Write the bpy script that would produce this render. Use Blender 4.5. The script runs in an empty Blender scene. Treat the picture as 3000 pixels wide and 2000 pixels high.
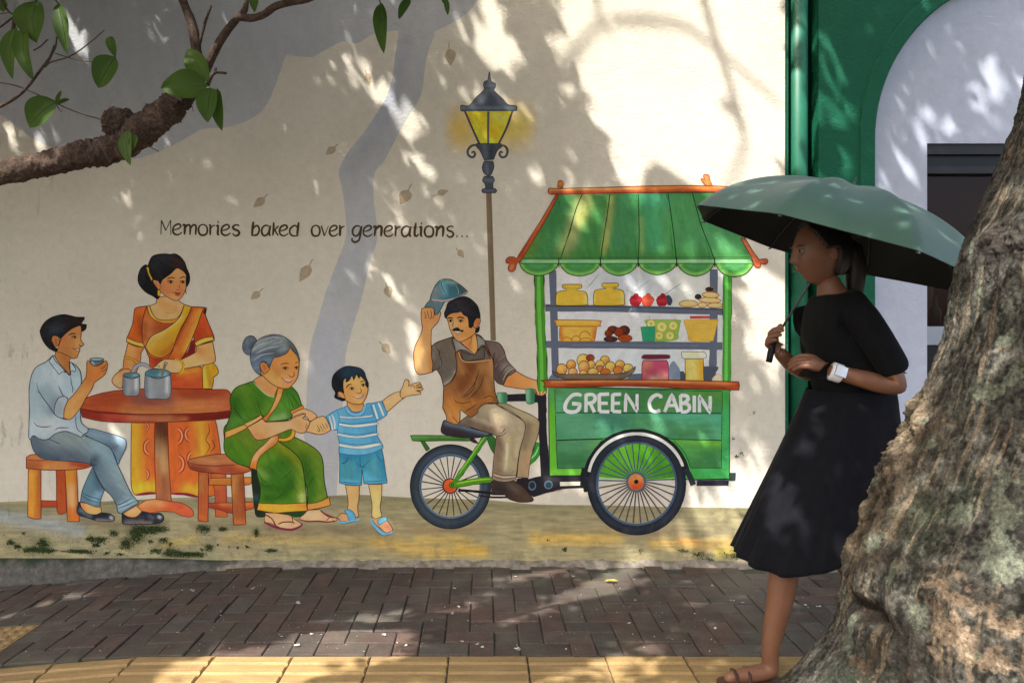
import bpy, bmesh, math, random
import numpy as np
from mathutils import Vector, Matrix, Euler
from mathutils.geometry import delaunay_2d_cdt
R = math.radians
random.seed(7); RS = np.random.RandomState(11)
sc = bpy.context.scene
COL = sc.collection

# ------------------------------------------------------------------ camera
FPX, PX0, PY0, CH, CD = 2040.0, 1415.0, 960.0, 1.26, 3.70     # focal length in photo pixels, principal point, eye height, distance to the wall
cd = bpy.data.cameras.new('camera'); cam = bpy.data.objects.new('camera', cd); COL.objects.link(cam)
cd.sensor_width = 36.0; cd.lens = FPX/3000*36
cd.shift_x = (1500-PX0)/3000; cd.shift_y = -(1000-PY0)/3000
cam.location = (0, -CD, CH); cam.rotation_euler = (R(90), 0, 0)
cd.clip_start = 0.05; cd.clip_end = 500
sc.camera = cam

# ------------------------------------------------------------------ light
SUN = Vector((-0.40, -0.46, 0.79)).normalized()               # direction towards the sun
wd = bpy.data.worlds.new('World'); sc.world = wd; wd.use_nodes = True
nt = wd.node_tree; nt.nodes.clear()
sky = nt.nodes.new('ShaderNodeTexSky'); sky.sky_type = 'NISHITA'; sky.sun_disc = False
sky.sun_elevation = math.asin(SUN.z); sky.sun_rotation = math.atan2(SUN.x, SUN.y)
sky.air_density = 1.0; sky.dust_density = 5.0; sky.ozone_density = 0.4
bg = nt.nodes.new('ShaderNodeBackground'); bg.inputs['Strength'].default_value = 0.15
wo = nt.nodes.new('ShaderNodeOutputWorld')
nt.links.new(sky.outputs[0], bg.inputs[0]); nt.links.new(bg.outputs[0], wo.inputs[0])
sl = bpy.data.lights.new('sun', 'SUN'); sl.energy = 2.7; sl.angle = R(0.53); sl.color = (1.0, 0.975, 0.95)
so = bpy.data.objects.new('sun', sl); COL.objects.link(so)
so.rotation_euler = SUN.to_track_quat('Z', 'Y').to_euler()
sc.view_settings.view_transform = 'Standard'; sc.view_settings.look = 'None'
sc.view_settings.gamma = 1.0; sc.view_settings.exposure = 1.75; sc.view_settings.use_curve_mapping = False
sc.cycles.max_bounces = 8; sc.cycles.diffuse_bounces = 4; sc.cycles.transparent_max_bounces = 8
sc.cycles.use_denoising = True

# ------------------------------------------------------------------ helpers
WS = FPX/CD                                                    # photo pixels per metre on the wall
def wx(px): return (px-PX0)/WS
def wz(py): return CH-(py-PY0)/WS
def at(px, py, y):                                             # photo pixel -> point on the plane at this y
    s = FPX/(CD+y); return Vector(((px-PX0)/s, y, CH-(py-PY0)/s))
def lin(c):
    c = c/255.0
    return c/12.92 if c <= .04045 else ((c+.055)/1.055)**2.4
def hexl(h, g=1.0):
    if h is None: return np.array(CREAM)
    h = h.lstrip('#'); return np.array([min(.88, lin(int(h[i:i+2], 16))*g) for i in (0, 2, 4)])
def tag(o, label=None, cat=None, group=None, kind=None):
    if label: o['label'] = label
    if cat: o['category'] = cat
    if group: o['group'] = group
    if kind: o['kind'] = kind
    return o
def empty(name, loc=(0, 0, 0), rz=0):
    o = bpy.data.objects.new(name, None); o.location = loc; o.rotation_euler.z = rz; o.empty_display_size = .1
    COL.objects.link(o); return o
def link(name, me, mat=None, parent=None, smooth=False, loc=None):
    o = bpy.data.objects.new(name, me)
    if mat and not me.materials: me.materials.append(mat)
    if parent: o.parent = parent
    if loc is not None: o.location = loc
    if smooth and me.polygons: me.polygons.foreach_set('use_smooth', [True]*len(me.polygons))
    COL.objects.link(o); return o
def mesh(name, V, F, cols=None):
    me = bpy.data.meshes.new(name)
    me.from_pydata([tuple(v) for v in V], [], [tuple(f) for f in F]); me.update()
    if cols is not None:
        a = me.color_attributes.new('Col', 'FLOAT_COLOR', 'POINT')
        c = np.ones((len(V), 4), dtype=np.float32); c[:, :3] = cols
        a.data.foreach_set('color', c.ravel())
    return me
def gridmesh(name, P, cols=None, wrap_u=False, wrap_v=False):
    n, m = P.shape[:2]; idx = np.arange(n*m).reshape(n, m)
    iu = np.arange(n if wrap_u else n-1); iv = np.arange(m if wrap_v else m-1)
    a = idx[np.ix_(iu, iv)]; b = idx[np.ix_((iu+1) % n, iv)]; c = idx[np.ix_((iu+1) % n, (iv+1) % m)]; d = idx[np.ix_(iu, (iv+1) % m)]
    F = np.stack([a, b, c, d], -1).reshape(-1, 4)
    me = bpy.data.meshes.new(name)
    me.vertices.add(n*m); me.vertices.foreach_set('co', P.reshape(-1).astype(np.float32))
    me.loops.add(F.size); me.loops.foreach_set('vertex_index', F.ravel().astype(np.int32))
    me.polygons.add(len(F)); me.polygons.foreach_set('loop_start', (np.arange(len(F))*4).astype(np.int32))
    me.update(calc_edges=True)
    if cols is not None:
        at_ = me.color_attributes.new('Col', 'FLOAT_COLOR', 'POINT')
        c4 = np.ones((n*m, 4), dtype=np.float32); c4[:, :3] = cols.reshape(-1, 3); at_.data.foreach_set('color', c4.ravel())
    return me
def trimesh(name, V, F, cols=None):
    V = np.asarray(V, dtype=np.float32); F = np.asarray(F, dtype=np.int32)
    me = bpy.data.meshes.new(name)
    me.vertices.add(len(V)); me.vertices.foreach_set('co', V.ravel())
    k = F.shape[1]
    me.loops.add(F.size); me.loops.foreach_set('vertex_index', F.ravel())
    me.polygons.add(len(F)); me.polygons.foreach_set('loop_start', (np.arange(len(F))*k).astype(np.int32))
    me.update(calc_edges=True)
    if cols is not None:
        a = me.color_attributes.new('Col', 'FLOAT_COLOR', 'POINT')
        c = np.ones((len(V), 4), dtype=np.float32); c[:, :3] = cols; a.data.foreach_set('color', c.ravel())
    return me
class MB:                                                      # collects simple solids into one mesh
    def __init__(s): s.V = []; s.F = []
    def add(s, V, F):
        k = len(s.V); s.V += [tuple(v) for v in V]; s.F += [tuple(i+k for i in f) for f in F]; return s
    def box(s, x0, x1, y0, y1, z0, z1):
        return s.add([(x0,y0,z0),(x1,y0,z0),(x1,y1,z0),(x0,y1,z0),(x0,y0,z1),(x1,y0,z1),(x1,y1,z1),(x0,y1,z1)],
                     [(0,3,2,1),(4,5,6,7),(0,1,5,4),(1,2,6,5),(2,3,7,6),(3,0,4,7)])
    def tube(s, pts, rad, n=10, caps=True):
        pts = [Vector(p) for p in pts]
        if not hasattr(rad, '__len__'): rad = [rad]*len(pts)
        V = []; up = None
        for i, p in enumerate(pts):
            t = (pts[min(i+1, len(pts)-1)]-pts[max(i-1, 0)]).normalized()
            if up is None: up = t.orthogonal().normalized()
            up = (up-t*up.dot(t)).normalized(); w = t.cross(up)
            for k in range(n):
                a = 2*math.pi*k/n; V.append(p+(up*math.cos(a)+w*math.sin(a))*rad[i])
        F = []
        for i in range(len(pts)-1):
            for k in range(n):
                a, b = i*n+k, i*n+(k+1) % n; F.append((a, b, b+n, a+n))
        if caps: F.append(tuple(range(n))[::-1]); F.append(tuple(range((len(pts)-1)*n, len(pts)*n)))
        return s.add(V, F)
    def build(s, name, mat, parent=None, smooth=False):
        return link(name, mesh(name, s.V, s.F), mat, parent, smooth)
def spline(P, n=8, closed=False):
    P = [Vector(p) for p in P]; out = []; m = len(P)
    for i in range(m if closed else m-1):
        g = lambda k: P[k % m] if closed else P[max(0, min(m-1, k))]
        a, b, c, d = g(i-1), g(i), g(i+1), g(i+2)
        for k in range(n):
            t = k/n
            out.append(.5*((2*b)+(c-a)*t+(2*a-5*b+4*c-d)*t*t+(3*b-a-3*c+d)*t**3))
    if not closed: out.append(P[-1])
    return out
# lattice value noise, any number of dimensions 2 or 3
_perm = RS.rand(64, 64, 64)
def vnoise3(p):
    i = np.floor(p).astype(int); f = p-i; f = f*f*(3-2*f); r = 0
    for dx in (0, 1):
        for dy in (0, 1):
            for dz in (0, 1):
                w = (f[..., 0] if dx else 1-f[..., 0])*(f[..., 1] if dy else 1-f[..., 1])*(f[..., 2] if dz else 1-f[..., 2])
                r = r+w*_perm[(i[..., 0]+dx) & 63, (i[..., 1]+dy) & 63, (i[..., 2]+dz) & 63]
    return r
def fbm(p, o=4, g=.5):
    s = 0; a = 1; t = 0
    for k in range(o): s = s+a*vnoise3(p*(2**k)+k*7.3); t += a; a *= g
    return s/t

# ------------------------------------------------------------------ materials
def newmat(name):
    m = bpy.data.materials.new(name); m.use_nodes = True; n = m.node_tree; n.nodes.clear()
    o = n.nodes.new('ShaderNodeOutputMaterial'); b = n.nodes.new('ShaderNodeBsdfPrincipled'); n.links.new(b.outputs[0], o.inputs[0])
    return m, n, b
def N(n, t, **k):
    x = n.nodes.new('ShaderNode'+t)
    for a, v in k.items():
        if a in x.inputs: x.inputs[a].default_value = v
        else: setattr(x, a, v)
    return x
def noise(n, vec, scale, detail=4, rough=.55, dist=0.0):
    x = N(n, 'TexNoise'); x.inputs['Scale'].default_value = scale; x.inputs['Detail'].default_value = detail
    x.inputs['Roughness'].default_value = rough; x.inputs['Distortion'].default_value = dist
    if vec is not None: n.links.new(vec, x.inputs['Vector'])
    return x.outputs['Fac']
def ramp(n, fac, stops):
    x = N(n, 'ValToRGB'); e = x.color_ramp.elements
    while len(e) < len(stops): e.new(.5)
    for k, (p, c) in enumerate(stops):
        e[k].position = p; e[k].color = (c, c, c, 1) if not hasattr(c, '__len__') else (*c, 1)
    n.links.new(fac, x.inputs[0]); return x.outputs[0]
def mix(n, fac, a, b, mode='MIX'):
    x = N(n, 'Mix'); x.data_type = 'RGBA'; x.blend_type = mode
    for s, v in ((0, fac), (6, a), (7, b)):
        if hasattr(v, 'is_output') or isinstance(v, bpy.types.NodeSocket): n.links.new(v, x.inputs[s])
        elif s == 0: x.inputs[0].default_value = v
        else: x.inputs[s].default_value = (*v, 1)
    return x.outputs[2]
def mth(n, op, a, b=None):
    x = N(n, 'Math'); x.operation = op
    for s, v in ((0, a), (1, b)):
        if v is None: continue
        if isinstance(v, bpy.types.NodeSocket): n.links.new(v, x.inputs[s])
        else: x.inputs[s].default_value = v
    return x.outputs[0]
def mapping(n, scale=(1, 1, 1), rot=(0, 0, 0), coord='Object'):
    t = N(n, 'TexCoord'); g = N(n, 'NewGeometry') if coord == 'World' else None
    m = N(n, 'Mapping'); m.inputs['Scale'].default_value = scale; m.inputs['Rotation'].default_value = rot
    n.links.new(g.outputs['Position'] if g else t.outputs[coord], m.inputs[0]); return m.outputs[0]
def bump(n, h, strength, dist, b, prev=None):
    x = N(n, 'Bump'); x.inputs['Strength'].default_value = strength; x.inputs['Distance'].default_value = dist
    n.links.new(h, x.inputs['Height'])
    if prev is not None: n.links.new(prev, x.inputs['Normal'])
    if b is not None: n.links.new(x.outputs[0], b.inputs['Normal'])
    return x.outputs[0]
def simple(name, col, rough=.6, var=.15, scale=30, bmp=.15, bd=.003, spec=.3, metallic=0, coord='Object', stretch=(1, 1, 1)):
    m, n, b = newmat(name); v = mapping(n, stretch, coord=coord)
    f = noise(n, v, scale, 5); lo = tuple(c*(1-var) for c in col); hi = tuple(min(1, c*(1+var)) for c in col)
    n.links.new(ramp(n, f, [(.3, lo), (.7, hi)]), b.inputs['Base Color'])
    b.inputs['Roughness'].default_value = rough; b.inputs['Specular IOR Level'].default_value = spec; b.inputs['Metallic'].default_value = metallic
    if bmp: bump(n, noise(n, v, scale*2, 4), bmp, bd, b)
    return m
CREAM = np.array([.82, .742, .605])
def stucco(name, col=None, rough=.82, amt=1.0, dirt=True):
    """painted render: col None -> the paint colours are taken from the paint layer itself"""
    m, n, b = newmat(name); v = mapping(n, coord='World')
    if col is None:
        a = N(n, 'VertexColor'); a.layer_name = 'Col'; c = a.outputs[0]
    else:
        rgb = N(n, 'RGB'); rgb.outputs[0].default_value = (*col, 1); c = rgb.outputs[0]
    n1 = noise(n, v, 1.7, 5, .6); n2 = noise(n, v, 24, 5, .65); n3 = noise(n, v, .55, 4, .6)
    c = mix(n, 1, c, ramp(n, n1, [(.3, (.93, .93, .90)), (.7, (1.04, 1.03, 1.02))]), 'MULTIPLY')
    c = mix(n, 1, c, ramp(n, n2, [(.25, .92), (.6, 1.02)]), 'MULTIPLY')
    c = mix(n, 1, c, ramp(n, n3, [(.35, (.90, .90, .88)), (.62, (1.03, 1.03, 1.03))]), 'MULTIPLY')
    if dirt:
        sp = ramp(n, noise(n, v, 55, 3, .7), [(.735, 0), (.77, 1)])          # pin holes and chips
        c = mix(n, sp, c, (.30, .24, .17))
        sx = N(n, 'SeparateXYZ'); n.links.new(v, sx.inputs[0])               # mould streaks near the shaded left end and the foot
        lm = ramp(n, mth(n, 'MULTIPLY', mth(n, 'ADD', sx.outputs[0], 2.12), -1), [(.0, 0), (.55, 1)])
        md = ramp(n, noise(n, mapping(n, (16, 16, 5), coord='World'), 1, 7, .72), [(.56, 0), (.70, 1)])
        c = mix(n, mth(n, 'MULTIPLY', mth(n, 'MULTIPLY', lm, md), .75), c, (.085, .085, .045))
        fm = ramp(n, sx.outputs[2], [(.02, 1), (.34, 0)]); m2 = ramp(n, noise(n, v, 11, 7, .7), [(.50, 0), (.66, 1)])
        c = mix(n, mth(n, 'MULTIPLY', mth(n, 'MULTIPLY', fm, m2), .55), c, (.16, .15, .085))
    n.links.new(c, b.inputs['Base Color']); b.inputs['Roughness'].default_value = rough; b.inputs['Specular IOR Level'].default_value = .2
    h1 = noise(n, mapping(n, (30, 30, 46), rot=(0, .25, 0), coord='World'), 1, 7, .7, 1.4)
    h2 = noise(n, v, 150, 3, .6)
    h = mth(n, 'ADD', mth(n, 'MULTIPLY', h1, 1.0), mth(n, 'MULTIPLY', h2, .35))
    p = bump(n, noise(n, v, 6, 3), .35*amt, .012, None)
    bump(n, h, .95*amt, .0065, b, p)
    return m
M = {}
M['paint'] = stucco('mural_paint')
M['cream'] = stucco('cream_render', tuple(CREAM))
# ------------------------------------------------------------------ the mural: every painted shape is a skin of paint on the wall
GAIN = [1.7]; CR = [0, 0, 3.92]; LAY = [0]; STEP = .000004
FIG = {}; ORDER = []; CUR = [None, None]
GK = .93
def crop(x, y, s=3.92): CR[:] = [x, y, s]
def fig(name, label=None, gain=None, after=None):
    key = name+str(len(ORDER)); ORDER.append((key, name, label)); FIG[key] = {}; CUR[0] = key; CUR[1] = None
    if gain: GAIN[0] = gain*GK
def part(name=None):                                           # None: the figure's own mesh; a repeated name starts a new piece when it ends in +
    CUR[1] = name
def P(s):
    pts = []; cor = []
    for t in s.split():
        c = t.endswith('^'); t = t.rstrip('^'); x, y = t.split(',')
        pts.append((CR[0]+float(x)/CR[2], CR[1]+float(y)/CR[2])); cor.append(c)
    return pts, cor
def curve(pts, cor, closed, n=5):
    m = len(pts); out = []
    if m < 3: return [pts[0], pts[-1]] if not closed else pts
    for i in range(m if closed else m-1):
        b, c = pts[i], pts[(i+1) % m]
        a = pts[(i-1) % m] if (closed or i > 0) else b
        d = pts[(i+2) % m] if (closed or i < m-2) else c
        if cor[i]: a = b
        if cor[(i+1) % m]: d = c
        L = math.hypot(c[0]-b[0], c[1]-b[1]); k = max(1, min(n, int(L/3)))
        for q in range(k):
            t = q/k
            out.append(tuple(.5*((2*b[j])+(c[j]-a[j])*t+(2*a[j]-5*b[j]+4*c[j]-d[j])*t*t+(3*b[j]-a[j]-3*c[j]+d[j])*t**3) for j in (0, 1)))
    if not closed: out.append(pts[-1])
    return out
def emit(V2, F, cols):
    y = -.0004-STEP*LAY[0]; LAY[0] += 1
    d = FIG[CUR[0]].setdefault(CUR[1], [[], [], [], 0])
    k = d[3]; V2 = np.asarray(V2)
    d[0].append(np.stack([(V2[:, 0]-PX0)/WS, np.full(len(V2), y), CH-(V2[:, 1]-PY0)/WS], 1))
    d[1] += [tuple(i+k for i in f) for f in F]; d[2].append(cols); d[3] += len(V2)
def segdist(Q, pl):
    best = np.full(len(Q), 1e9)
    if len(pl) == 1: return np.hypot(Q[:, 0]-pl[0][0], Q[:, 1]-pl[0][1])
    for a, b in zip(pl[:-1], pl[1:]):
        a = np.array(a); b = np.array(b); ab = b-a; L = (ab**2).sum()+1e-9
        t = np.clip(((Q-a)@ab)/L, 0, 1); best = np.minimum(best, np.hypot(*(Q-(a+t[:, None]*ab)).T))
    return best
def fill(s, col, dabs=(), streak=None, ln=None, mesh_step=6, raw=None, n=5):
    """s outline, col base, dabs [(points, radius, colour, strength)], streak (angle, amount, length, width), ln (width, colour)"""
    if raw is None: pts, cor = P(s); O = curve(pts, cor, True, n)
    else: O = raw
    Oc = []
    for p in O:
        if not Oc or math.hypot(p[0]-Oc[-1][0], p[1]-Oc[-1][1]) > .4: Oc.append(p)
    O = Oc; OA = np.array(O); x0, y0 = OA.min(0); x1, y1 = OA.max(0)
    inn = []
    if dabs or streak:
        st = mesh_step; xs = np.arange(x0+st/2, x1, st); ys = np.arange(y0+st/2, y1, st)
        if len(xs) and len(ys):
            G = np.stack(np.meshgrid(xs, ys), -1).reshape(-1, 2)
            G = G+(RS.rand(*G.shape)-.5)*st*.3
            j = len(O)-1; ins = np.zeros(len(G), bool)
            for i in range(len(O)):
                xi, yi = O[i]; xj, yj = O[j]
                if yi != yj:
                    c = ((yi > G[:, 1]) != (yj > G[:, 1])) & (G[:, 0] < (xj-xi)*(G[:, 1]-yi)/(yj-yi)+xi); ins ^= c
                j = i
            G = G[ins]
            if len(G): G = G[segdist(G, O+[O[0]]) > st*.45]
            inn = [tuple(g) for g in G]
    ne = len(O)
    r = delaunay_2d_cdt([Vector(p) for p in list(O)+inn], [], [list(range(ne))], 1, 1e-4)
    V2 = np.array([(v.x, v.y) for v in r[0]]); F = [tuple(f)[::-1] if False else tuple(f) for f in r[2]]
    if not len(V2) or not F: return
    base = hexl(col, GAIN[0]); C = np.tile(base, (len(V2), 1))
    for d in dabs:
        dp, rad, dc, al = d; pp, cc = P(dp); pl = curve(pp, cc, False, 4) if len(pp) > 2 else pp
        w = al*np.exp(-(segdist(V2, pl)/rad)**2); C = C*(1-w[:, None])+hexl(dc, GAIN[0])*w[:, None]
    if streak:
        a, am, L, W = streak; ca, sa = math.cos(R(a)), math.sin(R(a))
        q = np.stack([(V2[:, 0]*ca+V2[:, 1]*sa)/L, (-V2[:, 0]*sa+V2[:, 1]*ca)/W, np.full(len(V2), LAY[0]*1.7)], 1)
        f = (fbm(q, 3)-.5)*3.2*am; C = np.clip(C*(1+f[:, None]*np.array([1, .95, .8])), 0.003, .88)
    # faces must look towards the camera (-y): image y is down, so flip by area sign
    ff = []
    for f in F:
        a = sum(V2[f[i]][0]*V2[f[(i+1) % len(f)]][1]-V2[f[(i+1) % len(f)]][0]*V2[f[i]][1] for i in range(len(f)))
        ff.append(f if a < 0 else f[::-1])
    emit(V2, ff, C)
    if ln: stroke(O+[O[0]], ln[0], ln[1], 1.0, closed=True)
def stroke(pl, w, col, taper=.35, closed=False, wprof=None):
    pl = [p for i, p in enumerate(pl) if i == 0 or math.hypot(p[0]-pl[i-1][0], p[1]-pl[i-1][1]) > .25]
    n = len(pl); w = w*1.12
    if n < 2: return
    V = []; F = []
    for i, p in enumerate(pl):
        if closed and i in (0, n-1): a, b = pl[-2], pl[1]
        else: a, b = pl[max(0, i-1)], pl[min(n-1, i+1)]
        dx, dy = b[0]-a[0], b[1]-a[1]; L = math.hypot(dx, dy) or 1; nx, ny = -dy/L, dx/L
        t = i/(n-1); k = 1 if closed else taper+(1-taper)*min(1, 4*t, 4*(1-t))
        if wprof: k = wprof[0]+(wprof[1]-wprof[0])*t if len(wprof) == 2 else (wprof[0]*(1-2*t)+wprof[1]*2*t if t < .5 else wprof[1]*(2-2*t)+wprof[2]*(2*t-1))
        k *= (.82+.36*float(vnoise3(np.array([[p[0]*.06, p[1]*.06, LAY[0]*.9]]))[0]))
        V += [(p[0]+nx*w*k/2, p[1]+ny*w*k/2), (p[0]-nx*w*k/2, p[1]-ny*w*k/2)]
    for i in range(n-1): F.append((2*i, 2*i+2, 2*i+3, 2*i+1))
    c = hexl(col, GAIN[0]); emit(np.array(V), F, np.tile(c, (len(V), 1)))
def line(s, w, col, taper=.35, wprof=None):
    for one in s.split('|'):
        pts, cor = P(one); stroke(curve(pts, cor, False, 6), w, col, taper, wprof=wprof)
def ell(cx, cy, rx, ry, col, dabs=(), streak=None, ln=None, rot=0, n=22, **k):
    x, y = CR[0]+cx/CR[2], CR[1]+cy/CR[2]; rx /= CR[2]; ry /= CR[2]; c, s = math.cos(R(rot)), math.sin(R(rot))
    raw = [(x+rx*math.cos(a)*c-ry*math.sin(a)*s, y+rx*math.cos(a)*s+ry*math.sin(a)*c) for a in [2*math.pi*i/n for i in range(n)]]
    fill('', col, dabs, streak, ln, raw=raw, **k)
def arc(cx, cy, rx, ry, a0, a1, w, col, taper=1, n=24):
    x, y = CR[0]+cx/CR[2], CR[1]+cy/CR[2]
    stroke([(x+rx/CR[2]*math.cos(R(a0+(a1-a0)*i/n)), y+ry/CR[2]*math.sin(R(a0+(a1-a0)*i/n))) for i in range(n+1)], w, col, taper)
def ringfill(cx, cy, r0, r1, col, col2, ln=None, a0=0, a1=360, n=56, sq=1.0):
    x, y = CR[0]+cx/CR[2], CR[1]+cy/CR[2]; r0 /= CR[2]; r1 /= CR[2]; K = 5; V = []; C = []; F = []
    c1, c2 = hexl(col, GAIN[0]), hexl(col2, GAIN[0])
    for i in range(n+1):
        a = R(a0+(a1-a0)*i/n); m = .5+.5*math.sin(a*3+1)*.6
        for k in range(K):
            r = r0+(r1-r0)*k/(K-1); V.append((x+r*math.cos(a), y+r*sq*math.sin(a)))
            u = math.exp(-((k/(K-1)-.45)/.3)**2)*(.4+.6*m); C.append(c1*(1-u)+c2*u)
    for i in range(n):
        for k in range(K-1): p = i*K+k; F.append((p, p+1, p+K+1, p+K))
    emit(np.array(V), F, np.array(C))
    if ln:
        arc(cx, cy, r1*CR[2], r1*CR[2]*sq, a0, a1, ln[0], ln[1], n=n); arc(cx, cy, r0*CR[2], r0*CR[2]*sq, a0, a1, ln[0], ln[1], n=n)

GAIN[0] = 1.7*GK
# ---- painted backdrop
fig('painted_tree_silhouette', 'pale grey-blue painted tree silhouette leaning behind the figures'); crop(0, 0, .784)
fill('-560,-262^ 1180,-262^ 1150,-190 1165,-120 1120,-50 1086,17 1050,47 1000,73 997,83 980,133 966,220 931,277 884,367 861,397 858,450 866,523 864,560 850,600 832,680 812,745 798,795 792,835 786,950 778,1060 773,1138^ 735,1138^ 715,1080 698,995 703,939 706,865 713,795 727,745 752,660 775,600 790,560 796,523 786,433 778,400 784,377 804,343 844,293 894,207 909,117 917,70^ 860,78 820,100 784,97 717,133^ 657,127^ 643,167 620,227 593,263 533,290 467,297 423,320 333,360 220,372 140,345 83,323 27,283 -5,262 -70,255 -150,285 -240,262 -300,200 -390,180 -450,110 -540,60 -560,-40 -600,-130^',
     '#a3a2a2', [('930,100 900,230 850,330 800,390', 26, '#92929a', .6), ('830,430 830,540 800,620', 18, '#a2a2a6', .7), ('760,760 745,900 745,1000', 30, '#a0a1a8', .7), ('300,150 500,150', 120, '#9a9d9a', .5), ('100,60 200,200', 90, '#9da1a3', .5), ('905,200 860,300', 14, '#9a9da6', .6)], (75, .05, 60, 18), mesh_step=14)
fig('painted_ground', 'strip of painted sandy ground along the foot of the mural')
G0 = '#8f8463'
fill('-1260,1168^ -800,1160 -300,1166 60,1150 200,1152 330,1146 480,1140 600,1142 740,1138 840,1136 940,1142 1120,1148 1240,1158 1400,1160 1560,1164 1720,1166^ 1800,1166^ 1800,1312^ -1260,1312^', G0,
     [('0,1165 200,1160 500,1150 900,1150 1300,1168 1760,1172', 20, '#7d7656', .75),
      ('0,1185 90,1200 180,1215', 22, '#8b9190', .8), ('300,1222 420,1228 560,1225', 16, '#8f8568', .7),
      ('520,1235 700,1240 860,1246', 16, '#a48a4b', .6), ('870,1240 960,1262 1020,1268', 24, '#c09a4a', .7), ('1050,1262 1110,1266', 18, '#d09c3c', .8), ('960,1236 1080,1240', 12, '#b99a4e', .7),
      ('1230,1236 1350,1238 1420,1232', 19, '#caa04a', .75), ('1500,1246 1640,1250 1750,1236', 17, '#c09c52', .7), ('1560,1240 1600,1243', 8, '#c98c4c', .7),
      ('620,1216 800,1218 900,1222', 14, '#7a6a4c', .75), ('940,1210 1010,1218 1110,1214', 12, '#8a7350', .7), ('1360,1218 1470,1226 1570,1214', 12, '#837355', .7), ('180,1196 300,1204 380,1200', 12, '#6b6048', .7), ('440,1205 560,1208 620,1210', 10, '#7c7052', .6),
      ('0,1290 300,1292 700,1292 1200,1296 1750,1298', 14, '#9a9468', .7), ('380,1250 450,1235', 14, '#b29a50', .6), ('1650,1270 1720,1262', 12, '#d7b04e', .7), ('140,1262 300,1270 500,1275', 14, '#989070', .6), ('21,1245 25,1243 29,1246', 6, '#3a4420', .8), ('37,1254 42,1253 46,1255', 5, '#3a4420', .8), ('59,1261 73,1259 87,1262', 8, '#3a4420', .8), ('91,1247 98,1244 106,1250', 14, '#3a4420', .8), ('98,1264 110,1262 122,1265', 7, '#3a4420', .8), ('162,1265 180,1263 198,1265', 5, '#3a4420', .8), ('187,1267 197,1265 207,1268', 5, '#3a4420', .8), ('203,1237 208,1235 214,1238', 8, '#3a4420', .8), ('221,1239 230,1237 239,1240', 8, '#3a4420', .8), ('216,1251 222,1249 227,1251', 5, '#3a4420', .8), ('256,1224 262,1222 267,1225', 8, '#3a4420', .8), ('283,1247 290,1244 297,1250', 13, '#3a4420', .8), ('305,1227 313,1221 321,1231', 23, '#3a4420', .8), ('315,1217 333,1214 351,1219', 11, '#3a4420', .8), ('344,1214 360,1212 376,1216', 9, '#3a4420', .8), ('368,1241 375,1239 382,1242', 7, '#3a4420', .8), ('349,1264 357,1262 365,1265', 6, '#3a4420', .8), ('381,1269 393,1266 405,1271', 13, '#3a4420', .8), ('413,1272 423,1270 433,1274', 8, '#3a4420', .8), ('438,1272 450,1271 462,1274', 7, '#3a4420', .8), ('475,1257 480,1255 485,1259', 9, '#3a4420', .8), ('457,1213 467,1211 477,1215', 10, '#3a4420', .8), ('504,1214 512,1213 519,1215', 5, '#3a4420', .8), ('586,1222 588,1219 591,1224', 11, '#3a4420', .8), ('616,1263 625,1262 634,1264', 5, '#3a4420', .8)],
     (0, .30, 46, 5), mesh_step=5)
# falling leaves
def leaf_art(x0, y0, x1, y1, w, stem, col='#9a8a72'):
    fig('painted_leaf'); crop(0, 0, .784)
    dx, dy = x1-x0, y1-y0; L = math.hypot(dx, dy); ux, uy = dx/L, dy/L; nx, ny = -uy, ux
    q = lambda t, s: f'{x0+dx*t+nx*s*w:.1f},{y0+dy*t+ny*s*w:.1f}'
    fill(' '.join([q(0, 0)+'^', q(.15, .30), q(.42, .5), q(.72, .3), q(1, .04)+'^', q(.72, -.26), q(.45, -.46), q(.18, -.4)]), col, [(q(.2, 0)+' '+q(.8, 0), 4, '#a59178', .6)], (30, .12, 8, 4), mesh_step=3)
    line(f'{x0+ux*2:.1f},{y0+uy*2:.1f} {x0-ux*stem*.5+nx*1.5:.1f},{y0-uy*stem*.5+ny*1.5:.1f} {x0-ux*stem:.1f},{y0-uy*stem:.1f}', 3, col)
for a in [(1033,112,1036,152,27,14), (1036,293,1042,324,16,12), (770,338,748,356,18,10), (608,454,582,477,20,12), (939,436,920,470,30,16), (1004,446,1030,437,15,14), (1052,574,1066,592,15,8), (712,608,688,648,26,16), (597,670,576,688,18,12), (889,656,896,684,22,8), (878,790,898,812,20,10), (842,168,850,196,16,8)]: leaf_art(*a)
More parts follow.
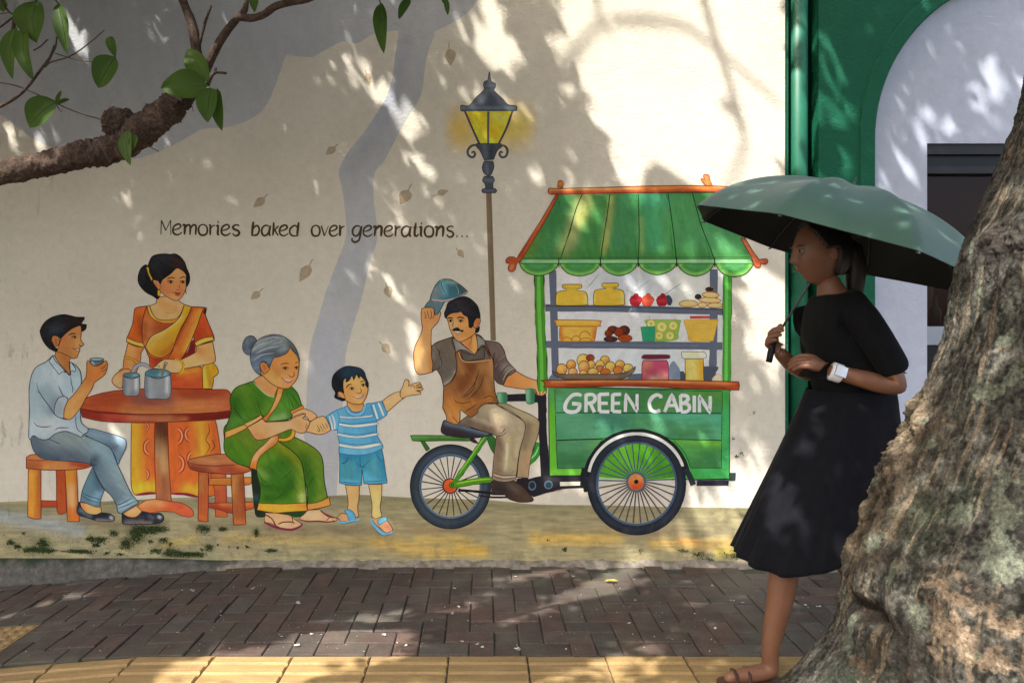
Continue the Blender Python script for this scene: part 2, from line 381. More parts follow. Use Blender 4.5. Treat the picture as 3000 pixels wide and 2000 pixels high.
# ---- slogan
fig('painted_slogan', 'brown painted lettering: Memories baked over generations...')
LC = '#43341f'
GL = {  # letter strokes in a box: x right, y up, x-height 1, ascender 1.35
 'M': ([('.02,0 .05,1.35', 1), ('.05,1.35 .42,.38', 1.1), ('.42,.38 .82,1.38', .8), ('.82,1.38 .84,-.02', .9)], .95),
 'e': ([('.12,.45 .5,.56 .72,.78 .62,.98 .45,1.0 .18,.82 .06,.5 .1,.18 .32,.0 .58,.04 .82,.24', 1)], .86),
 'm': ([('.0,.86 .12,.98 .2,.92 .16,.0', 1.2), ('.18,.6 .4,.92 .56,.94 .64,.8 .62,.0', 1.2), ('.64,.55 .86,.92 1.06,.92 1.12,.7 1.08,.0', 1.1)], 1.26),
 'o': ([('.45,1.0 .18,.88 .06,.5 .16,.1 .42,-.02 .7,.1 .8,.5 .7,.86 .45,1.0', 1.15)], .9),
 'r': ([('.02,.98 .14,.96 .12,.0', 1.25), ('.14,.55 .32,.86 .55,.92', .8)], .58),
 'i': ([('.04,.82 .2,.94 .18,.3 .18,.06 .32,.04', 1.2), ('.16,1.24 .26,1.24', 1.9)], .42),
 's': ([('.66,.86 .6,.98 .36,.98 .16,.82 .24,.6 .56,.46 .68,.24 .56,.02 .3,-.02 .12,.2', 1.1)], .82),
 'b': ([('.22,1.32 .14,.6 .1,.02', 1.25), ('.16,.56 .42,.92 .64,.86 .72,.5 .56,.1 .32,.02 .02,.02', 1)], .86),
 'a': ([('.7,.86 .44,.98 .16,.78 .06,.42 .16,.08 .38,.0 .64,.26 .76,.78', 1.05), ('.82,.96 .72,.4 .74,.04 .86,.02', 1.15)], .96),
 'k': ([('.14,1.28 .12,.6 .06,.0', 1.15), ('.56,.94 .3,.64 .14,.46', .8), ('.22,.56 .4,.22 .54,.0', 1)], .58),
 'd': ([('.84,1.3 .76,.6 .72,.1 .8,.02', 1.25), ('.74,.7 .6,.96 .36,.92 .1,.62 .1,.22 .34,.0 .76,-.0', 1.05)], .98),
 'v': ([('.02,.96 .3,.0', 1.25), ('.3,.0 .66,.96', .75)], .7),
 'g': ([('.72,.92 .42,.98 .16,.76 .08,.36 .22,.06 .44,.04 .66,.34 .78,.9', 1.1), ('.86,.98 .72,.1 .6,-.38 .28,-.56 .04,-.4 .06,-.16', 1.15)], .92),
 'n': ([('.0,.84 .14,.96 .22,.9 .12,.0', 1.15), ('.18,.56 .46,.94 .66,.92 .72,.7 .66,.0', 1.35)], .88),
 't': ([('.28,1.3 .18,.5 .2,.08 .34,.02 .5,.24', 1.15), ('.02,.86 .42,.88', .8)], .52),
 '.': ([('.10,.05 .20,.05', 1.9)], .42)}
def word(t, x0, x1, yb, ye, xh):
    tot = sum(GL[c][1] for c in t); k = (x1-x0)/tot; x = x0
    for c in t:
        for s, w in GL[c][0]:
            q = []
            for p in s.split():
                a, b = map(float, p.split(',')); X = x+a*k; yy = yb+(ye-yb)*((X-x0)/(x1-x0)); q.append((X, yy-b*xh))
            o = curve(q, [False]*len(q), False, 6); stroke(o, 5.0*w, LC, .6)
        x += GL[c][1]*k
word('Memories', 471, 706, 687, 690, 31); word('baked', 735, 880, 690, 691, 31); word('over', 911, 1011, 691, 692, 31); word('generations...', 1030, 1378, 692, 694, 31)

# ---- street lamp
fig('painted_street_lamp', 'painted street lamp with glowing amber glass on a grey-brown post'); crop(1000, 0, 2.352)
part('glow'); WC = None
fill('700,700^ 1000,640 1360,680^ 1350,1060^ 1000,1120 690,1060^', WC, [('860,860 1160,860', 74, '#c3a448', .7), ('1180,900 1240,870', 40, '#d0b050', .7), ('800,880 820,930', 34, '#c5a64c', .7), ('700,700 1000,640 1360,680 1350,1060 1000,1120 690,1060 700,700', 22, WC, 1)], (20, .05, 30, 14))
part('post'); crop(0, 0, .784)
fill('1116,440^ 1129,440^ 1134,600 1139,782^ 1127,782^ 1121,600^', '#74634c', [('1126,445 1134,780', 4, '#6b5a45', .7)], (88, .12, 40, 4), mesh_step=4)
crop(1000, 0, 2.352); part()
D0, D1 = '#3f444c', '#5f676e'
fill('1020,492^ 1033,560 1060,575 1062,600 1050,620 1066,640 1110,680 1150,722 1205,732 1208,756 1190,766 1000,770 840,768 822,752 826,726 880,728 930,670 975,630 985,610 978,590 985,565 1008,555^', D0,
     [('1020,500 1022,560', 6, D1, .7), ('985,590 1055,590', 5, D1, .7), ('975,625 1065,625', 4, D1, .8), ('1000,650 960,700 900,725', 10, '#6b7078', .7), ('1040,660 1070,720', 14, '#474b55', .8), ('830,745 1200,745', 5, '#64707a', .8)], (50, .12, 12, 4), (1.6, '#23272d'), mesh_step=4)
part('glass_pane'); GAIN[0] = 2.3*GK
fill('845,768^ 1180,768^ 1085,990^ 945,990^', '#d59a22', [('900,800 960,950', 14, '#e0a52a', .8), ('1060,800 1130,830', 16, '#e2b04a', .7), ('975,960 1050,980', 9, '#efb438', .8), ('1030,860 1060,930', 10, '#c98d1c', .7), ('870,790 900,850', 8, '#c28a26', .8)], (70, .16, 14, 6), mesh_step=4)
part(); GAIN[0] = 1.7*GK
line('850,765 900,880 950,990', 5.2, '#383d44', 1); line('1180,765 1135,890 1085,990', 5.2, '#383d44', 1); line('1012,770 1012,990', 6.5, '#4a5158', 1)
fill('930,990^ 1100,990^ 1108,1010 1075,1040 1050,1100^ 985,1105^ 955,1040 930,1010', D0, [('985,1000 1000,1080', 9, '#565d64', .8), ('1040,1010 1030,1090', 9, '#30353b', .8)], (70, .12, 10, 4), (1.5, '#23272d'), mesh_step=4)
line('1100,1000 1130,1010 1145,1040 1135,1075 1108,1085 1090,1065 1098,1045 1112,1055', 6.5, D0, .7); line('945,1000 900,1005 872,1035 876,1070 905,1085 922,1065 912,1045 898,1055', 6.5, D0, .7)
fill('985,1110^ 1045,1110^ 1052,1150 1035,1200 1020,1212^ 1005,1212^ 980,1190 970,1150', D0, [('1000,1130 1005,1190', 6, D1, .8)], (80, .15, 8, 4), (1.4, '#23272d'), mesh_step=4)
fill('985,1215^ 1042,1215^ 1056,1240 1045,1268 1048,1300^ 992,1300^ 990,1270 972,1245', D0, [('985,1240 1045,1245', 6, D1, .8)], (0, .15, 8, 4), (1.4, '#23272d'), mesh_step=4)
fill('975,1300^ 1062,1300^ 1072,1315 1062,1330^ 975,1330^ 966,1315', '#3c3d4a', [('985,1312 1055,1314', 4, '#5a5d68', .8)], None, (1.4, '#23272d'), mesh_step=4)

# ---- standing woman
LAYB = LAY[0]
GAIN[0] = 2.0*GK
ML = '#4e1c12'; SK = '#b57a45'; SKD = '#9a5428'; SKL = '#c49564'
fig('painted_woman', 'painted standing woman in an orange and gold sari with a black bun'); crop(350, 720)
part('neck')
fill('420,660^ 440,600 520,580 660,600 690,640 760,680^ 700,830 560,900 400,860 330,700^', SKL, [('480,640 520,700 640,720', 14, '#b3753c', .7), ('430,800 620,800', 20, '#c09058', .7)], (10, .08, 20, 8), (2, ML))
line('510,755 570,775 630,765', 1.6, '#a8703a')
part('hair')
fill('320,225 280,228 240,270 212,370 230,450 300,530 380,575 440,612 466,570^ 450,420 400,320', '#121012', [('260,300 250,420', 12, '#1c1e22', .8)], (60, .3, 20, 5), (1.6, '#0c0a0a'))
part('face')
fill('460,420^ 500,380 640,262 690,262 760,320 775,400 760,500 735,560 690,615 640,628 570,600 490,545 462,500', SK, [('640,300 700,330', 18, '#bd8b58', .7), ('520,480 560,530', 18, '#a9633c', .5), ('700,470 720,560', 12, '#a45c36', .5), ('600,590 660,610', 10, '#c08a58', .6), ('480,440 490,520', 9, '#a26032', .6)], (20, .05, 20, 10), (1.8, ML), mesh_step=4)
fill('385,395^ 430,385 465,440 460,505 430,480 395,430', '#bd8450', [('420,420 440,470', 5, '#9a5a30', .7)], None, (1.6, ML), mesh_step=4)
line('545,385 590,365 640,372', 2.6, '#2a1612'); line('690,375 730,358 762,366', 2.4, '#2a1612')
line('545,408 585,400 620,410', 2.6, '#2a120e'); line('548,412 585,432 622,415', 1.4, '#5b2a1c'); ell(590, 415, 14, 13, '#2a1410', n=12)
line('690,412 725,404 760,412', 2.6, '#2a120e'); line('695,416 725,432 756,418', 1.4, '#5b2a1c'); ell(728, 416, 13, 12, '#2a1410', n=12)
line('694,440 688,480 700,500', 1.3, '#8b4a2c'); line('642,498 660,508 690,505', 1.8, '#7d3e24')
line('600,538 640,534 668,540 700,536', 2.0, '#6b2018'); fill('640,536^ 668,532 705,540^ 690,568 665,575 640,562', '#8c3a2c', (), None, None)
part('hair')
fill('335,210 370,130 440,98 540,92 580,98 640,92 700,125 750,190 770,250 803,330 805,410 770,470 765,400 762,320 690,262 650,262 590,320 500,385 470,440^ 440,400 385,385 350,320 332,250', '#120f10', [('430,160 560,140', 22, '#26262a', .7), ('640,180 700,220', 16, '#3a2622', .6), ('400,250 440,330', 14, '#1f2024', .7)], (25, .35, 26, 5), (1.6, '#0c0a0a'))
line('770,460 760,520 772,560', 1.8, '#1a0e0c'); line('800,380 775,430', 2, '#1a0e0c')
fill('310,245^ 335,250 345,310 380,380^ 372,402 335,330^', '#d39a22', (), None, (1.2, '#7a4a10'))
fill('440,510^ 465,510^ 472,560 450,580 438,560', '#c8901c', (), None, (1.3, '#7a4a10'))
part('arm')
fill('100,1110^ 290,1160^ 250,1230 245,1310 215,1400 180,1480 130,1560 60,1600 0,1560 -20,1480 10,1420 40,1400 50,1310 70,1230', '#b8743c', [('120,1180 150,1300 90,1420', 30, '#c08448', .8), ('230,1200 210,1330', 12, '#a05a2c', .6), ('60,1250 60,1400', 10, '#a8622e', .5)], (80, .08, 20, 8), (2, ML))
line('70,1290 140,1295 215,1345', 3.6, '#c08a20', 1); line('66,1280 140,1283 222,1335', 1.4, '#6a3a10', 1); line('70,1302 140,1308 205,1360', 1.4, '#6a3a10', 1)
crop(60, 880)
fill('1180,790^ 1250,790 1280,850^ 1190,880^ 1180,960 1160,1005 1120,1000 1060,950 1055,900 1100,840', '#b8804e', [('1080,900 1150,960', 14, '#c29a6c', .7)], None, (2, ML))
line('1105,945 1140,1005|1130,935 1165,995|1150,930 1175,970', 1.5, ML)
crop(350, 720)
part()
OR, ORD, GO = '#b5541c', '#8f3014', '#c8912c'
fill('80,1100^ 90,1050 150,900 170,760 195,710 330,690^ 420,900 560,1000 420,1180^ 300,1165 180,1150', '#a84a18', [('190,760 150,1000', 26, '#b9591c', .7), ('240,830 250,1000', 10, '#7f2810', .8), ('300,760 420,880', 24, '#b5602a', .6)], (80, .14, 30, 8), (2.2, ML))
fill('830,700^ 985,708 998,735 990,800 1050,950 1088,1050 1085,1090^ 960,1120 870,1150^ 850,1000 840,850', '#a33c18', [('980,820 1040,1000', 20, '#b04a20', .8), ('890,1000 900,1080', 20, '#9a3416', .8)], (65, .12, 30, 8), (2.2, ML))
fill('85,1050^ 180,1095 290,1120^ 300,1168^ 180,1140 80,1100^', '#c9912e', [('120,1090 250,1130', 6, '#d8a850', .7)], None, (1.8, ML))
fill('865,1110^ 960,1060 1075,1040^ 1090,1085^ 980,1110 880,1160^', '#c9952c', [('900,1110 1060,1062', 6, '#d8ac4c', .7)], None, (1.8, ML))
fill('345,685^ 380,780 430,840 520,855 640,845 700,790 745,675^ 830,700^ 860,850 720,1300 420,1330 335,1270^ 300,1180 265,1080 262,900 290,760 320,690^', '#a9491b', [('330,960 380,1040', 40, '#bd7c46', .8), ('420,960 560,920', 26, '#8a3716', .8), ('290,900 280,1060', 12, '#7c2a12', .6), ('480,900 620,880', 12, '#9a4420', .7)], (30, .12, 30, 8), (2.2, ML))
fill('345,685^ 375,770 430,835 520,855 640,840 690,800^ 660,870 560,890 440,870 350,800 318,690^', '#c88f26', [('400,830 560,872 640,850', 6, '#b46a28', .7), ('350,740 400,820', 6, '#d8a640', .6)], None, (1.8, ML))
fill('745,675^ 830,700^ 790,800 700,960 620,1170 560,1250 480,1288 400,1270 350,1240 300,1165^ 330,1090 380,1030 500,970 620,890 700,800', '#b8821e', [('500,1000 400,1060 330,1120', 20, '#c9a050', .8), ('560,1050 480,1200', 34, '#a87a22', .7), ('760,720 700,850 600,950', 18, '#c8901c', .8), ('620,1150 500,1260', 12, '#8f4a14', .7), ('330,1040 460,990 600,900 700,810', 8, '#cba964', .8)], (-38, .14, 34, 7), (2.2, ML))
fill('830,700^ 985,708^ 950,760 900,900 830,1080 750,1240 700,1310 640,1340 540,1310^ 600,1230 660,1050 720,930 790,800', '#ad4e1a', [('860,780 760,1000 660,1200', 18, '#bf6a2c', .8), ('940,760 860,960 760,1200', 10, '#c8892e', .9), ('820,730 720,940 640,1120', 8, '#8c2f16', .8)], (-60, .14, 34, 7), (2, ML))
fill('960,760^ 990,720 998,770 980,790^', '#3c120e', ())
fill('860,1080^ 870,1160 860,1240^ 800,1290 710,1310^ 780,1220 830,1100', '#7c1c14', [('820,1240 850,1150', 12, '#5c100e', .8)], None, (1.6, ML))
fill('340,1270^ 420,1300 560,1310 700,1310^ 740,1400^ 900,1380 980,1420^ 980,1640^ 300,1640^ 330,1480 350,1400', '#a8441f', [('420,1320 560,1330', 12, '#8c2a18', .8), ('700,1450 900,1430', 10, '#c78a24', .9), ('800,1500 900,1480', 16, '#b85a28', .8)], (0, .12, 24, 8), (2, ML))
part('sari_tail')
fill('990,1350^ 1060,1340 1110,1380 1136,1440 1120,1480 1075,1510^ 1080,1560 1062,1640^ 960,1640^ 950,1400^', '#c08f24', [('1000,1400 1040,1600', 8, '#8c5a14', .8), ('1090,1400 1080,1480', 12, '#b07a14', .7), ('970,1400 990,1600', 8, '#d8a83c', .7)], (80, .16, 30, 6), (2, ML))
part('arm')
fill('880,1150^ 1070,1100^ 1090,1200 1103,1300 1080,1340 960,1370 740,1410^ 700,1450 640,1460 560,1450 520,1420 420,1410 380,1400 430,1360 500,1310 560,1300 640,1305 700,1310^ 860,1230 880,1190', SKL, [('1000,1180 1060,1280', 34, '#bd8348', .8), ('760,1370 960,1330', 18, '#c6985e', .8), ('420,1380 520,1360', 14, '#c69c6c', .8), ('900,1200 940,1230', 12, '#b06e3a', .7)], (-15, .07, 24, 8), (2, ML))
line('640,1300 690,1320 720,1370 712,1420 680,1455', 4.5, '#c08a1c', 1); line('660,1298 710,1320 738,1375 728,1430 700,1462', 4.5, '#cf9c2c', 1); line('650,1299 700,1320 730,1372 720,1425 690,1458|672,1296 722,1318 748,1375', 1.2, '#6a3a10', 1)
line('390,1400 440,1370 470,1400|430,1410 460,1380|895,1150 910,1200', 1.5, ML)
part('skirt_cloth'); crop(60, 1180)
fill('1275,225^ 2240,190^ 2270,350 2300,580 2320,1050^ 2040,1080 1800,1040 1560,1040 1310,1050^ 1270,900', '#b35524', [('1310,240 1320,1000', 24, '#c99224', .85), ('1560,960 1330,985', 20, '#d9a428', .8), ('2080,240 2110,480 2060,640', 24, '#c8952a', .9), ('1900,980 2080,1010', 18, '#d19c28', .85), ('2200,260 2260,560', 26, '#a84a20', .7), ('1800,320 1850,760', 60, '#b05222', .6)], (88, .12, 40, 8), (2, ML))
for (x, y, rr) in ((1430, 270, 46), (1500, 510, 90), (1420, 820, 60), (1780, 380, 95), (1960, 360, 80), (1790, 700, 100), (1990, 640, 80)):
    s = -1 if x in (1500, 1960, 1990) else 1
    for k, c, w in ((1.0, '#8e3418', 3.4), (.82, '#d08868', 2.6), (.62, '#9a3c1a', 2.6)):
        arc(x, y, rr*k, rr*k*1.15, *((-75, 75) if s == 1 else (105, 255)), w, c, .2)
line('2160,240 2170,330 2130,420 2175,500 2120,600|2200,420 2230,500 2180,560', 2, ML)
line('1320,1055 1480,1035 1560,1038|1720,1040 1900,1045 2040,1075', 7, '#6d1f2c', .3)
# ---- table
WD, WL, WM = '#7e2c12', '#b2703c', '#9a4520'; WLn = '#5a1812'
fig('painted_table', 'painted round brown table with a single central leg'); part('leg')
fill('1545,215^ 1690,215^ 1698,460 1705,700 1718,900 1735,1130^ 1560,1130^ 1548,800 1540,500', '#8c5a34', [('1600,420 1610,760', 20, '#a8865a', .85), ('1580,900 1650,1080', 40, '#8a5034', .7), ('1620,220 1660,330', 50, '#4e2210', .95), ('1560,640 1570,1000', 10, '#a45c30', .7)], (88, .2, 46, 6), (2, WLn), mesh_step=4)
fill('1560,1100^ 1735,1130^ 1860,1150 1960,1210 1990,1260 1960,1305 1850,1290 1760,1250 1600,1245 1500,1260 1400,1245 1340,1180^ 1440,1120', '#b25a30', [('1420,1150 1600,1170', 18, '#c88650', .8), ('1800,1180 1930,1260', 26, '#b0492c', .8), ('1500,1230 1700,1235', 14, '#a04a28', .7)], (5, .16, 30, 6), (1.8, WLn))
part()
fill('690,1^ 760,-40^ 690,-10^', WD)
crop(60, 880)
fill('690,1240^ 740,1130 1000,1050 1340,1015 1900,1012 2200,1020 2400,1045 2405,1260 2200,1285 1900,1300 1400,1305 1100,1290 850,1270^', WM, [('1200,1250 1500,1270 2200,1240', 22, '#a86a38', .8), ('1700,1170 2100,1150', 16, '#a8683c', .7), ('850,1160 1150,1120', 30, '#8c3a1e', .8), ('1350,1130 1700,1140', 24, '#6e4038', .9), ('1900,1060 2300,1060', 22, '#84301a', .8), ('2250,1200 2390,1180', 24, '#a8623a', .7)], (2, .2, 60, 5), (2.2, WLn))
fill('688,1240^ 850,1278 1100,1298 1400,1310 1900,1302 2200,1288 2410,1262^ 2412,1345^ 2200,1370 1900,1385 1500,1400 1150,1398 900,1380 710,1335^', '#7a2614', [('1250,1345 1700,1345', 14, '#9c5c3c', .8), ('1000,1340 1180,1350', 16, '#9c3e30', .7), ('2000,1350 2380,1320', 20, '#5a140c', .8), ('1600,1380 1900,1370', 8, '#a0683c', .6)], (2, .25, 60, 5), (2.2, WLn))
# ---- mugs
fig('painted_pot', 'painted grey cooking pot and mug with a ladle on the table')
line('1280,830 1320,760 1400,728 1460,750 1490,800', 9, '#8c8890', .9); line('1270,825 1310,745 1400,712 1470,735 1500,795', 1.6, '#454a54', .9); line('1300,835 1340,775 1400,748 1450,775', 1.4, '#454a54', .9)
for (xl, xr, yt, yb, ry, bt) in ((1180, 1370, 855, 1065, 28, 1088), (1432, 1725, 835, 1100, 48, 1120)):
    xm = (xl+xr)/2; hw = (xr-xl)/2
    fill(f'{xl},{yt}^ {xl+3},{yb} {xm},{bt+6} {xr-6},{yb} {xr},{yt}^ {xm},{yt+ry*.9}', '#7c7e80', [(f'{xr-38},{yt+50} {xr-42},{yb-20}', 5, '#c2ccd8', .85), (f'{xl+40},{yt+60} {xl+60},{yb-30}', 12, '#878d90', .7), (f'{xl+12},{yt+40} {xl+14},{yb}', 6, '#5a5f66', .8), (f'{xm},{bt-20} {xr-40},{yb-12}', 8, '#666d72', .7)], (88, .08, 20, 5), (1.8, '#2e333a'), mesh_step=4)
    ell(xm, yt, hw, ry, '#47707a', [(f'{xm+20},{yt+10} {xm+hw*.6},{yt+12}', 6, '#86a3b0', .7), (f'{xm-hw*.6},{yt-8} {xm},{yt-12}', 7, '#3d6068', .8)], None, (2, '#2b3540'), mesh_step=4)
    line(f'{xl+4},{yt+20} {xm},{yt+ry+14} {xr-4},{yt+20}', 2.2, '#3b4147')
line('1665,720 1650,780 1625,865', 7, '#6b5f52', .9); ell(1668, 724, 20, 18, '#8d8478', (), None, (1.4, '#3a322a'), n=12)
# ---- stool of the boy
fig('painted_stool', 'painted wooden stool under the seated boy'); crop(60, 1180)
fill('410,765^ 515,765^ 530,1255^ 425,1250 415,900', '#8e3a18', [('470,800 480,1200', 16, '#9c4520', .7)], (88, .18, 40, 5), (1.8, WLn))
fill('232,1118^ 420,1122^ 425,1190^ 232,1190^', '#96391c', (), (0, .15, 30, 5), (1.8, WLn), mesh_step=5)
fill('92,745^ 235,760^ 238,1325^ 160,1328 85,1305^', '#a86226', [('130,820 120,1250', 16, '#bd822c', .8), ('210,800 220,1280', 10, '#8f4a1c', .7)], (88, .18, 50, 5), (2, WLn))
fill('512,760^ 648,765^ 660,1050 678,1360^ 540,1360^ 530,1100', '#ab6a30', [('570,800 570,900', 18, '#bf7a24', .8), ('590,980 600,1150', 14, '#b99666', .7), ('640,800 660,1300', 7, '#8a4a1c', .7), ('560,1280 640,1330', 20, '#b05a24', .7)], (88, .18, 50, 5), (2, WLn))
fill('70,620^ 160,588 400,610 700,660 830,720^ 700,755 450,770 200,762 68,748^', '#98552c', [('90,620 250,635', 14, '#a9683c', .8), ('300,740 600,735', 16, '#b07840', .8), ('600,690 780,720', 14, '#8c2e18', .8), ('90,700 200,720', 18, '#8e4a26', .7)], (3, .2, 50, 5), (2.2, WLn))
line('74,650 200,660 330,650', 1.8, WLn)
# ---- seated boy
BL = '#23303c'
fig('painted_boy', 'painted seated boy in a white shirt and blue jeans holding a grey cup')
part('leg')
fill('725,350^ 780,290 1000,340 1180,400 1215,450 1205,530 1150,640 1118,700 1060,560 900,470', '#5f7380', [('1120,400 1190,440', 22, '#94a8bb', .9), ('1000,470 1080,520', 12, '#44525e', .8), ('820,340 1000,400', 16, '#6c7f8a', .7)], (25, .12, 24, 6), (2, BL))
fill('830,735^ 900,900 965,1000^ 940,1060 920,1120 912,1192^ 840,1185 760,1150 690,1130^ 710,1010 760,880', '#4c6570', [('800,850 760,1020', 16, '#52717c', .8), ('900,1040 860,1100', 14, '#7391a0', .8), ('850,800 900,980', 10, '#38505a', .7)], (75, .12, 24, 6), (2, BL))
line('705,1020 780,1065 860,1090 930,1110|700,1055 790,1110 910,1145', 1.8, BL)
part('foot')
fill('690,1140^ 760,1150 860,1190 915,1195 930,1250 880,1290 780,1270 700,1210', '#c08646', [('740,1190 860,1230', 14, '#c99a62', .7), ('720,1160 740,1230', 7, '#b0602c', .7)], None, (1.6, ML), mesh_step=4)
fill('1180,1265^ 1330,1175^ 1395,1240^ 1350,1300 1250,1320 1190,1300', '#c27c3c', [('1260,1240 1350,1230', 14, '#c99a6c', .7)], None, (1.6, ML), mesh_step=4)
part('shoe')
fill('680,1130^ 705,1200 760,1260 860,1280 930,1255^ 1030,1270 1080,1310 1075,1350 1020,1362 880,1350 780,1320 680,1290 648,1240 660,1170', '#1d222c', [('690,1230 800,1290', 7, '#5b6670', .6), ('1040,1310 1050,1318', 4, '#e8e8f0', .9), ('880,1340 1060,1350', 4, '#77686a', .8)], (20, .3, 20, 5), (1.6, '#101218'), mesh_step=4)
fill('1168,1262^ 1240,1305 1330,1305 1400,1240^ 1520,1265 1600,1260 1645,1300 1640,1350 1580,1385 1400,1392 1190,1390 1168,1330', '#22232a', [('1590,1305 1605,1310', 4, '#f0eef2', .9), ('1210,1350 1400,1345', 5, '#4c4c52', .7), ('1210,1375 1500,1372', 5, '#6c5f5c', .7), ('1480,1290 1520,1320', 6, '#4a4950', .7)], (10, .3, 20, 5), (1.6, '#101218'), mesh_step=4)
part()
fill('115,370^ 220,395 320,400^ 400,350 520,325 640,350 715,365^ 850,420 1000,490 1060,560 1110,690 1170,820 1230,950 1290,1060 1362,1145^ 1330,1165 1230,1220 1160,1270^ 1120,1250 1100,1160 1040,1060 960,980 880,840 825,720^ 760,690 600,670 450,660 270,640 170,570 130,480', '#5d6d74', [('180,470 300,560 700,640', 34, '#434c57', .9), ('420,400 600,390 800,440', 34, '#747f7c', .85), ('900,520 1020,640 1080,800', 30, '#738a92', .8), ('1060,820 1150,900 1220,1060', 24, '#7c8c8e', .8), ('900,760 1000,950 1090,1100', 26, '#55646e', .8), ('860,640 830,720', 14, '#333f4a', .8), ('1150,1200 1300,1120', 12, '#8aa2ac', .8), ('220,600 420,650', 10, '#33404e', .8)], (38, .14, 40, 6), (2.2, BL))
line('310,405 400,445 460,470|820,640 812,700 870,720|790,690 880,705|1100,1170 1170,1150 1290,1085|1115,1210 1200,1180 1330,1120|1045,520 1120,490', 2, BL)
part('shirt'); crop(60, 880)
SH = '#8b9a9d'
fill('95,1568^ 100,1400 105,1250 100,1050 115,920 140,830 190,760 300,700 370,632^ 420,650 500,780 575,860 565,700^ 640,750 690,820 700,940 690,1050 640,1260 690,1240^ 690,1340 710,1410 780,1470^ 770,1510 720,1540 700,1568 640,1540 520,1500 400,1530 320,1590 230,1590 150,1550 115,1600^', SH, [('180,900 160,1300', 30, '#8a9c9f', .7), ('340,850 480,1000', 40, '#a3aeb4', .8), ('300,1060 420,1180', 24, '#76888f', .8), ('560,950 620,1000', 20, '#8ea3ae', .7), ('200,1450 560,1420', 30, '#a5a8a9', .8), ('420,1150 360,1260', 16, '#66757f', .8), ('520,1300 560,1420', 24, '#98a4ac', .7), ('600,1300 660,1350', 18, '#6f8aa0', .6), ('620,900 660,980', 24, '#98a8b0', .7), ('120,1480 150,1540', 18, '#9ea9b2', .7)], (60, .09, 30, 10), (2.2, BL))
line('190,935 200,1010 250,1100 330,1210 400,1310 470,1350 560,1362 640,1300|180,1040 220,1065|440,980 470,1050 500,1100 550,1120|580,870 585,950 603,1010 595,1060|150,1390 200,1440 290,1450 360,1440|400,1490 440,1460 560,1462|635,1320 640,1420 660,1480 720,1530|400,1280 420,1320|430,1130 500,1100 540,1140 500,1200', 2.2, BL)
fill('400,1190^ 440,1120 510,1100 545,1140 520,1230 495,1350^ 440,1340 390,1290', '#96a0a5', [('440,1200 450,1280', 14, '#7b848c', .7)], (60, .1, 20, 8), (2, BL))
part('neck')
fill('395,640^ 430,560 560,600 580,660 560,700 575,860^ 500,780 440,710', '#a8703c', [('500,650 540,760', 14, '#965828', .8)], None, (1.8, ML))
part('shirt')
fill('370,632^ 400,690 470,760 525,830^ 490,815 445,850^ 400,790 330,700^', '#a6b0b4', [('400,720 460,800', 8, '#8d989e', .6)], None, (1.9, BL)); fill('568,700^ 600,730 635,790 622,820^ 600,805 575,815^', '#a2adb1', (), None, (1.9, BL))
part('arm')
fill('550,1140^ 620,1070 700,960 755,880^ 762,800 765,700 790,695 830,745 900,745 965,700 990,695 1002,740 990,800 960,860 850,940^ 820,1020 760,1110 700,1220 640,1300 590,1355 560,1367 500,1350^ 505,1250', '#b27a40', [('600,1180 560,1320', 24, '#bb8a4c', .8), ('700,1050 640,1180', 20, '#b48048', .7), ('780,780 800,880', 18, '#a8602a', .8), ('900,800 860,880', 22, '#b3682e', .8), ('930,780 980,740', 8, '#a05020', .6)], (-55, .08, 24, 8), (2, ML))
line('925,785 965,765 985,730|935,820 975,800 992,770|940,850 970,835|765,700 780,760', 1.5, ML)
fill('800,685^ 850,700 900,700 958,690^ 950,705 900,735 850,752 830,740 810,720', '#5f5d60', [('830,700 832,730', 4, '#a8acb0', .7)], None, (1.6, '#2a2c30'), mesh_step=4); ell(878, 676, 82, 18, '#5f7f84', [('840,680 910,684', 5, '#7ca0a6', .7)], None, (1.8, '#28343a'), mesh_step=4)
part('face')
fill('420,590^ 470,430^ 530,370 600,320 690,290 700,380 692,440 712,480 732,500 720,520 690,530 680,560 682,580 665,620 650,655 600,665 560,640 470,600', '#aa7440', [('560,400 640,360', 30, '#a56c3c', .6), ('660,460 670,510', 10, '#b98650', .8), ('480,480 520,580', 18, '#98602f', .7), ('570,620 640,640', 8, '#9d6a38', .6), ('480,450 500,500', 8, '#b5622f', .5)], (20, .05, 20, 10), (1.8, ML), mesh_step=4)
fill('360,440^ 380,405 440,420 450,480 430,520 400,530 375,490', '#a86c3a', [('405,440 415,500', 6, '#7e4420', .7)], None, (1.8, ML), mesh_step=4)
line('555,400 590,382 642,380', 2.8, '#1e1210'); line('582,425 620,408 645,415', 2.4, '#1e1210'); line('590,432 640,438', 1.2, '#4a2416'); ell(627, 424, 12, 13, '#1b0f0c', n=12)
line('665,505 690,520 712,518', 1.6, ML); fill('600,548^ 640,560 682,562^ 675,578 640,572', '#d8c8b0', (), None, (1.2, ML), mesh_step=4); line('592,540 605,550', 1.6, ML)
part('hair')
fill('225,350^ 250,290 300,230 380,185 490,160 570,172 650,190 735,190^ 735,215 715,240 700,270^ 762,275^ 750,330 705,358^ 700,300 690,285 600,320 520,380 470,430 470,460^ 450,420 400,400 365,410 355,460 390,530 430,560 410,590^ 330,550 270,480 235,400', '#15100f', [('380,330 440,290', 22, '#2b3340', .7), ('300,290 420,230', 18, '#191310', .6), ('520,240 640,220', 12, '#231812', .5)], (-35, .4, 26, 5), (1.6, '#0c0908'))
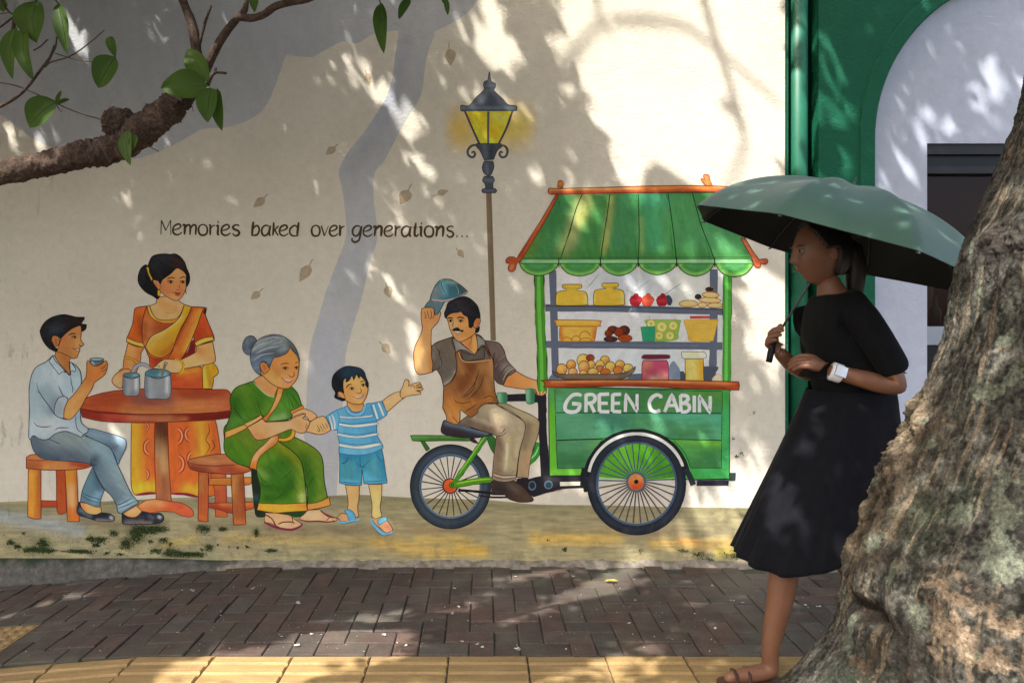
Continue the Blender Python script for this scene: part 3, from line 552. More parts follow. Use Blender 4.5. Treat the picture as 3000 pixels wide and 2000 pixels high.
# ---- stool of the old woman
GAIN[0] = 1.85*GK
fig('painted_stool', 'painted wooden stool under the old woman in the green sari'); crop(600, 1230)
part('leg')
fill('60,610^ 245,610^ 260,1110^ 125,1110^ 110,800', '#a0482c', [('150,640 160,720', 20, '#b06028', .8), ('160,1060 250,1090', 20, '#ac5a28', .8)], (88, .14, 40, 5), (1.6, WLn))
fill('50,665^ 540,655^ 540,720^ 460,745 50,745^', '#a8622c', [('100,680 500,680', 8, '#b8762c', .7)], (0, .15, 40, 5), (1.8, WLn)); fill('40,950^ 320,945 560,935^ 565,1010^ 320,1065 180,1030 40,1000^', '#9c4424', [('60,985 300,1040', 8, '#8a2a20', .8), ('200,960 540,955', 8, '#b06a34', .8)], (5, .16, 40, 5), (1.8, WLn))
crop(60, 1180); fill('2050,770^ 2160,800^ 2155,1362^ 2050,1355 2040,1340^', '#9c4a26', [('2090,850 2090,1000', 10, '#b07a3c', .7), ('2130,900 2120,1300', 12, '#a4522a', .7), ('2060,1300 2140,1340', 10, '#b05a24', .7)], (88, .18, 50, 5), (2, WLn))
crop(600, 1230); fill('300,610^ 445,600^ 460,900 472,1198^ 330,1202^ 315,900', '#965428', [('340,680 350,900', 16, '#a8713a', .8), ('430,700 440,1100', 12, '#7c3a1c', .8), ('350,1150 460,1180', 14, '#b0622e', .8), ('400,900 400,1100', 20, '#8e4726', .7)], (88, .18, 50, 5), (2, WLn))
part(); fill('-180,450^ 0,410 140,392 240,390^ 400,490 530,560 525,580^ 450,605 280,620 100,605 -50,590 -160,560 -190,500', '#9a5030', [('-100,470 350,490', 24, '#ac7446', .8), ('200,560 480,580', 20, '#8c3420', .8), ('-140,540 0,580', 20, '#6a2418', .8), ('380,520 480,540', 10, '#b06a30', .7)], (3, .2, 50, 5), (2.2, WLn))
line('-180,490 -60,515 120,525 240,518 380,512', 2, WLn)
# ---- old woman
GL_ = '#1c2610'
GRN, GRL, GRD = '#3c6a16', '#6f7c1c', '#2c4c10'
fig('painted_old_woman', 'painted old woman with a grey bun and green sari reaching for a child')
part('foot')
fill('690,1090^ 700,1060 940,1050 1010,1120 1100,1180 1105,1220 1020,1245 880,1235 780,1190 690,1165', '#b88a5c', [('760,1100 900,1160', 24, '#c49a70', .7), ('900,1210 1060,1220', 12, '#c8a078', .7)], None, (1.6, ML), mesh_step=4)
fill('1090,1130^ 1170,1040 1320,1025^ 1400,1080 1500,1120 1520,1140 1480,1165 1300,1160 1120,1150', '#bf936a', [('1200,1080 1300,1120', 18, '#c9a47c', .7)], None, (1.6, ML), mesh_step=4)
part('sandal')
line('680,1170 780,1215 860,1240 1000,1255 1110,1210 1110,1185', 6, '#6e2238', .6); line('700,1085 770,1130 810,1200 830,1225|840,1195 900,1170 1000,1168 1030,1190|1000,1100 1015,1180', 3.4, '#5c1c20', .6); line('1100,1140 1180,1160 1300,1158 1420,1168 1500,1150|1330,1040 1400,1090 1440,1110 1520,1120|1440,1110 1400,1150', 3.6, '#6a1c2c', .6)
line('930,1205 945,1220|960,1200 975,1218|990,1198 1002,1215', 1.3, ML)
part('arm'); crop(600, 950)
fill('985,990^ 1100,930 1135,960 1230,1000 1290,1055 1210,1110 1160,1060 1000,1100^', SKL, [('1080,980 1200,1020', 16, '#c09468', .7)], None, (1.8, ML))
part('sari_skirt'); crop(600, 1230)
fill('845,250^ 950,230 1030,195^ 1200,280 1320,380 1360,500 1370,680 1410,880 1445,975^ 1300,1010 1180,1030^ 1150,700', '#406414', [('1100,260 1280,380', 30, '#6a7c1c', .85), ('1150,450 1160,700', 30, '#2e5410', .8), ('1300,500 1330,800', 16, '#5f7a24', .7), ('1220,640 1200,900', 16, '#2f5c12', .7), ('1390,850 1300,900', 10, '#6a7f2a', .6)], (62, .2, 30, 5), (2.4, GL_))
line('1215,560 1180,640 1160,680|1260,640 1200,740 1180,800|1150,500 1165,700', 2, '#24400c')
fill('1180,960^ 1300,940 1430,885^ 1445,975^ 1320,1010 1180,1030^', '#bf7c30', [('1230,990 1400,940', 10, '#c98a44', .7)], (-10, .1, 20, 5), (1.8, ML)); fill('560,560^ 620,560 700,1070^ 690,1110 600,1110 575,1040^', '#1d2812', ()); fill('530,560^ 640,560^ 660,1060^ 580,1090^ 545,800', '#1b2213', [('580,880 600,900', 10, '#2c4448', .7)], None, None); fill('700,1050^ 1180,1040^ 1120,1100 1040,1115 960,1090^', '#1d3a16', ())
fill('225,215^ 240,60 450,0 620,-60 900,-60 1000,105^ 1030,130 1010,200 960,240 845,240^ 1000,350 1080,430 1120,520 1150,700 1170,900 1175,1040^ 900,1055 720,1060 600,1030^ 620,960 640,800 605,640 600,580^ 520,545 360,490 260,410 222,330', GRN, [('400,200 560,260', 40, '#67751e', .8), ('300,300 420,440', 40, '#3f6a14', .8), ('860,300 1040,420 1090,520', 26, '#7d7a14', .85), ('1090,600 1120,900', 20, '#6f8228', .8), ('760,460 900,520', 40, '#2e5c12', .8), ('700,640 960,640', 36, '#33611a', .7), ('660,760 900,780 980,700', 14, '#27500e', .8), ('700,900 900,860 1000,760', 12, '#234a0c', .7), ('1120,870 1130,940', 10, '#b8c070', .6), ('620,580 700,640', 10, '#6e8a3c', .7), ('760,420 640,480', 18, '#567a1c', .7)], (58, .22, 30, 5), (2.4, GL_))
line('610,590 660,680 720,720|1000,570 940,640 880,680|640,700 700,760 800,740|940,800 860,880 760,920', 1.8, '#27420e')
fill('620,950^ 900,960 1165,945^ 1180,1040^ 980,1052 800,1062 600,1030^', '#c48c24', [('700,1010 1100,1000', 10, '#d09a30', .7), ('1080,960 1160,1000', 16, '#b8742e', .7)], (2, .1, 30, 5), (2, ML))
fill('1000,105^ 1035,125 1035,170 1000,220 930,245 845,240^ 848,205^ 930,205 985,170', '#c98c20', (), None, (1.8, ML))
fill('755,200^ 845,165^ 845,230 800,290 700,360 630,430 600,510 595,570^ 515,545^ 540,440 600,350 680,280', '#b9722e', [('780,210 640,340 560,460', 8, '#c89a6c', .8), ('545,520 590,540', 12, '#bf6a18', .8)], (-50, .14, 24, 5), (1.9, ML))
part('sari_top'); crop(600, 950)
fill('232,1310^ 240,1200 280,1080 305,980 290,880 310,790 370,720 470,680 560,650^ 640,740 800,830^ 830,740 1000,715^ 1060,780 1090,850 1115,930^ 1050,970 985,990^ 985,1080 700,1120^ 650,1040 480,1140 340,1200', GRN, [('400,760 520,860 560,960', 36, '#52761c', .8), ('340,900 380,1020', 26, '#1f4c0c', .8), ('640,820 640,960', 26, '#2c5a12', .8), ('760,880 700,1000', 20, '#52781e', .7), ('960,780 1000,880', 24, '#1f4d0e', .8), ('850,1000 960,900', 30, '#4c8028', .8), ('900,1060 800,1090', 12, '#8aa86a', .6), ('340,1120 440,1080', 20, '#4d7a2c', .6)], (50, .2, 30, 5), (2.4, GL_))
line('330,940 380,1020 430,1090|600,860 640,1000 660,1060|340,880 360,960|960,830 1000,900 1020,960|1000,800 1050,880 1080,930|940,780 980,960', 1.8, '#1a300a')
fill('840,725^ 905,738^ 880,840 830,940 770,1020 705,1110^ 660,1080^ 740,1000 800,880 825,800', '#bd7a2c', [('850,820 760,980', 8, '#c89a5c', .8), ('690,1070 720,1040', 10, '#b8622a', .8)], (-60, .12, 20, 5), (1.9, ML))
fill('985,995^ 1060,960 1125,925^ 1140,965^ 1080,985 990,1030^', '#bf7c32', (), None, (1.8, ML)); fill('235,1230^ 340,1190 480,1140^ 490,1185^ 370,1250 232,1310^', '#bf7c2c', [('280,1250 440,1180', 8, '#c99a50', .8)], None, (1.9, ML)); fill('450,1140^ 560,1090 650,1035^ 665,1070^ 570,1130 490,1175^', '#c4883c', [('500,1150 640,1070', 6, '#cfa468', .7)], None, (1.8, ML))
part('neck')
fill('560,640^ 650,590 760,600 900,700 840,730 800,832^ 720,810 640,740', '#c08c58', [('640,660 740,740', 22, '#b87c48', .7), ('700,620 760,640', 14, '#c89460', .6)], (20, .06, 20, 8), (1.8, ML))
line('560,655 640,745 720,810 800,832', 3, '#9aa878', .6)
part('arm'); crop(600, 950)
fill('490,1180^ 600,1120 660,1085 700,1120^ 960,1105 1000,1080 1100,1040 1155,1025 1150,1050 1120,1075^ 1190,1100 1215,1135 1200,1170 1185,1210 1150,1240 1090,1245 1030,1220 980,1205 850,1255 740,1300 620,1325 560,1290', SKL, [('620,1200 700,1240', 34, '#c48e5a', .8), ('820,1180 1000,1140', 20, '#c79c6e', .8), ('1040,1100 1120,1180', 16, '#c28a56', .8), ('560,1260 640,1300', 14, '#b47848', .7)], (-12, .06, 24, 8), (2, ML))
line('980,1070 1060,1040 1130,1020 1158,1030 1140,1055|1120,1075 1170,1090|1165,1135 1175,1165 1200,1180|1155,1165 1165,1190 1185,1195|1195,1120 1215,1140|1150,1215 1160,1230', 1.8, ML)
part('hair')
ell(520, 240, 84, 112, '#4c525c', [('480,200 560,180', 16, '#626a74', .7), ('470,300 500,330', 12, '#5f6b7c', .7), ('540,260 560,220', 8, '#3a4048', .8)], (60, .35, 14, 4), (1.8, '#22262c'), rot=12)
part('face')
fill('640,560^ 700,450 800,380 900,340 990,260 1060,340 1085,440 1075,560 1060,620 1010,690 965,730 900,735 820,710 740,660', '#b97c40', [('980,300 1030,380', 20, '#c08038', .8), ('740,560 840,640', 30, '#c89656', .8), ('780,480 840,560', 14, '#b06c34', .7), ('1000,640 1020,600', 14, '#bd8450', .7), ('700,520 760,560', 10, '#cc8a44', .7), ('940,700 900,680', 12, '#bb8452', .6)], (20, .06, 20, 10), (1.9, ML), mesh_step=4)
fill('632,445^ 680,430 720,460 750,510^ 720,545 690,565 660,540 640,500', '#b8763c', [('680,470 690,510', 6, '#9a5024', .7)], None, (1.8, ML), mesh_step=4)
ell(683, 562, 12, 12, '#b88a34', (), None, (1.2, '#5c3010'), n=12); line('665,540 672,560 690,575', 1.4, ML)
line('870,462 910,448 970,448', 2.2, '#4a2c1c'); line('1035,450 1060,435 1085,440', 2, '#4a2c1c'); line('885,505 920,490 968,500', 2.4, '#30140e'); line('892,510 930,520 965,508', 1.2, '#6b3424'); line('1025,500 1055,482 1088,492', 2.2, '#30140e'); line('1030,500 1060,512 1082,500', 1.2, '#6b3424')
ell(925, 503, 14, 13, '#3a1a12', n=12); ell(1055, 498, 12, 12, '#3a1a12', n=12)
line('1015,540 1030,575 1015,600 985,600 960,578', 1.9, ML); line('1000,470 990,520|880,610 885,600', 1.2, '#8a4c2c')
line('882,612 930,640 1005,645', 2, '#5c1c1c'); fill('900,628^ 950,638 1003,645^ 985,664 955,668 925,655', '#b4736c', (), None, (1.1, ML), mesh_step=4); line('905,628 960,640 1000,640', 1.8, '#e0cfc0')
part('hair')
fill('520,370^ 540,280 600,190 680,140 790,115 900,135 1000,210 1060,300 1090,400 1088,430^ 1060,360 1000,290 985,255^ 940,330 850,370 790,390 750,480^ 735,500^ 700,430 650,430 635,480 645,540 650,590^ 590,550 540,470', '#565e66', [('640,240 760,180 880,170', 16, '#7f8484', .7), ('640,300 800,260 920,260', 12, '#80888a', .6), ('600,400 560,460', 20, '#5f6c80', .8), ('700,360 800,330', 14, '#3b4048', .8), ('980,220 1050,320', 12, '#4a4a46', .8), ('760,420 690,400', 12, '#5a7484', .7), ('560,270 620,200', 8, '#8a9090', .6)], (-22, .45, 34, 5), (1.8, '#22262c'), mesh_step=4)
line('550,300 620,240 720,200|580,340 700,280 860,250|560,420 660,350 800,330|640,200 760,150 880,160', 1.6, '#a2a8a8', .2)
# ---- child
crop(600, 1230)
SB, SBL = '#4d8fae', '#3c6f94'
fig('painted_child', 'painted small child in a blue striped shirt stretching out one arm')
part('leg')
fill('1615,745^ 1778,745^ 1770,900 1755,1000 1770,1110^ 1700,1100 1640,1020^ 1645,920', '#c08c54', [('1680,800 1700,1000', 22, '#c89c66', .7)], (85, .06, 20, 8), (1.8, ML)); fill('1880,735^ 2035,735^ 2030,880 2015,1000 2035,1100^ 2000,1140 1950,1140 1915,1100^ 1920,960', '#c8985a', [('1960,880 1970,1080', 22, '#d8b070', .8)], (85, .06, 20, 8), (1.8, ML))
part('foot')
fill('1525,1110^ 1570,1070 1640,1080 1700,1100 1760,1120 1770,1150 1640,1160 1560,1160', '#c08a5a', (), None, (1.6, ML)); fill('1920,1100^ 1960,1130 2030,1110 2100,1160 2150,1230 2150,1270 2080,1290 2020,1240 1940,1170', '#c88e60', [('2090,1210 2130,1260', 8, '#b8504c', .6)], None, (1.6, ML))
line('1550,1095 1580,1110|1545,1115 1575,1128|2060,1215 2085,1250|2085,1200 2110,1240|2110,1185 2135,1230|1540,1130 1570,1142', 1.3, ML)
part('sandal')
fill('1600,1040^ 1650,1022 1710,1060 1740,1140 1730,1150^ 1660,1150 1640,1090', '#3f87a6', [('1640,1050 1700,1120', 8, '#5ea3c0', .7)], None, (1.6, '#25506c')); line('1530,1155 1580,1178 1680,1160 1770,1145 1778,1125', 6, '#64a0c0', .6); line('1535,1170 1590,1188 1680,1170 1775,1150', 1.6, '#25506c')
fill('1980,1160^ 2030,1115 2080,1110 2095,1150^ 2040,1180 2005,1205^', '#68a8c8', (), None, (1.6, '#25506c')); line('1915,1125 1925,1180 1990,1260 2060,1305 2130,1300 2160,1275', 7, '#5a9cc0', .6); line('1915,1190 1985,1280 2060,1325 2140,1305 2165,1280', 1.8, '#25506c')
part('arm'); crop(600, 950)
fill('2040,880^ 2100,830 2180,785 2255,765^ 2290,745 2320,800 2300,835^ 2240,880 2160,950 2090,1010^', '#c4925c', [('2120,880 2260,800', 24, '#cca070', .8), ('2360,740 2440,720', 18, '#cb9c6c', .7)], (-30, .05, 20, 8), (1.9, ML))
crop(1180, 800); fill('-24,1345^ 0,1300 18,1240 35,1220 60,1224 74,1250 66,1296^ 120,1268 180,1254 205,1262 200,1276 150,1290^ 205,1276 222,1288 215,1300 150,1312^ 222,1312 236,1328 222,1344 158,1344^ 204,1364 210,1384 190,1392 110,1400 50,1412 -6,1436^ -30,1400', '#c6955f', [('60,1330 110,1360', 18, '#cea06e', .8)], None, (1.9, ML), mesh_step=4)
line('-12,1352^ -4,1400 -2,1428', 6, '#c6955f', 1); line('130,1302 205,1280|135,1326 222,1316|140,1352 205,1368|90,1300 128,1292 140,1330', 1.5, ML)
crop(600, 950)
fill('1210,1120^ 1290,1070 1380,1060 1440,1180 1445,1215^ 1380,1250 1300,1262 1200,1235 1165,1225 1190,1180', '#c8965e', [('1280,1150 1380,1130', 24, '#cc9c66', .8)], None, (1.9, ML))
line('1290,1150 1310,1190 1325,1215 1310,1230 1290,1200|1320,1150 1340,1190 1360,1220|1345,1130 1370,1180 1395,1205|1385,1130 1405,1170 1415,1190|1335,1225 1390,1225', 1.6, ML)
part('neck')
fill('1635,885^ 1815,900^ 1830,960 1760,1010 1680,990 1640,940', '#c08c50', [('1700,920 1800,930', 12, '#b47a42', .7)], None, (1.7, ML), mesh_step=4)
part('shorts'); crop(600, 1230)
fill('1550,370^ 2030,330^ 2050,420 2070,560 2095,720^ 1960,732 1830,728^ 1812,600 1805,560^ 1800,650 1800,742^ 1680,748 1548,720^ 1550,500', '#2c7a94', [('1640,520 1660,600', 30, '#46838a', .8), ('1950,520 1960,620', 30, '#4a8690', .8), ('1840,640 1900,700', 14, '#52a4c0', .8), ('1560,700 1780,715', 7, '#5aa0b8', .7), ('1850,705 2080,700', 7, '#5aa0b8', .7), ('1600,420 1760,420', 14, '#2a6c8a', .8), ('2040,460 2070,660', 12, '#27708c', .8)], (84, .16, 30, 6), (2.2, '#1d4a68'))
line('1650,410 1620,470 1565,495|1660,420 1630,480 1570,500|1975,390 2000,440 2040,475|1785,410 1785,500 1810,535 1900,450|1745,480 1780,530 1850,545|1550,700 1680,720 1800,715|1830,705 1960,700 2085,690', 1.7, '#1d4a68')
part('shirt'); crop(600, 950)
fill('1390,1060^ 1480,1000 1600,950 1640,940 1700,1000 1800,990 1860,910 1920,905 2035,880^ 2060,940 2095,1020 2060,1060 1975,1110^ 1978,1260 2010,1330 2045,1390 2045,1420^ 1940,1470 1800,1500 1660,1495 1540,1475^ 1545,1360 1530,1280 1525,1200 1510,1210 1450,1215^ 1440,1150', SB, [('1600,980 1560,1200', 26, '#5e9cb8', .7), ('1950,960 1960,1300', 20, '#4584a8', .7), ('1600,1460 1980,1450', 14, '#6aa4bc', .7), ('1480,1040 1500,1180', 16, '#5a98b4', .7), ('1760,1300 1780,1440', 30, '#5d9bb4', .6)], (85, .14, 30, 7), (2, '#23587c'))
for s in ('1545,1050 1700,1060 1900,1040 1925,1035 1920,1060 1700,1078 1550,1070', '1548,1130 1700,1150 1970,1125 1975,1150 1750,1182 1552,1160', '1535,1250 1750,1280 1970,1245 1975,1270 1750,1305 1540,1275', '1552,1368 1750,1395 2000,1358 2020,1385 1800,1428 1556,1400'):
    fill(s, '#c3c0b0', [], (2, .08, 20, 5), (1.3, '#2f6488'))
for s in ('1430,1050 1450,1120 1470,1215', '1462,1035 1490,1110 1495,1200'): line(s, 3.6, '#c3c0b0', .8)
line('1935,920 1960,1000 1985,1080|1995,900 2020,960 2055,1050', 5, '#c3c0b0', .8); line('1905,905 1925,1000 1975,1100|1520,990 1545,1080 1525,1200|1540,1120 1700,1140 1970,1110|1535,1235 1750,1262 1975,1230|1545,1350 1760,1378 1990,1345', 1.5, '#23587c')
line('1625,945 1660,1010 1740,1040 1810,1010 1850,915', 7, '#6c9cb8', .8); line('1605,950 1645,1025 1740,1055 1825,1025 1862,915|1640,940 1680,1000 1740,1015 1800,990 1830,915', 1.5, '#23587c')
part('face')
fill('1585,640^ 1640,600 1720,560 1800,600 1850,650 1875,720 1868,790 1840,860 1800,910 1720,915 1640,885 1600,840 1590,760', '#c29052', [('1720,620 1760,680', 24, '#c69a58', .8), ('1640,790 1680,850', 18, '#bb8248', .7), ('1830,760 1840,820', 12, '#bb834a', .7), ('1760,850 1800,880', 12, '#c89c60', .6)], (20, .05, 20, 10), (1.9, ML), mesh_step=4)
fill('1525,785^ 1550,768 1590,790 1620,850^ 1580,845 1540,820', '#bc844c', (), None, (1.7, ML), mesh_step=4)
line('1625,728 1650,695 1690,685', 2.8, '#20130e'); line('1785,665 1815,648 1838,652', 2.6, '#20130e'); line('1660,735 1690,720 1720,738', 2.3, '#2a140e'); line('1665,742 1695,752 1718,742', 1.1, '#6b3a24'); line('1790,695 1820,682 1848,695', 2.3, '#2a140e'); line('1795,700 1825,712 1845,700', 1.1, '#6b3a24'); ell(1690, 736, 12, 12, '#22120c', n=12); ell(1820, 697, 12, 12, '#22120c', n=12)
line('1785,730 1800,765 1780,790 1745,785|1735,780 1745,790', 1.8, ML); line('1700,832 1760,830 1825,800', 2, '#4c1a14'); fill('1730,835^ 1790,825 1822,803^ 1815,830 1780,850 1750,848', '#b4806c', (), None, (1, ML), mesh_step=4); line('1720,832 1770,828 1815,808', 1.6, '#e0d4c0')
part('hair')
fill('1580,880^ 1510,850 1490,830 1500,780 1465,720 1460,650 1480,580 1540,520 1620,480 1700,482 1780,500 1830,540 1850,600 1880,680 1875,730^ 1850,700 1845,650^ 1800,600 1785,575 1775,620 1755,590 1740,570^ 1730,600 1710,640^ 1690,590 1660,640 1620,665^ 1625,620 1595,640 1590,720 1600,790^ 1560,765 1525,775 1530,830 1600,850^ 1615,870', '#13161c', [('1640,540 1740,540', 26, '#1f3444', .8), ('1500,620 1540,700', 16, '#15130f', .7), ('1800,560 1840,620', 12, '#1a2a36', .7)], (50, .4, 22, 5), (1.5, '#0a0a0c'))

# ---- vendor and tricycle
LAY[0] = LAYB
GAIN[0] = 1.75*GK
BK = '#1d1c22'
fig('painted_tricycle', 'painted green cargo tricycle ridden by the vendor with a cap'); crop(1180, 1180)
part('rear_wheel')
for a in range(0, 360, 15):
    if a in (300, 315, 0): continue
    x1, y1 = 548+95*math.cos(R(a+4)), 948+95*math.sin(R(a+4)); x2, y2 = 548+340*math.cos(R(a+8)), 948+350*math.sin(R(a+8)); line(f'{x1:.0f},{y1:.0f} {x2:.0f},{y2:.0f}', 2.8, '#2a1c1c', 1)
ringfill(548, 960, 340, 462, '#20262c', '#3a444e', (2.2, '#12141c'), sq=1.045); arc(548, 955, 352, 366, 0, 360, 2.2, '#5a6a7c', n=50); arc(548, 958, 336, 350, 0, 360, 2.2, '#6a7888', n=50)
ell(545, 950, 92, 92, '#191c20', n=26); ell(545, 950, 76, 78, '#b8461c', [('500,920 560,900', 12, '#c8542a', .7)], None, None, n=26)
part('frame')
FR = '#3c7a1c'; FD = '#1e3c10'
fill('770,350^ 880,470^ 820,460^ 740,420^', '#2c1e22', ()); fill('95,385^ 130,370 600,375^ 780,400^ 760,435^ 500,432 200,438 110,430^', '#3d6c28', [('120,385 560,385', 6, '#5a8a44', .8), ('300,425 700,425', 6, '#254c14', .8)], (0, .15, 40, 5), (2, FD)); fill('200,430^ 245,432^ 310,525^ 270,550^', '#2f5c20', (), None, (1.8, FD))
fill('960,380^ 1030,370^ 1075,440 1065,560 1045,580^ 1000,500', '#2c5a24', (), None, (1.8, FD)); line('960,370 850,540 740,700 650,830 555,960', 14, FD, 1); line('958,372 850,538 740,698 650,828 557,955', 11.5, FR, 1); line('950,375 845,525 735,685 640,820', 3.4, '#7aa83c', .6)
line('560,945 700,920 900,890 1025,880', 17, FD, 1); line('560,943 700,918 900,888 1025,879', 14, '#467c14', 1); line('620,925 800,890 1000,870', 3.6, '#86ac30', .6); ell(560, 942, 26, 26, '#3f7a1c', (), None, (2, FD), n=18); ell(562, 940, 10, 10, '#10140c', n=12)
part('chain'); line('640,1000 800,1010 1020,1035', 6.5, '#1c1416', 1); line('880,1060 1020,1080 1200,1080', 4.5, '#241a1c', 1); line('1020,1040 1160,1045', 6.5, '#1c1416', 1)
part('frame')
line('1570,455 1540,560 1480,640 1400,710 1315,755', 21, FD, 1); line('1572,455 1542,560 1480,638 1400,706 1318,752', 18, '#2f7a2c', 1); line('1560,500 1520,590 1440,660', 4.5, '#6ab468', .6)
part('drive_box')
fill('1320,860^ 1440,870 1520,850 1600,835^ 2080,825^ 2140,780^ 2140,950^ 2115,975^ 1850,985 1700,1020 1500,1080^ 1400,1000^', BK, [('1660,870 1780,880', 12, '#3a3838', .7), ('1900,860 2040,860', 10, '#2a2628', .7)], None, None); fill('1805,905^ 2045,900^ 2045,945^ 1805,952^', '#c9bda8', (), None, None)
line('1590,1045 1700,1020 1850,990', 1.4, '#6a3a2a'); ell(1485, 948, 46, 54, '#566470', (), None, None, n=20); ell(1485, 945, 34, 42, '#1c2832', n=18); ell(1672, 938, 50, 50, '#566470', n=20); ell(1674, 940, 36, 36, '#1f3a44', n=18)
part('handlebar')
line('1600,-300 1600,0 1605,300 1625,600 1635,835', 22, BK, 1)
crop(1180, 800)
line('1200,1432 1430,1425', 20, BK, 1); line('1490,1432 1570,1445 1600,1520 1605,1600', 21, BK, 1)
crop(1180, 1180); part('saddle')
fill('450,250^ 470,205 500,200 640,240 760,280 1000,345 1060,350^ 960,380 820,400 700,395 560,380 460,350 440,310', '#23252c', [('500,225 700,275 960,340', 8, '#5f6b78', .85), ('500,330 700,360', 10, '#3a1e22', .5)], (14, .15, 24, 5), (2, '#101014'))
fig('painted_vendor', 'painted moustached vendor in a brown apron raising his blue cap')
part('leg')
fill('1060,10^ 1180,5 1300,60 1480,140 1560,200 1570,260 1550,380 1500,520 1460,700 1440,860^ 1310,850^ 1330,650 1370,400 1400,240 1280,120', '#8c7c5c', [('1300,90 1480,170', 14, '#a0906c', .8), ('1440,250 1400,500', 12, '#6e5a48', .8), ('1440,600 1400,800', 14, '#a07c5c', .7)], (75, .12, 30, 6), (1.9, '#33221a'))
part('shoe')
fill('1020,890^ 1130,880 1310,900^ 1380,960 1470,1060 1500,1115 1440,1135 1330,1135 1220,1100 1160,1050 1020,1040^', '#3a2a22', [('1100,960 1160,1010', 14, '#252022', .8), ('1300,960 1400,1080', 16, '#4c3828', .8), ('1230,940 1300,1000', 10, '#4a443e', .7)], (35, .2, 24, 5), (1.8, '#15100e')); fill('1310,870^ 1440,862 1445,1000 1500,1080^ 1380,960 1300,920^', '#1e1a1c', ())
part('leg')
fill('640,225^ 740,150 860,60 940,10 1060,10^ 1200,90 1320,160 1395,220 1405,300 1380,420 1340,560 1310,780 1300,880^ 1200,905 1100,900 1025,870^ 1045,620 1075,380^ 1000,345 850,300', '#857560', [('900,60 1100,60', 30, '#98886a', .8), ('1120,100 1260,220 1300,320', 40, '#a3957a', .85), ('760,220 1000,310', 30, '#5f4c3c', .85), ('800,160 1000,240', 8, '#a0937c', .7), ('1110,420 1100,760', 22, '#5d463a', .85), ('1250,400 1220,700', 26, '#998a64', .8), ('1200,480 1180,760', 5, '#c9bca0', .6), ('1340,400 1300,600', 8, '#b0a080', .6), ('1150,300 1180,330', 14, '#8f7f6c', .7)], (70, .13, 34, 6), (2, '#33221a'))
line('1030,800 1150,830 1300,825|1025,840 1150,870 1300,860|1075,380 1140,370 1200,330|1100,350 1150,330 1180,290|1130,270 1110,330|1240,810 1280,770', 1.7, '#33221a'); line('1040,815 1150,848 1290,842', 3, '#bc9c84', .5)
part('arm'); crop(1180, 800)
fill('1155,1260^ 1200,1190 1250,1150 1305,1125^ 1400,1180 1500,1220 1590,1240 1640,1290 1658,1350 1640,1380 1600,1405 1540,1400^ 1520,1370 1480,1330 1400,1330 1250,1310 1160,1290', '#bf8448', [('1220,1220 1300,1280', 24, '#b8723c', .8), ('1350,1250 1500,1290', 20, '#c0864a', .8), ('1560,1300 1640,1360', 20, '#c89a70', .7)], (15, .05, 24, 8), (2, ML))
line('1520,1325 1535,1370 1550,1395|1560,1325 1575,1370 1570,1405|1595,1315 1615,1350 1605,1390|1640,1310 1650,1350', 2, ML)
crop(1180, 800); part('grip')
CUR[0] = [k for k, n_, l in ORDER if n_ == 'painted_tricycle'][0]; part('grip')
for (x, y, w, h) in ((1140, 1430, 58, 60), (1462, 1412, 50, 84)):
    fill(f'{x-w},{y-h*.6} {x-w+12},{y-h} {x+w-12},{y-h} {x+w},{y-h*.7} {x+w},{y+h*.6} {x+w-16},{y+h} {x-w+12},{y+h*.9}', '#3d7a54', [(f'{x-w*.6},{y-h*.6} {x-w*.6},{y+h*.5}', 9, '#7aa88a', .8), (f'{x+w*.6},{y-h*.6} {x+w*.6},{y+h*.4}', 8, '#2f6444', .8)], None, (1.5, '#2a5a40'), mesh_step=4)
CUR[0] = [k for k, n_, l in ORDER if n_ == 'painted_vendor'][0]
part('arm')
fill('220,410^ 260,395 340,395 362,420^ 430,440^ 435,470 420,520 400,570 350,620 330,650^ 325,760 330,880 345,1000 350,1130^ 260,1155 180,1160 140,1100 130,1020 125,920 150,820 190,740 225,640 215,560 210,470', '#bf8a50', [('270,600 240,760', 22, '#c49058', .8), ('220,900 200,1080', 26, '#cc9c68', .8), ('320,900 330,1100', 10, '#b06e34', .7), ('300,560 380,520', 18, '#c08050', .7), ('180,820 170,1000', 12, '#c88a54', .7)], (88, .05, 24, 8), (2, ML))
line('250,440 262,490 270,520 245,510|280,430 295,490 305,525|320,425 330,480 320,530 305,520|355,420 362,480 345,515 330,500|235,440 225,480', 1.7, ML)
part('cap')
fill('435,75^ 490,68 560,75 620,110 680,150 745,210^ 720,240 620,290 540,315 480,330^ 450,390 400,470 370,478^ 362,420 330,395 250,390^ 280,340 310,310 330,240 370,150 410,100', '#4d7078', [('480,160 560,240', 40, '#2c6270', .85), ('450,120 480,230', 10, '#6fa6b4', .7), ('380,200 370,280', 18, '#7a8480', .8), ('640,170 680,200', 22, '#3a4c50', .8), ('440,380 400,440', 18, '#4a7a86', .8), ('320,340 380,360', 16, '#5c6664', .7), ('500,100 600,110', 6, '#7a9c8c', .7)], (60, .16, 20, 5), (1.9, '#2c1e1c'), mesh_step=4)
line('740,215 640,280 540,308 440,318 340,305', 4.5, '#b49c9c', .5); line('745,208 690,250 560,310 470,332|440,80 450,150 500,260|330,325 420,320', 1.6, '#2c1e1c'); line('610,140 640,200 630,250', 2, '#6a9088', .3); ell(440, 78, 14, 10, '#6aa0ac', n=12)
part('shirt')
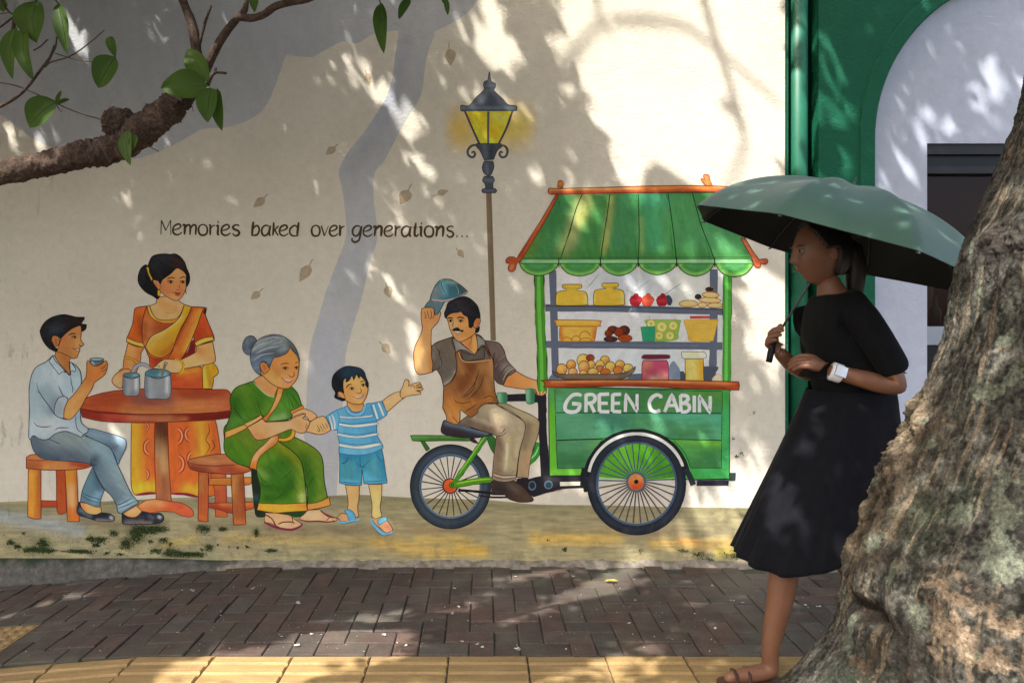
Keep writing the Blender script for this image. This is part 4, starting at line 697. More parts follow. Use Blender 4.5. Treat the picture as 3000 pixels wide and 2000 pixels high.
fill('330,840^ 400,790 560,735 600,720 850,700 940,770 1000,780 1100,800 1160,880 1200,1000 1300,1115^ 1250,1160 1200,1190 1155,1285^ 1090,1260 1050,1210^ 900,1310 470,1310^ 440,1190 390,1105^ 340,1125^ 345,1040 330,960', '#5c4f44', [('440,820 520,900', 30, '#6a5c4c', .8), ('400,900 420,1060', 22, '#4c3f3c', .8), ('480,1050 560,1200', 40, '#5e564c', .8), ('1040,860 1120,980', 30, '#665650', .8), ('1080,1060 1110,1220', 22, '#4a3838', .8), ('1180,1080 1260,1110', 14, '#857a70', .8), ('370,850 350,960', 10, '#7a6e60', .7), ('480,1290 600,1200 610,1150', 8, '#96907c', .7)], (60, .14, 30, 6), (2.1, '#241a18'))
line('395,800 380,850 420,900 415,960|560,740 575,820 610,900 625,1000 615,1120 560,1230 480,1300|1300,1100 1240,1130 1170,1210|1060,900 1045,960 1050,1060|1100,1060 1060,1110|430,950 445,1020 420,1090 395,1105|340,860 380,910|1230,1045 1180,1080 1120,1160', 1.9, '#241a18'); line('1290,1090 1200,1140 1150,1230|440,1000 430,1070|1090,1040 1060,1070|1100,1000 1180,940', 2.6, '#94887c', .3)
part('apron')
fill('600,915^ 670,885 700,1000 800,1010 1010,990^ 930,820 950,800 1000,920 1040,1010 1045,1180 1060,1360 1100,1490^ 1000,1490 920,1510 860,1568^ 860,1600 780,1660^ 660,1560^ 640,1730 500,1700^ 500,1640 458,1540^ 465,1440 470,1300^ 560,1240 610,1150 622,1040', '#7a4c28', [('720,1060 820,1140', 30, '#5e2c14', .85), ('760,1200 700,1350', 30, '#6e3c1c', .8), ('900,1080 800,1300 680,1420', 12, '#8a6038', .8), ('980,1080 960,1300', 22, '#96683a', .85), ('640,1000 680,1120', 14, '#96683c', .8), ('520,1350 560,1480', 24, '#8c5c34', .8), ('560,1520 640,1600', 26, '#b87830', .85), ('700,1500 1000,1440', 14, '#a4662c', .85), ('900,1200 860,1400', 16, '#6c4424', .8), ('1020,1000 1040,1200', 8, '#a4764a', .7), ('540,1620 600,1680', 24, '#b87c44', .85)], (62, .2, 40, 6), (2.1, '#26160e'))
line('880,1100 830,1250 740,1370 660,1430|940,1150 880,1320 760,1440|580,1430 620,1480 700,1490 800,1470|700,1600 780,1550 860,1500|1070,1440 1000,1410 920,1440|1060,1460 980,1440|680,1440 800,1340 850,1180|570,1640 620,1700 650,1730', 1.9, '#34200f')
line('640,900 660,960 700,1010 800,1018 1010,992', 2.6, '#b89468', .5); line('600,915 670,885|935,820 960,860 1010,960|650,900 668,960 690,1000', 2, '#26160e')
fill('1000,1270 1000,1270 1001,1271', '#7a4c28')
crop(1180, 800)
part('shirt')
fill('670,890^ 800,930 930,830^ 940,960 925,985 800,1000 700,1000', '#4d453e', [('800,940 880,900', 14, '#5c564c', .7)], None, (1.9, '#241a18')); fill('565,740^ 640,780 720,850 830,935^ 790,930 730,890 660,880 610,910^ 590,820', '#77756c', [('660,820 740,880', 14, '#8c8a80', .7)], None, (1.9, '#241a18')); fill('845,705^ 900,740 945,780 940,830 900,830 830,935^ 860,860', '#716e66', [('880,760 900,820', 10, '#8a887c', .7)], None, (1.9, '#241a18'))
line('815,940 818,975', 1.8, '#241a18')
part('neck')
fill('655,785^ 720,760 790,730 830,680 862,850 825,935^ 760,880', '#bf8248', [('790,760 770,860', 10, '#b06230', .8), ('820,760 830,880', 12, '#c99a58', .7)], None, (1.8, ML)); line('795,730 780,800 765,830', 1.6, '#8a4424')
part('face')
fill('500,500^ 560,460 660,440 760,500 830,540 840,640 820,700 750,750 690,780 640,785 590,740 545,650 520,560', '#bf8a4c', [('620,480 700,480', 16, '#b8653c', .7), ('600,580 610,610', 12, '#c9a47c', .8), ('700,560 760,640', 30, '#c48c4c', .7), ('620,720 660,750', 12, '#c4925c', .7), ('530,560 550,640', 8, '#c8985c', .7), ('720,700 780,680', 14, '#b87a40', .7)], (20, .05, 20, 10), (1.9, ML), mesh_step=4)
fill('820,540^ 850,515 885,520 890,560 870,600 830,630 810,600', '#bf7844', [('855,540 860,580', 7, '#a0522c', .7)], None, (1.9, ML), mesh_step=4)
line('505,522 545,512 580,522', 3.2, '#1e1010'); line('620,522 660,505 712,522', 3.4, '#1e1010'); line('520,545 550,535 580,548', 2.4, '#241010'); line('635,545 665,535 700,548', 2.4, '#241010'); line('525,552 550,562 578,552|640,552 668,562 695,552', 1.1, '#6b3424'); ell(548, 550, 12, 12, '#1c0e0c', n=12); ell(664, 549, 12, 12, '#1c0e0c', n=12)
line('585,560 572,600 580,622|640,600 645,620', 1.8, ML)
fill('560,655^ 590,635 610,625 640,628 660,650 700,655^ 690,675 650,665 600,662', '#1c1210', (), None, (1, '#140c0a'), mesh_step=4); fill('585,662^ 640,665 680,668^ 650,685 620,690 600,680', '#d8ccc8', (), None, (1.1, '#5c1c1c'), mesh_step=4); line('612,712 640,712', 1.6, ML)
part('hair')
fill('485,510^ 478,460 500,400 520,340 580,310 660,275 710,268 770,290 820,330 860,380 885,460 890,520^ 850,510 825,545 805,600 790,630 760,620^ 755,540 740,500 700,480 670,440 640,450 560,460 520,480 500,520', '#1b1a1f', [('560,380 640,400', 20, '#262830', .7), ('700,320 780,380', 20, '#2c2224', .6), ('820,420 860,480', 12, '#15171c', .7)], (40, .4, 20, 5), (1.6, '#0c0c10')); fill('885,600^ 880,660 850,690 830,680 835,640^', '#15151a', ())
# ---- food cart
GAIN[0] = 1.85*GK
GV, GVD, GVL = '#3f7d3c', '#2c6420', '#5c9c4c'
fig('painted_food_cart', 'painted green food cart with awning, shelves of bakes and big spoked wheel'); crop(1470, 500, 2.94)
part('window_glass')
fill('370,850^ 1905,850^ 1900,1900^ 380,1900^', '#b9b8b4', [('500,900 700,1100', 90, '#bcb9b6', .7), ('900,950 1300,1000', 60, '#a9adaf', .8), ('500,1260 1800,1260', 30, '#c2c8cc', .7), ('700,1700 1400,1640', 60, '#b2b9c0', .7), ('1600,1000 1700,1100', 60, '#c5beb0', .7)], (-50, .08, 40, 12), None, mesh_step=8)
line('840,880 780,960 740,1000|1280,940 1180,1010 1140,1050|1560,960 1440,1040 1380,1090|820,870 760,930', 3, '#8b9498', .2)
part('shelf')
SHC = '#525866'
line('437,860 450,1300 465,1860', 19, SHC, 1); line('1826,850 1822,1500 1808,1860', 20, SHC, 1); line('375,1180 1000,1188 1905,1215', 18, SHC, 1); line('380,1495 1000,1500 1900,1510', 19, SHC, 1); line('375,1165 1000,1172 1900,1195', 2.4, '#2c3038', 1); line('1120,1185 1095,1215', 3, '#9aa4b0', .4); line('600,1500 1700,1506', 4, '#646c7c', .4)
crop(1590, 880, 4.2); fill('60,980^ 120,905 200,960 800,960 1030,960 1120,900 1780,900^ 1790,985^', '#56606e', [('1100,920 1250,960', 20, '#4c5562', .8)], None, None)
part('jar_of_sweets')
fill('1225,680^ 1240,668 1540,668 1560,690 1540,715 1240,718', '#5c2030', (), None, (1.4, '#3c1018')); fill('1240,735^ 1520,735^ 1545,790 1548,950 1520,980 1245,978 1220,950 1222,780', '#9a3f58', [('1290,790 1270,850', 16, '#c87c5c', .8), ('1430,920 1490,920', 12, '#d09878', .85), ('1350,950 1370,960', 10, '#d0a080', .85), ('1440,760 1500,860', 24, '#a3405a', .7), ('1300,860 1370,900', 16, '#8a3048', .7)], (40, .15, 14, 6), (1.8, '#4c1428'), mesh_step=4)
part('shelf'); fill('1560,970^ 1550,850 1570,780 1610,745 1650,790 1690,860 1690,970^', '#6a7686', ()); fill('1690,870^ 1740,880 1750,985 1690,985^', '#3d444e', ()); fill('1975,810^ 2155,815 2120,900 2080,985 1975,985^', '#3f4752', ())
part('honey_jar')
fill('1705,640^ 1720,630 1990,635 2005,650 1995,710 1740,715 1712,690', '#cdc9b8', [('1800,660 1900,650', 14, '#d8bc74', .6)], None, (1.4, '#4a3c2c'), mesh_step=4); fill('1750,718^ 1975,715^ 1980,960 1970,990 1770,988 1755,960', '#cf9a34', [('1830,760 1850,920', 20, '#d8b468', .85), ('1940,760 1950,940', 10, '#c98c24', .7)], (80, .12, 14, 6), (1.8, '#4a2c14'), mesh_step=4)
part('bun'); fill('2085,990^ 2090,950 2150,905 2195,920 2200,995^', '#c9b090', (), None, (1.1, '#9a7c60'), mesh_step=4)
part('bread_tray'); 
BR = [(500,740,80,82,'#cf9c48'),(585,705,50,42,'#7a2c14'),(765,730,56,50,'#c99040'),(350,790,58,60,'#b87834'),(595,785,48,48,'#cf9c4c'),(950,790,58,56,'#c8883c'),(705,790,54,56,'#cc9846'),(505,820,66,80,'#b98048'),(830,815,60,66,'#cf9c4c'),(1050,835,62,58,'#d0a052'),(235,845,66,68,'#c08a40'),(370,880,56,54,'#bf8450'),(500,900,50,44,'#c08650'),(700,840,46,40,'#a86c3c'),(620,875,64,46,'#cf9c4a'),(770,885,60,50,'#a85c1c'),(925,860,56,54,'#ae6a2c')]
for x, y, rx, ry, c in BR:
    part('bread_roll'); ell(x, y, rx, ry, c, [(f'{x-rx*.3},{y-ry*.35}', 9, '#d8ac5c' if c > '#b0' else c, .7), (f'{x+rx*.7},{y+ry*.4}', 8, '#9a5424', .6)], (20, .12, 8, 5), (1.9, '#5a240c'), n=20, mesh_step=4)
part('bread_tray')
fill('112,860^ 160,885 260,905 500,905 800,905 950,895 1060,865 1140,810^ 1130,860 1060,930 960,965 700,972 400,970 240,960 150,920', '#5c4c3c', [('300,930 900,930', 10, '#6c5a48', .8), ('1080,880 1120,850', 10, '#70685c', .8)], (0, .15, 24, 5), (1.8, '#2c2018'), mesh_step=4)
crop(1470, 500, 2.94)
part('sweet_jar')
for (x0, x1, yt, xa, xb, ya, yc) in ((465, 740, 1045, 520, 690, 980, 1012), (790, 1058, 1030, 862, 1006, 968, 1002)):
    fill(f'{xa},{ya+6} {xa+10},{ya} {xb-8},{ya} {xb},{ya+10} {xb-6},{yc} {xb-40},{yc+6}^ {xb-42},{yt-15} {x1-30},{yt-4} {x1-6},{yt+20} {x1},{1135} {x1-20},1158 {x0+24},1160 {x0},1135 {x0+4},{yt+20} {x0+26},{yt-4} {xa+36},{yt-14}^ {xa+34},{yc+6}^ {xa+6},{yc-2}', '#cf9c30', [(f'{x0+50},{yt+60} {x1-50},{yt+50}', 16, '#d39a38', .7), (f'{x1-18},{yt+40} {x1-18},1130', 6, '#dcb05c', .8)], (10, .1, 20, 8), (1.8, '#4a2c14'), mesh_step=4)
    line(f'{x0+14},{yt+30} {x0+12},1130', 3, '#dcc080', .6); line(f'{xa+20},{yc} {xb-20},{yc}', 1.6, '#4a2c14')
part('cupcake')
for x, c, dc in ((1155, '#8c1620', '#a83040'), (1258, '#b8402c', '#cc5c40'), (1385, '#8c1420', '#a42c34')):
    fill(f'{x-55},1112^ {x-40},1085 {x-20},1075 {x-10},1058 {x+15},1060 {x+25},1080 {x+45},1090 {x+55},1112^ {x+35},1150 {x+20},1165^ {x-30},1165^ {x-45},1150', c, [(f'{x-20},1120 {x+30},1120', 6, dc, .7)], None, (1.1, '#5c1014'), mesh_step=4); line(f'{x-52},1114 {x},1120 {x+52},1114', 1.8, dc)
fill('1410,1080^ 1440,1070 1470,1115 1455,1160^ 1430,1160^', '#3a3c48', ())
part('biscuit')
for a in ((1608, 1145, 82, 30, 0), (1728, 1157, 40, 22, 0), (1838, 1160, 68, 22, 0), (1790, 1115, 98, 24, 3), (1798, 1070, 74, 26, 3)):
    ell(*a[:4], '#cf9c58', [(f'{a[0]-a[2]*.5},{a[1]-6} {a[0]+a[2]*.4},{a[1]-8}', 7, '#dcb684', .7)], None, (1.6, '#8a3c14'), rot=a[4], n=18, mesh_step=4)
ell(1790, 1022, 38, 22, '#2c1c1c', (), None, (1.2, '#a0682c'), n=16); ell(1690, 1085, 30, 24, '#2a2426', n=16)
part('bread_basket')
fill('500,1335^ 820,1335^ 800,1468^ 530,1470 500,1450', '#cc9438', [('560,1380 760,1370', 30, '#cf9a44', .7), ('800,1360 795,1450', 7, '#a8521c', .8), ('500,1360 515,1440', 7, '#a8521c', .8)], (5, .1, 20, 8), (1.8, '#8a3c10'), mesh_step=5)
fill('460,1300^ 475,1285 835,1290 850,1305 845,1330 825,1340 490,1338 470,1325', '#cf9030', [('500,1300 800,1302', 5, '#dcaa50', .7)], None, (2, '#8a3c10'), mesh_step=5); arc(715, 1425, 44, 42, 180, 360, 2, '#8a5014'); arc(640, 1465, 40, 44, 180, 340, 2, '#8a5014'); arc(560, 1468, 42, 34, 180, 350, 2, '#8a5014'); arc(725, 1470, 55, 30, 180, 360, 2, '#8a5014')
part('chocolate_bun')
for x, y, rx, ry, c in ((955, 1370, 46, 34, '#4c1c10'), (920, 1400, 34, 30, '#5c2410'), (1055, 1375, 48, 42, '#3c1c14'), (1010, 1390, 40, 40, '#74280c'), (938, 1450, 60, 24, '#34201c'), (1062, 1442, 62, 32, '#8c3c10')):
    ell(x, y, rx, ry, c, [(f'{x-10},{y-8}', 7, '#7c3814', .5)], (30, .2, 8, 4), (1.3, '#2a100a'), n=16, mesh_step=4)
part('cookie_box')
fill('1240,1310^ 1250,1285 1520,1285 1535,1310 1520,1400 1500,1455 1320,1470 1290,1440', '#7c9c40', [('1300,1300 1480,1300', 12, '#84a84c', .7)], None, (1.1, '#5c7a30'), mesh_step=5); line('1268,1255 1275,1282|1495,1258 1492,1284', 2, '#3c3c40')
for x, y, r in ((1285, 1318, 34), (1378, 1345, 42), (1475, 1335, 36), (1355, 1420, 32), (1448, 1420, 34)):
    ell(x, y, r, r, '#d0bc70', [(f'{x},{y}', 5, '#8a8a3c', .9)], None, (1.4, '#b87c38'), n=16, mesh_step=4)
fill('1196,1345^ 1320,1340^ 1315,1470^ 1215,1470^', '#25805a', (), (0, .1, 14, 5), (1.1, '#1f6c4c'), mesh_step=5)
part('fruit_bowl')
fill('1565,1285^ 1865,1280^ 1850,1340 1820,1466^ 1630,1468 1600,1400', '#cc9838', [('1640,1340 1760,1400', 26, '#cf9c44', .7)], (10, .1, 20, 8), (1.2, '#a8742c'), mesh_step=5); line('1620,1262 1790,1260', 9, '#a83c2c', .8)
part('post')
def post(pts, w, c1, c2):
    line(pts, w+2.4, '#1c3414', 1); line(pts, w, c1, 1)
    q = [tuple(map(float, t.split(','))) for t in pts.split()]; line(' '.join(f'{x-5},{y}' for x, y in q), w*.38, c2, 1)
post('322,900 330,1300 345,1568 352,1900', 24, '#3a7a20', '#5a9c3c'); post('1942,905 1940,1300 1935,1900', 21, '#3c8428', '#5aa848')
part('panel'); crop(1570, 1080, 3.2667)
fill('120,170^ 1855,200^ 1850,1050^ 1520,1060^ 440,1020^ 130,1020^', '#3a8a3c', [('150,400 150,960', 20, '#5a9c24', .9), ('200,990 440,985', 16, '#6aac34', .9), ('1600,980 1840,1000', 20, '#3c9c50', .8), ('1820,400 1820,900', 16, '#3c9454', .8), ('170,200 180,300', 16, '#4c8840', .8)], (88, .12, 40, 6), (2.4, '#17301a'), mesh_step=6)
for q, (c, d) in zip(('180,180^ 1785,215^ 1780,425^ 185,418^', '185,420^ 1780,428^ 1775,680^ 1300,672^ 980,580 660,665^ 195,680^', '195,684^ 640,672^ 560,780 470,950^ 205,952^', '1310,674^ 1776,685^ 1776,950^ 1480,945^ 1420,800'), (
        ('#3d7444', [('300,220 500,240', 26, '#4c8256', .8), ('900,300 1100,280', 40, '#356638', .8), ('1500,240 1750,240', 30, '#4a7a30', .8), ('1200,360 1400,330', 30, '#48783c', .7), ('220,300 220,400', 14, '#54946a', .8)]),
        ('#3f7f58', [('300,460 500,600', 50, '#528a68', .8), ('700,450 800,500', 40, '#3a6c5c', .8), ('1200,460 1700,470', 30, '#4c9c80', .9), ('1550,560 1700,640', 50, '#4c8c64', .8), ('1000,520 1300,560', 40, '#447850', .8), ('1400,640 1600,600', 30, '#3c7040', .7)]),
        ('#3c6f44', [('300,740 500,720', 30, '#4a7f58', .8), ('260,900 400,900', 30, '#2f6038', .8), ('560,720 600,700', 20, '#5a8c54', .7)]),
        ('#3d7c3c', [('1350,700 1750,710', 18, '#62a032', .9), ('1500,860 1700,900', 40, '#34683c', .85), ('1400,760 1500,800', 26, '#4a8c44', .7)]))):
    fill(q, c, d, (1, .15, 50, 5), (1.7, '#17301a'), mesh_step=6)
line('200,684 300,680 400,672', 2.6, '#10200e', .5)
part('lettering')
WT = '#dcd6c8'
def lett(s, w=9.5):
    for one in s.split('|'):
        pts, cor = P(one); stroke(curve(pts, cor, False, 6), w, WT, .92)
lett('430,262 415,245 360,248 310,290 280,350 285,395 330,412 390,405 415,370 420,335^ 345,332')
lett('480,240 478,415|480,248 540,245 565,270 560,305 530,325 482,330|520,330 560,415'); lett('605,240 608,410|605,245 700,240|606,330 688,328|608,408 702,410'); lett('735,240 732,408|735,245 815,242|734,330 805,328|732,406 815,410')
lett('855,412 860,240^ 965,405^ 968,240', 8.6); lett('1195,262 1160,248 1110,275 1085,330 1100,390 1145,408 1190,395|1192,250 1195,280'); lett('1230,412 1300,245^ 1362,412|1262,350 1335,350'); lett('1383,250 1388,410|1383,254 1440,258 1455,290 1420,325 1390,328|1400,328 1455,340 1468,380 1440,408 1388,410'); lett('1515,255 1515,415'); lett('1565,415 1562,255^ 1665,420^ 1668,260', 8.6)
part('counter')
fill('45,110^ 300,108 900,105 1500,112 1940,125^ 1945,160 1940,202^ 1500,190 900,165 300,178 70,175^ 90,140', '#94421c', [('150,120 1000,118 1900,140', 5, '#bc7c44', .8), ('300,165 1000,150 1800,185', 6, '#7c2c14', .8), ('1900,160', 20, '#a03c1c', .8)], (1, .28, 50, 4), (2.2, '#4a1c10'), mesh_step=4)
part('hub'); part('front_wheel')
fill('590,1030^ 620,900 700,790 820,730 965,710 1100,740 1220,820 1290,920 1325,1040^ 1000,1060', '#48881c', [('820,780 900,960', 50, '#5a9c28', .8), ('1040,800 1100,900', 40, '#4c9018', .8), ('1200,960 1300,1020', 30, '#2f6c10', .8), ('640,1000 860,1000', 20, '#4a8820', .8)], (80, .18, 30, 8), None, mesh_step=6)
line('590,1040 860,1052 1100,1058 1325,1042', 2.4, '#7ab45c', 1)
for i in range(32):
    a = i*360/32+3; c = '#3c4c5c' if math.sin(R(a)) < 0 else '#453a40'
    line(f'{962+78*math.cos(R(a)):.0f},{1075+80*math.sin(R(a)):.0f} {962+220*math.cos(R(a+1.5)):.0f},{1085+220*math.sin(R(a+1.5)):.0f} {962+378*math.cos(R(a+2)):.0f},{1098+392*math.sin(R(a+2)):.0f}', 3.4, c, 1)
ringfill(963, 1100, 385, 470, '#191b22', '#272c36', (2.2, '#10121a'), sq=1.035); arc(963, 1098, 378, 392, 0, 360, 5.5, '#3c4a5c', n=60); arc(963, 1100, 366, 378, 10, 200, 1.6, '#5c6c7c', n=40)
ell(958, 1082, 90, 94, '#4c5864', (), None, (1.4, '#2c3844'), n=28)
part('hub'); ell(958, 1082, 75, 78, '#b0602c', [('930,1040 1000,1040', 14, '#c08048', .8), ('940,1130 990,1120', 14, '#b03c1c', .8)], (30, .16, 14, 5), None, n=26, mesh_step=4); ell(960, 1078, 22, 22, '#2c1c18', n=16); ell(958, 1078, 10, 12, '#0e0e10', n=12)
part('mudguard')
arc(965, 1075, 492, 478, 168, 352, 13, '#161a18', n=44); arc(963, 1060, 462, 440, 190, 343, 8, '#cbc5b6', n=44)
line('470,950 455,1010 450,1120', 16, '#1a1c20', 1); line('1425,960 1470,1020 1505,1110', 15, '#20262a', 1)
part('chassis'); fill('1540,1068^ 1845,1065^ 1840,1115^ 1535,1118^', '#20202c', (), None, None, mesh_step=5); fill('1848,992^ 1912,992^ 1908,1070^ 1850,1068^', '#26302c', ()); line('1520,1062 1700,1060 1850,1058', 2.4, '#14201a', 1); line('228,1088 430,1082', 1, '#cbc5b6', 1)
part('roof_pole'); crop(1470, 500, 2.94)
WP, WPD = '#b0582c', '#5c1c10'
fill('175,750^ 480,205^ 500,195^ 1980,190^ 2000,300 2150,750 2165,800^ 2170,810^ 150,800^', '#3b7440', [('300,400 200,700', 26, '#55701c', .9), ('380,300 300,560', 20, '#4a7430', .8), ('480,240 380,500', 30, '#356c3c', .8), ('700,230 620,500 540,700', 22, '#90905a', .9), ('760,280 700,420', 18, '#a8a45c', .8), ('820,230 760,500 740,700', 26, '#3c7038', .8), ('950,220 920,460 880,700', 12, '#8c8a48', .9), ('1040,230 1020,700', 34, '#3a7448', .8), ('1200,420 1210,700', 9, '#7c8c48', .8), ('1300,240 1330,600', 40, '#3f8a5c', .85), ('1440,300 1460,700', 26, '#4a8048', .7), ('1540,300 1620,700', 40, '#488650', .7), ('1760,500 1960,700', 50, '#4a8654', .7), ('440,720 2100,740', 16, '#346828', .6), ('1240,240 1400,260', 20, '#46946c', .7)], (78, .2, 50, 8), (2.2, '#152c12'), mesh_step=7)
part('awning'); LN = '#143010'
for s in ('692,205 640,330 590,500 540,660 495,790', '930,205 905,400 870,620 848,790', '1175,200 1180,400 1182,600 1172,800', '1430,195 1460,400 1490,640 1505,800', '1640,190 1720,480 1800,680 1832,800'):
    line(s, 2.6, LN, .9)
line('1160,210 1165,330|1150,590 1155,740|1415,205 1430,250|1450,480 1475,740|1750,590 1790,720|600,500 520,700|900,240 890,320|850,600 835,740', 6.5, '#1f7410', .3)
crop(1470, 500, 2.94)
for i, (a, b) in enumerate(((150, 488), (498, 846), (852, 1168), (1178, 1502), (1512, 1828), (1838, 2166))):
    m = (a+b)/2; yb = (905, 908, 905, 898, 908, 915)[i]
    part('awning_scallop')
    fill(f'{a},790^ {b},792^ {b-18},835 {b-70},{yb-26} {m},{yb} {a+75},{yb-22} {a+22},840', '#3a7c30', [(f'{a+20},810 {a+80},{yb-36} {m},{yb-20} {b-80},{yb-36} {b-20},810', 6, '#7cac54', .85), (f'{a+60},825 {m},{yb-46} {b-60},825', 7, '#2c6c18', .8), (f'{m-60},820 {m+60},820', 14, '#448050', .7)], (0, .14, 20, 6), (2.2, LN), mesh_step=5)
part('awning'); fill('175,762^ 2140,760^ 2165,800^ 150,800^', '#5c9060', [('200,782 2100,780', 5, '#84ac78', .8)], (0, .12, 40, 5), (1.8, '#1c4418'), mesh_step=5); line('480,205 500,300|2140,745 170,748', 1.6, '#1c4418', .8)
for x in (490, 848, 1173, 1505, 1832): line(f'{x},745 {x+2},830', 3, '#10240c', 1)
part('roof_pole')
fill('35,770^ 60,745 110,745 125,760^ 200,640 330,440 465,210^ 490,215^ 380,420 260,620 175,760 130,800 115,850 90,870 60,860 55,830 70,800 40,795', '#9c4422', [('440,260 200,680', 5, '#b86038', .8), ('90,820 80,850', 6, '#c07848', .7), ('150,740 300,520', 4, '#7c2c16', .6)], (-58, .3, 40, 4), (2, WPD), mesh_step=4)
fill('2055,580^ 2100,590^ 2160,690 2215,765^ 2280,760 2290,785 2275,805 2230,800^ 2222,830 2195,835 2170,810 2150,750 2100,660', '#a04e2c', [('2100,620 2180,760', 5, '#b86844', .8)], (60, .3, 40, 4), (2, WPD), mesh_step=4)
fill('480,140^ 490,90 525,92 528,120 520,150^', '#b0642c', (), None, (1.8, WPD), mesh_step=4); fill('1712,75^ 1725,65 1745,80 1735,40 1780,38 1790,80 1812,125 1815,150^ 1760,130 1730,100', '#b4622c', [('1760,60 1770,110', 6, '#c88050', .7)], None, (1.7, WPD), mesh_step=4)
fill('398,180^ 410,152 480,155 900,145 1300,132 1700,130 2000,140^ 2000,190^ 1700,185 1300,190 900,195 480,205 420,202 402,195', '#b0521f', [('420,162 1000,155 1900,140', 5, '#c89058', .8), ('440,195 1200,185 1900,180', 5, '#94362c', .85), ('1200,150 1800,145', 6, '#c0601c', .7)], (0, .3, 50, 4), (2.2, WPD), mesh_step=4)
# ---------------------------------------------------------------- build the paint layers as parts of the wall
def build_mural(wall):
    for key, name, label in ORDER:
        parts = FIG[key]
        if not parts: continue
        def mk(nm, d, par):
            V = np.concatenate(d[0]); C = np.concatenate(d[2])
            me = bpy.data.meshes.new(nm); me.from_pydata(V.tolist(), [], d[1]); me.update()
            a = me.color_attributes.new('Col', 'FLOAT_COLOR', 'POINT'); c = np.ones((len(V), 4), np.float32); c[:, :3] = C; a.data.foreach_set('color', c.ravel())
            return link(nm, me, M['paint'], par)
        if None in parts: root = mk(name, parts[None], wall)
        else:
            k0 = max(parts, key=lambda k: parts[k][3]); root = mk(name, parts[k0], wall); parts = {k: v for k, v in parts.items() if k != k0}
        if label: root['label'] = label
        for k, d in parts.items():
            if k is not None: mk(k, d, root)
# ------------------------------------------------------------------ setting
XE = wx(2300)                                                  # right end of the painted wall
wall = empty('mural_wall', (0, 0, 0))
tag(wall, 'long cream rendered wall painted with a street scene beside the green shopfront', 'wall')
wb = MB(); wb.box(-5.6, XE, 0.0, 0.30, -0.3, 3.62)
o = wb.build('wall_body', None, wall); o.data.materials.append(stucco('cream_render_wall', tuple(CREAM)))
cp = MB(); cp.box(-5.62, XE-.002, -.03, .33, 3.62, 3.68); cp.build('coping', simple('coping_stone', (.42, .40, .36), .85), wall)
build_mural(wall)
# ground height: the pavement falls away to the left of the cart
def gz(x, y=0):
    t = max(0.0, -x-1.2); return -.0664*t**1.3 if t < 2 else -.0664*2**1.3-(t-2)*.03
def gzv(x): return np.vectorize(gz)(x)
# bedding / ground sheets
m, n, b = newmat('joint_sand'); v = mapping(n, coord='World')
c = ramp(n, noise(n, v, 9, 5), [(.35, (.05, .045, .035)), (.65, (.10, .088, .065))]); n.links.new(mix(n, ramp(n, noise(n, v, 4, 4), [(.5, 0), (.62, 1)]), c, (.035, .05, .018)), b.inputs['Base Color']); b.inputs['Roughness'].default_value = .95
bump(n, noise(n, v, 220, 3), .8, .003, b); M['sand'] = m
xs = np.concatenate([[-150, -40, -12], np.arange(-5.6, 4.0, .15), [8, 20, 60, 150]]); ys = np.array([-3.0, -2.0, -1.5, -1.2, -.9, -.6, -.3, 0.0, .15])
Pg = np.array([[(x, y, gz(x)-.009) for y in ys] for x in xs]); me = gridmesh('pavement_bed', Pg)
me.flip_normals() if me.polygons[0].normal.z < 0 else None
tag(link('pavement_bed', me, M['sand']), kind='structure')
m, n, b = newmat('asphalt'); v = mapping(n, coord='World'); n.links.new(ramp(n, noise(n, v, 90, 5, .7), [(.3, (.035, .035, .036)), (.7, (.075, .073, .07))]), b.inputs['Base Color']); b.inputs['Roughness'].default_value = .9; bump(n, noise(n, v, 260, 3), .6, .004, b); M['asphalt'] = m
Pg = np.array([[(x, y, gz(x)-.15) for y in (-150, -20, -6, -3.12)] for x in xs]); me = gridmesh('road', Pg); me.flip_normals() if me.polygons[0].normal.z < 0 else None
tag(link('road', me, M['asphalt']), kind='structure')
Pg = np.array([[(x, y, -.2) for y in (.12, 4, 20, 150)] for x in (-150, -6, 6, 150)]); me = gridmesh('ground', Pg); me.flip_normals() if me.polygons[0].normal.z < 0 else None
tag(link('ground', me, M['sand']), kind='structure')
kb = MB()
for i, x in enumerate(np.arange(-6, 6, 1.0)):
    kb.add([(x+.003, -3.12, gz(x)-.30), (x+.997, -3.12, gz(x+1)-.30), (x+.997, -3.0, gz(x+1)-.30), (x+.003, -3.0, gz(x)-.30), (x+.003, -3.105, gz(x)), (x+.997, -3.105, gz(x+1)), (x+.997, -3.0, gz(x+1)), (x+.003, -3.0, gz(x))], [(0, 3, 2, 1), (4, 5, 6, 7), (0, 1, 5, 4), (1, 2, 6, 5), (2, 3, 7, 6), (3, 0, 4, 7)])
tag(kb.build('kerb', simple('kerb_concrete', (.30, .29, .27), .9)), kind='structure')

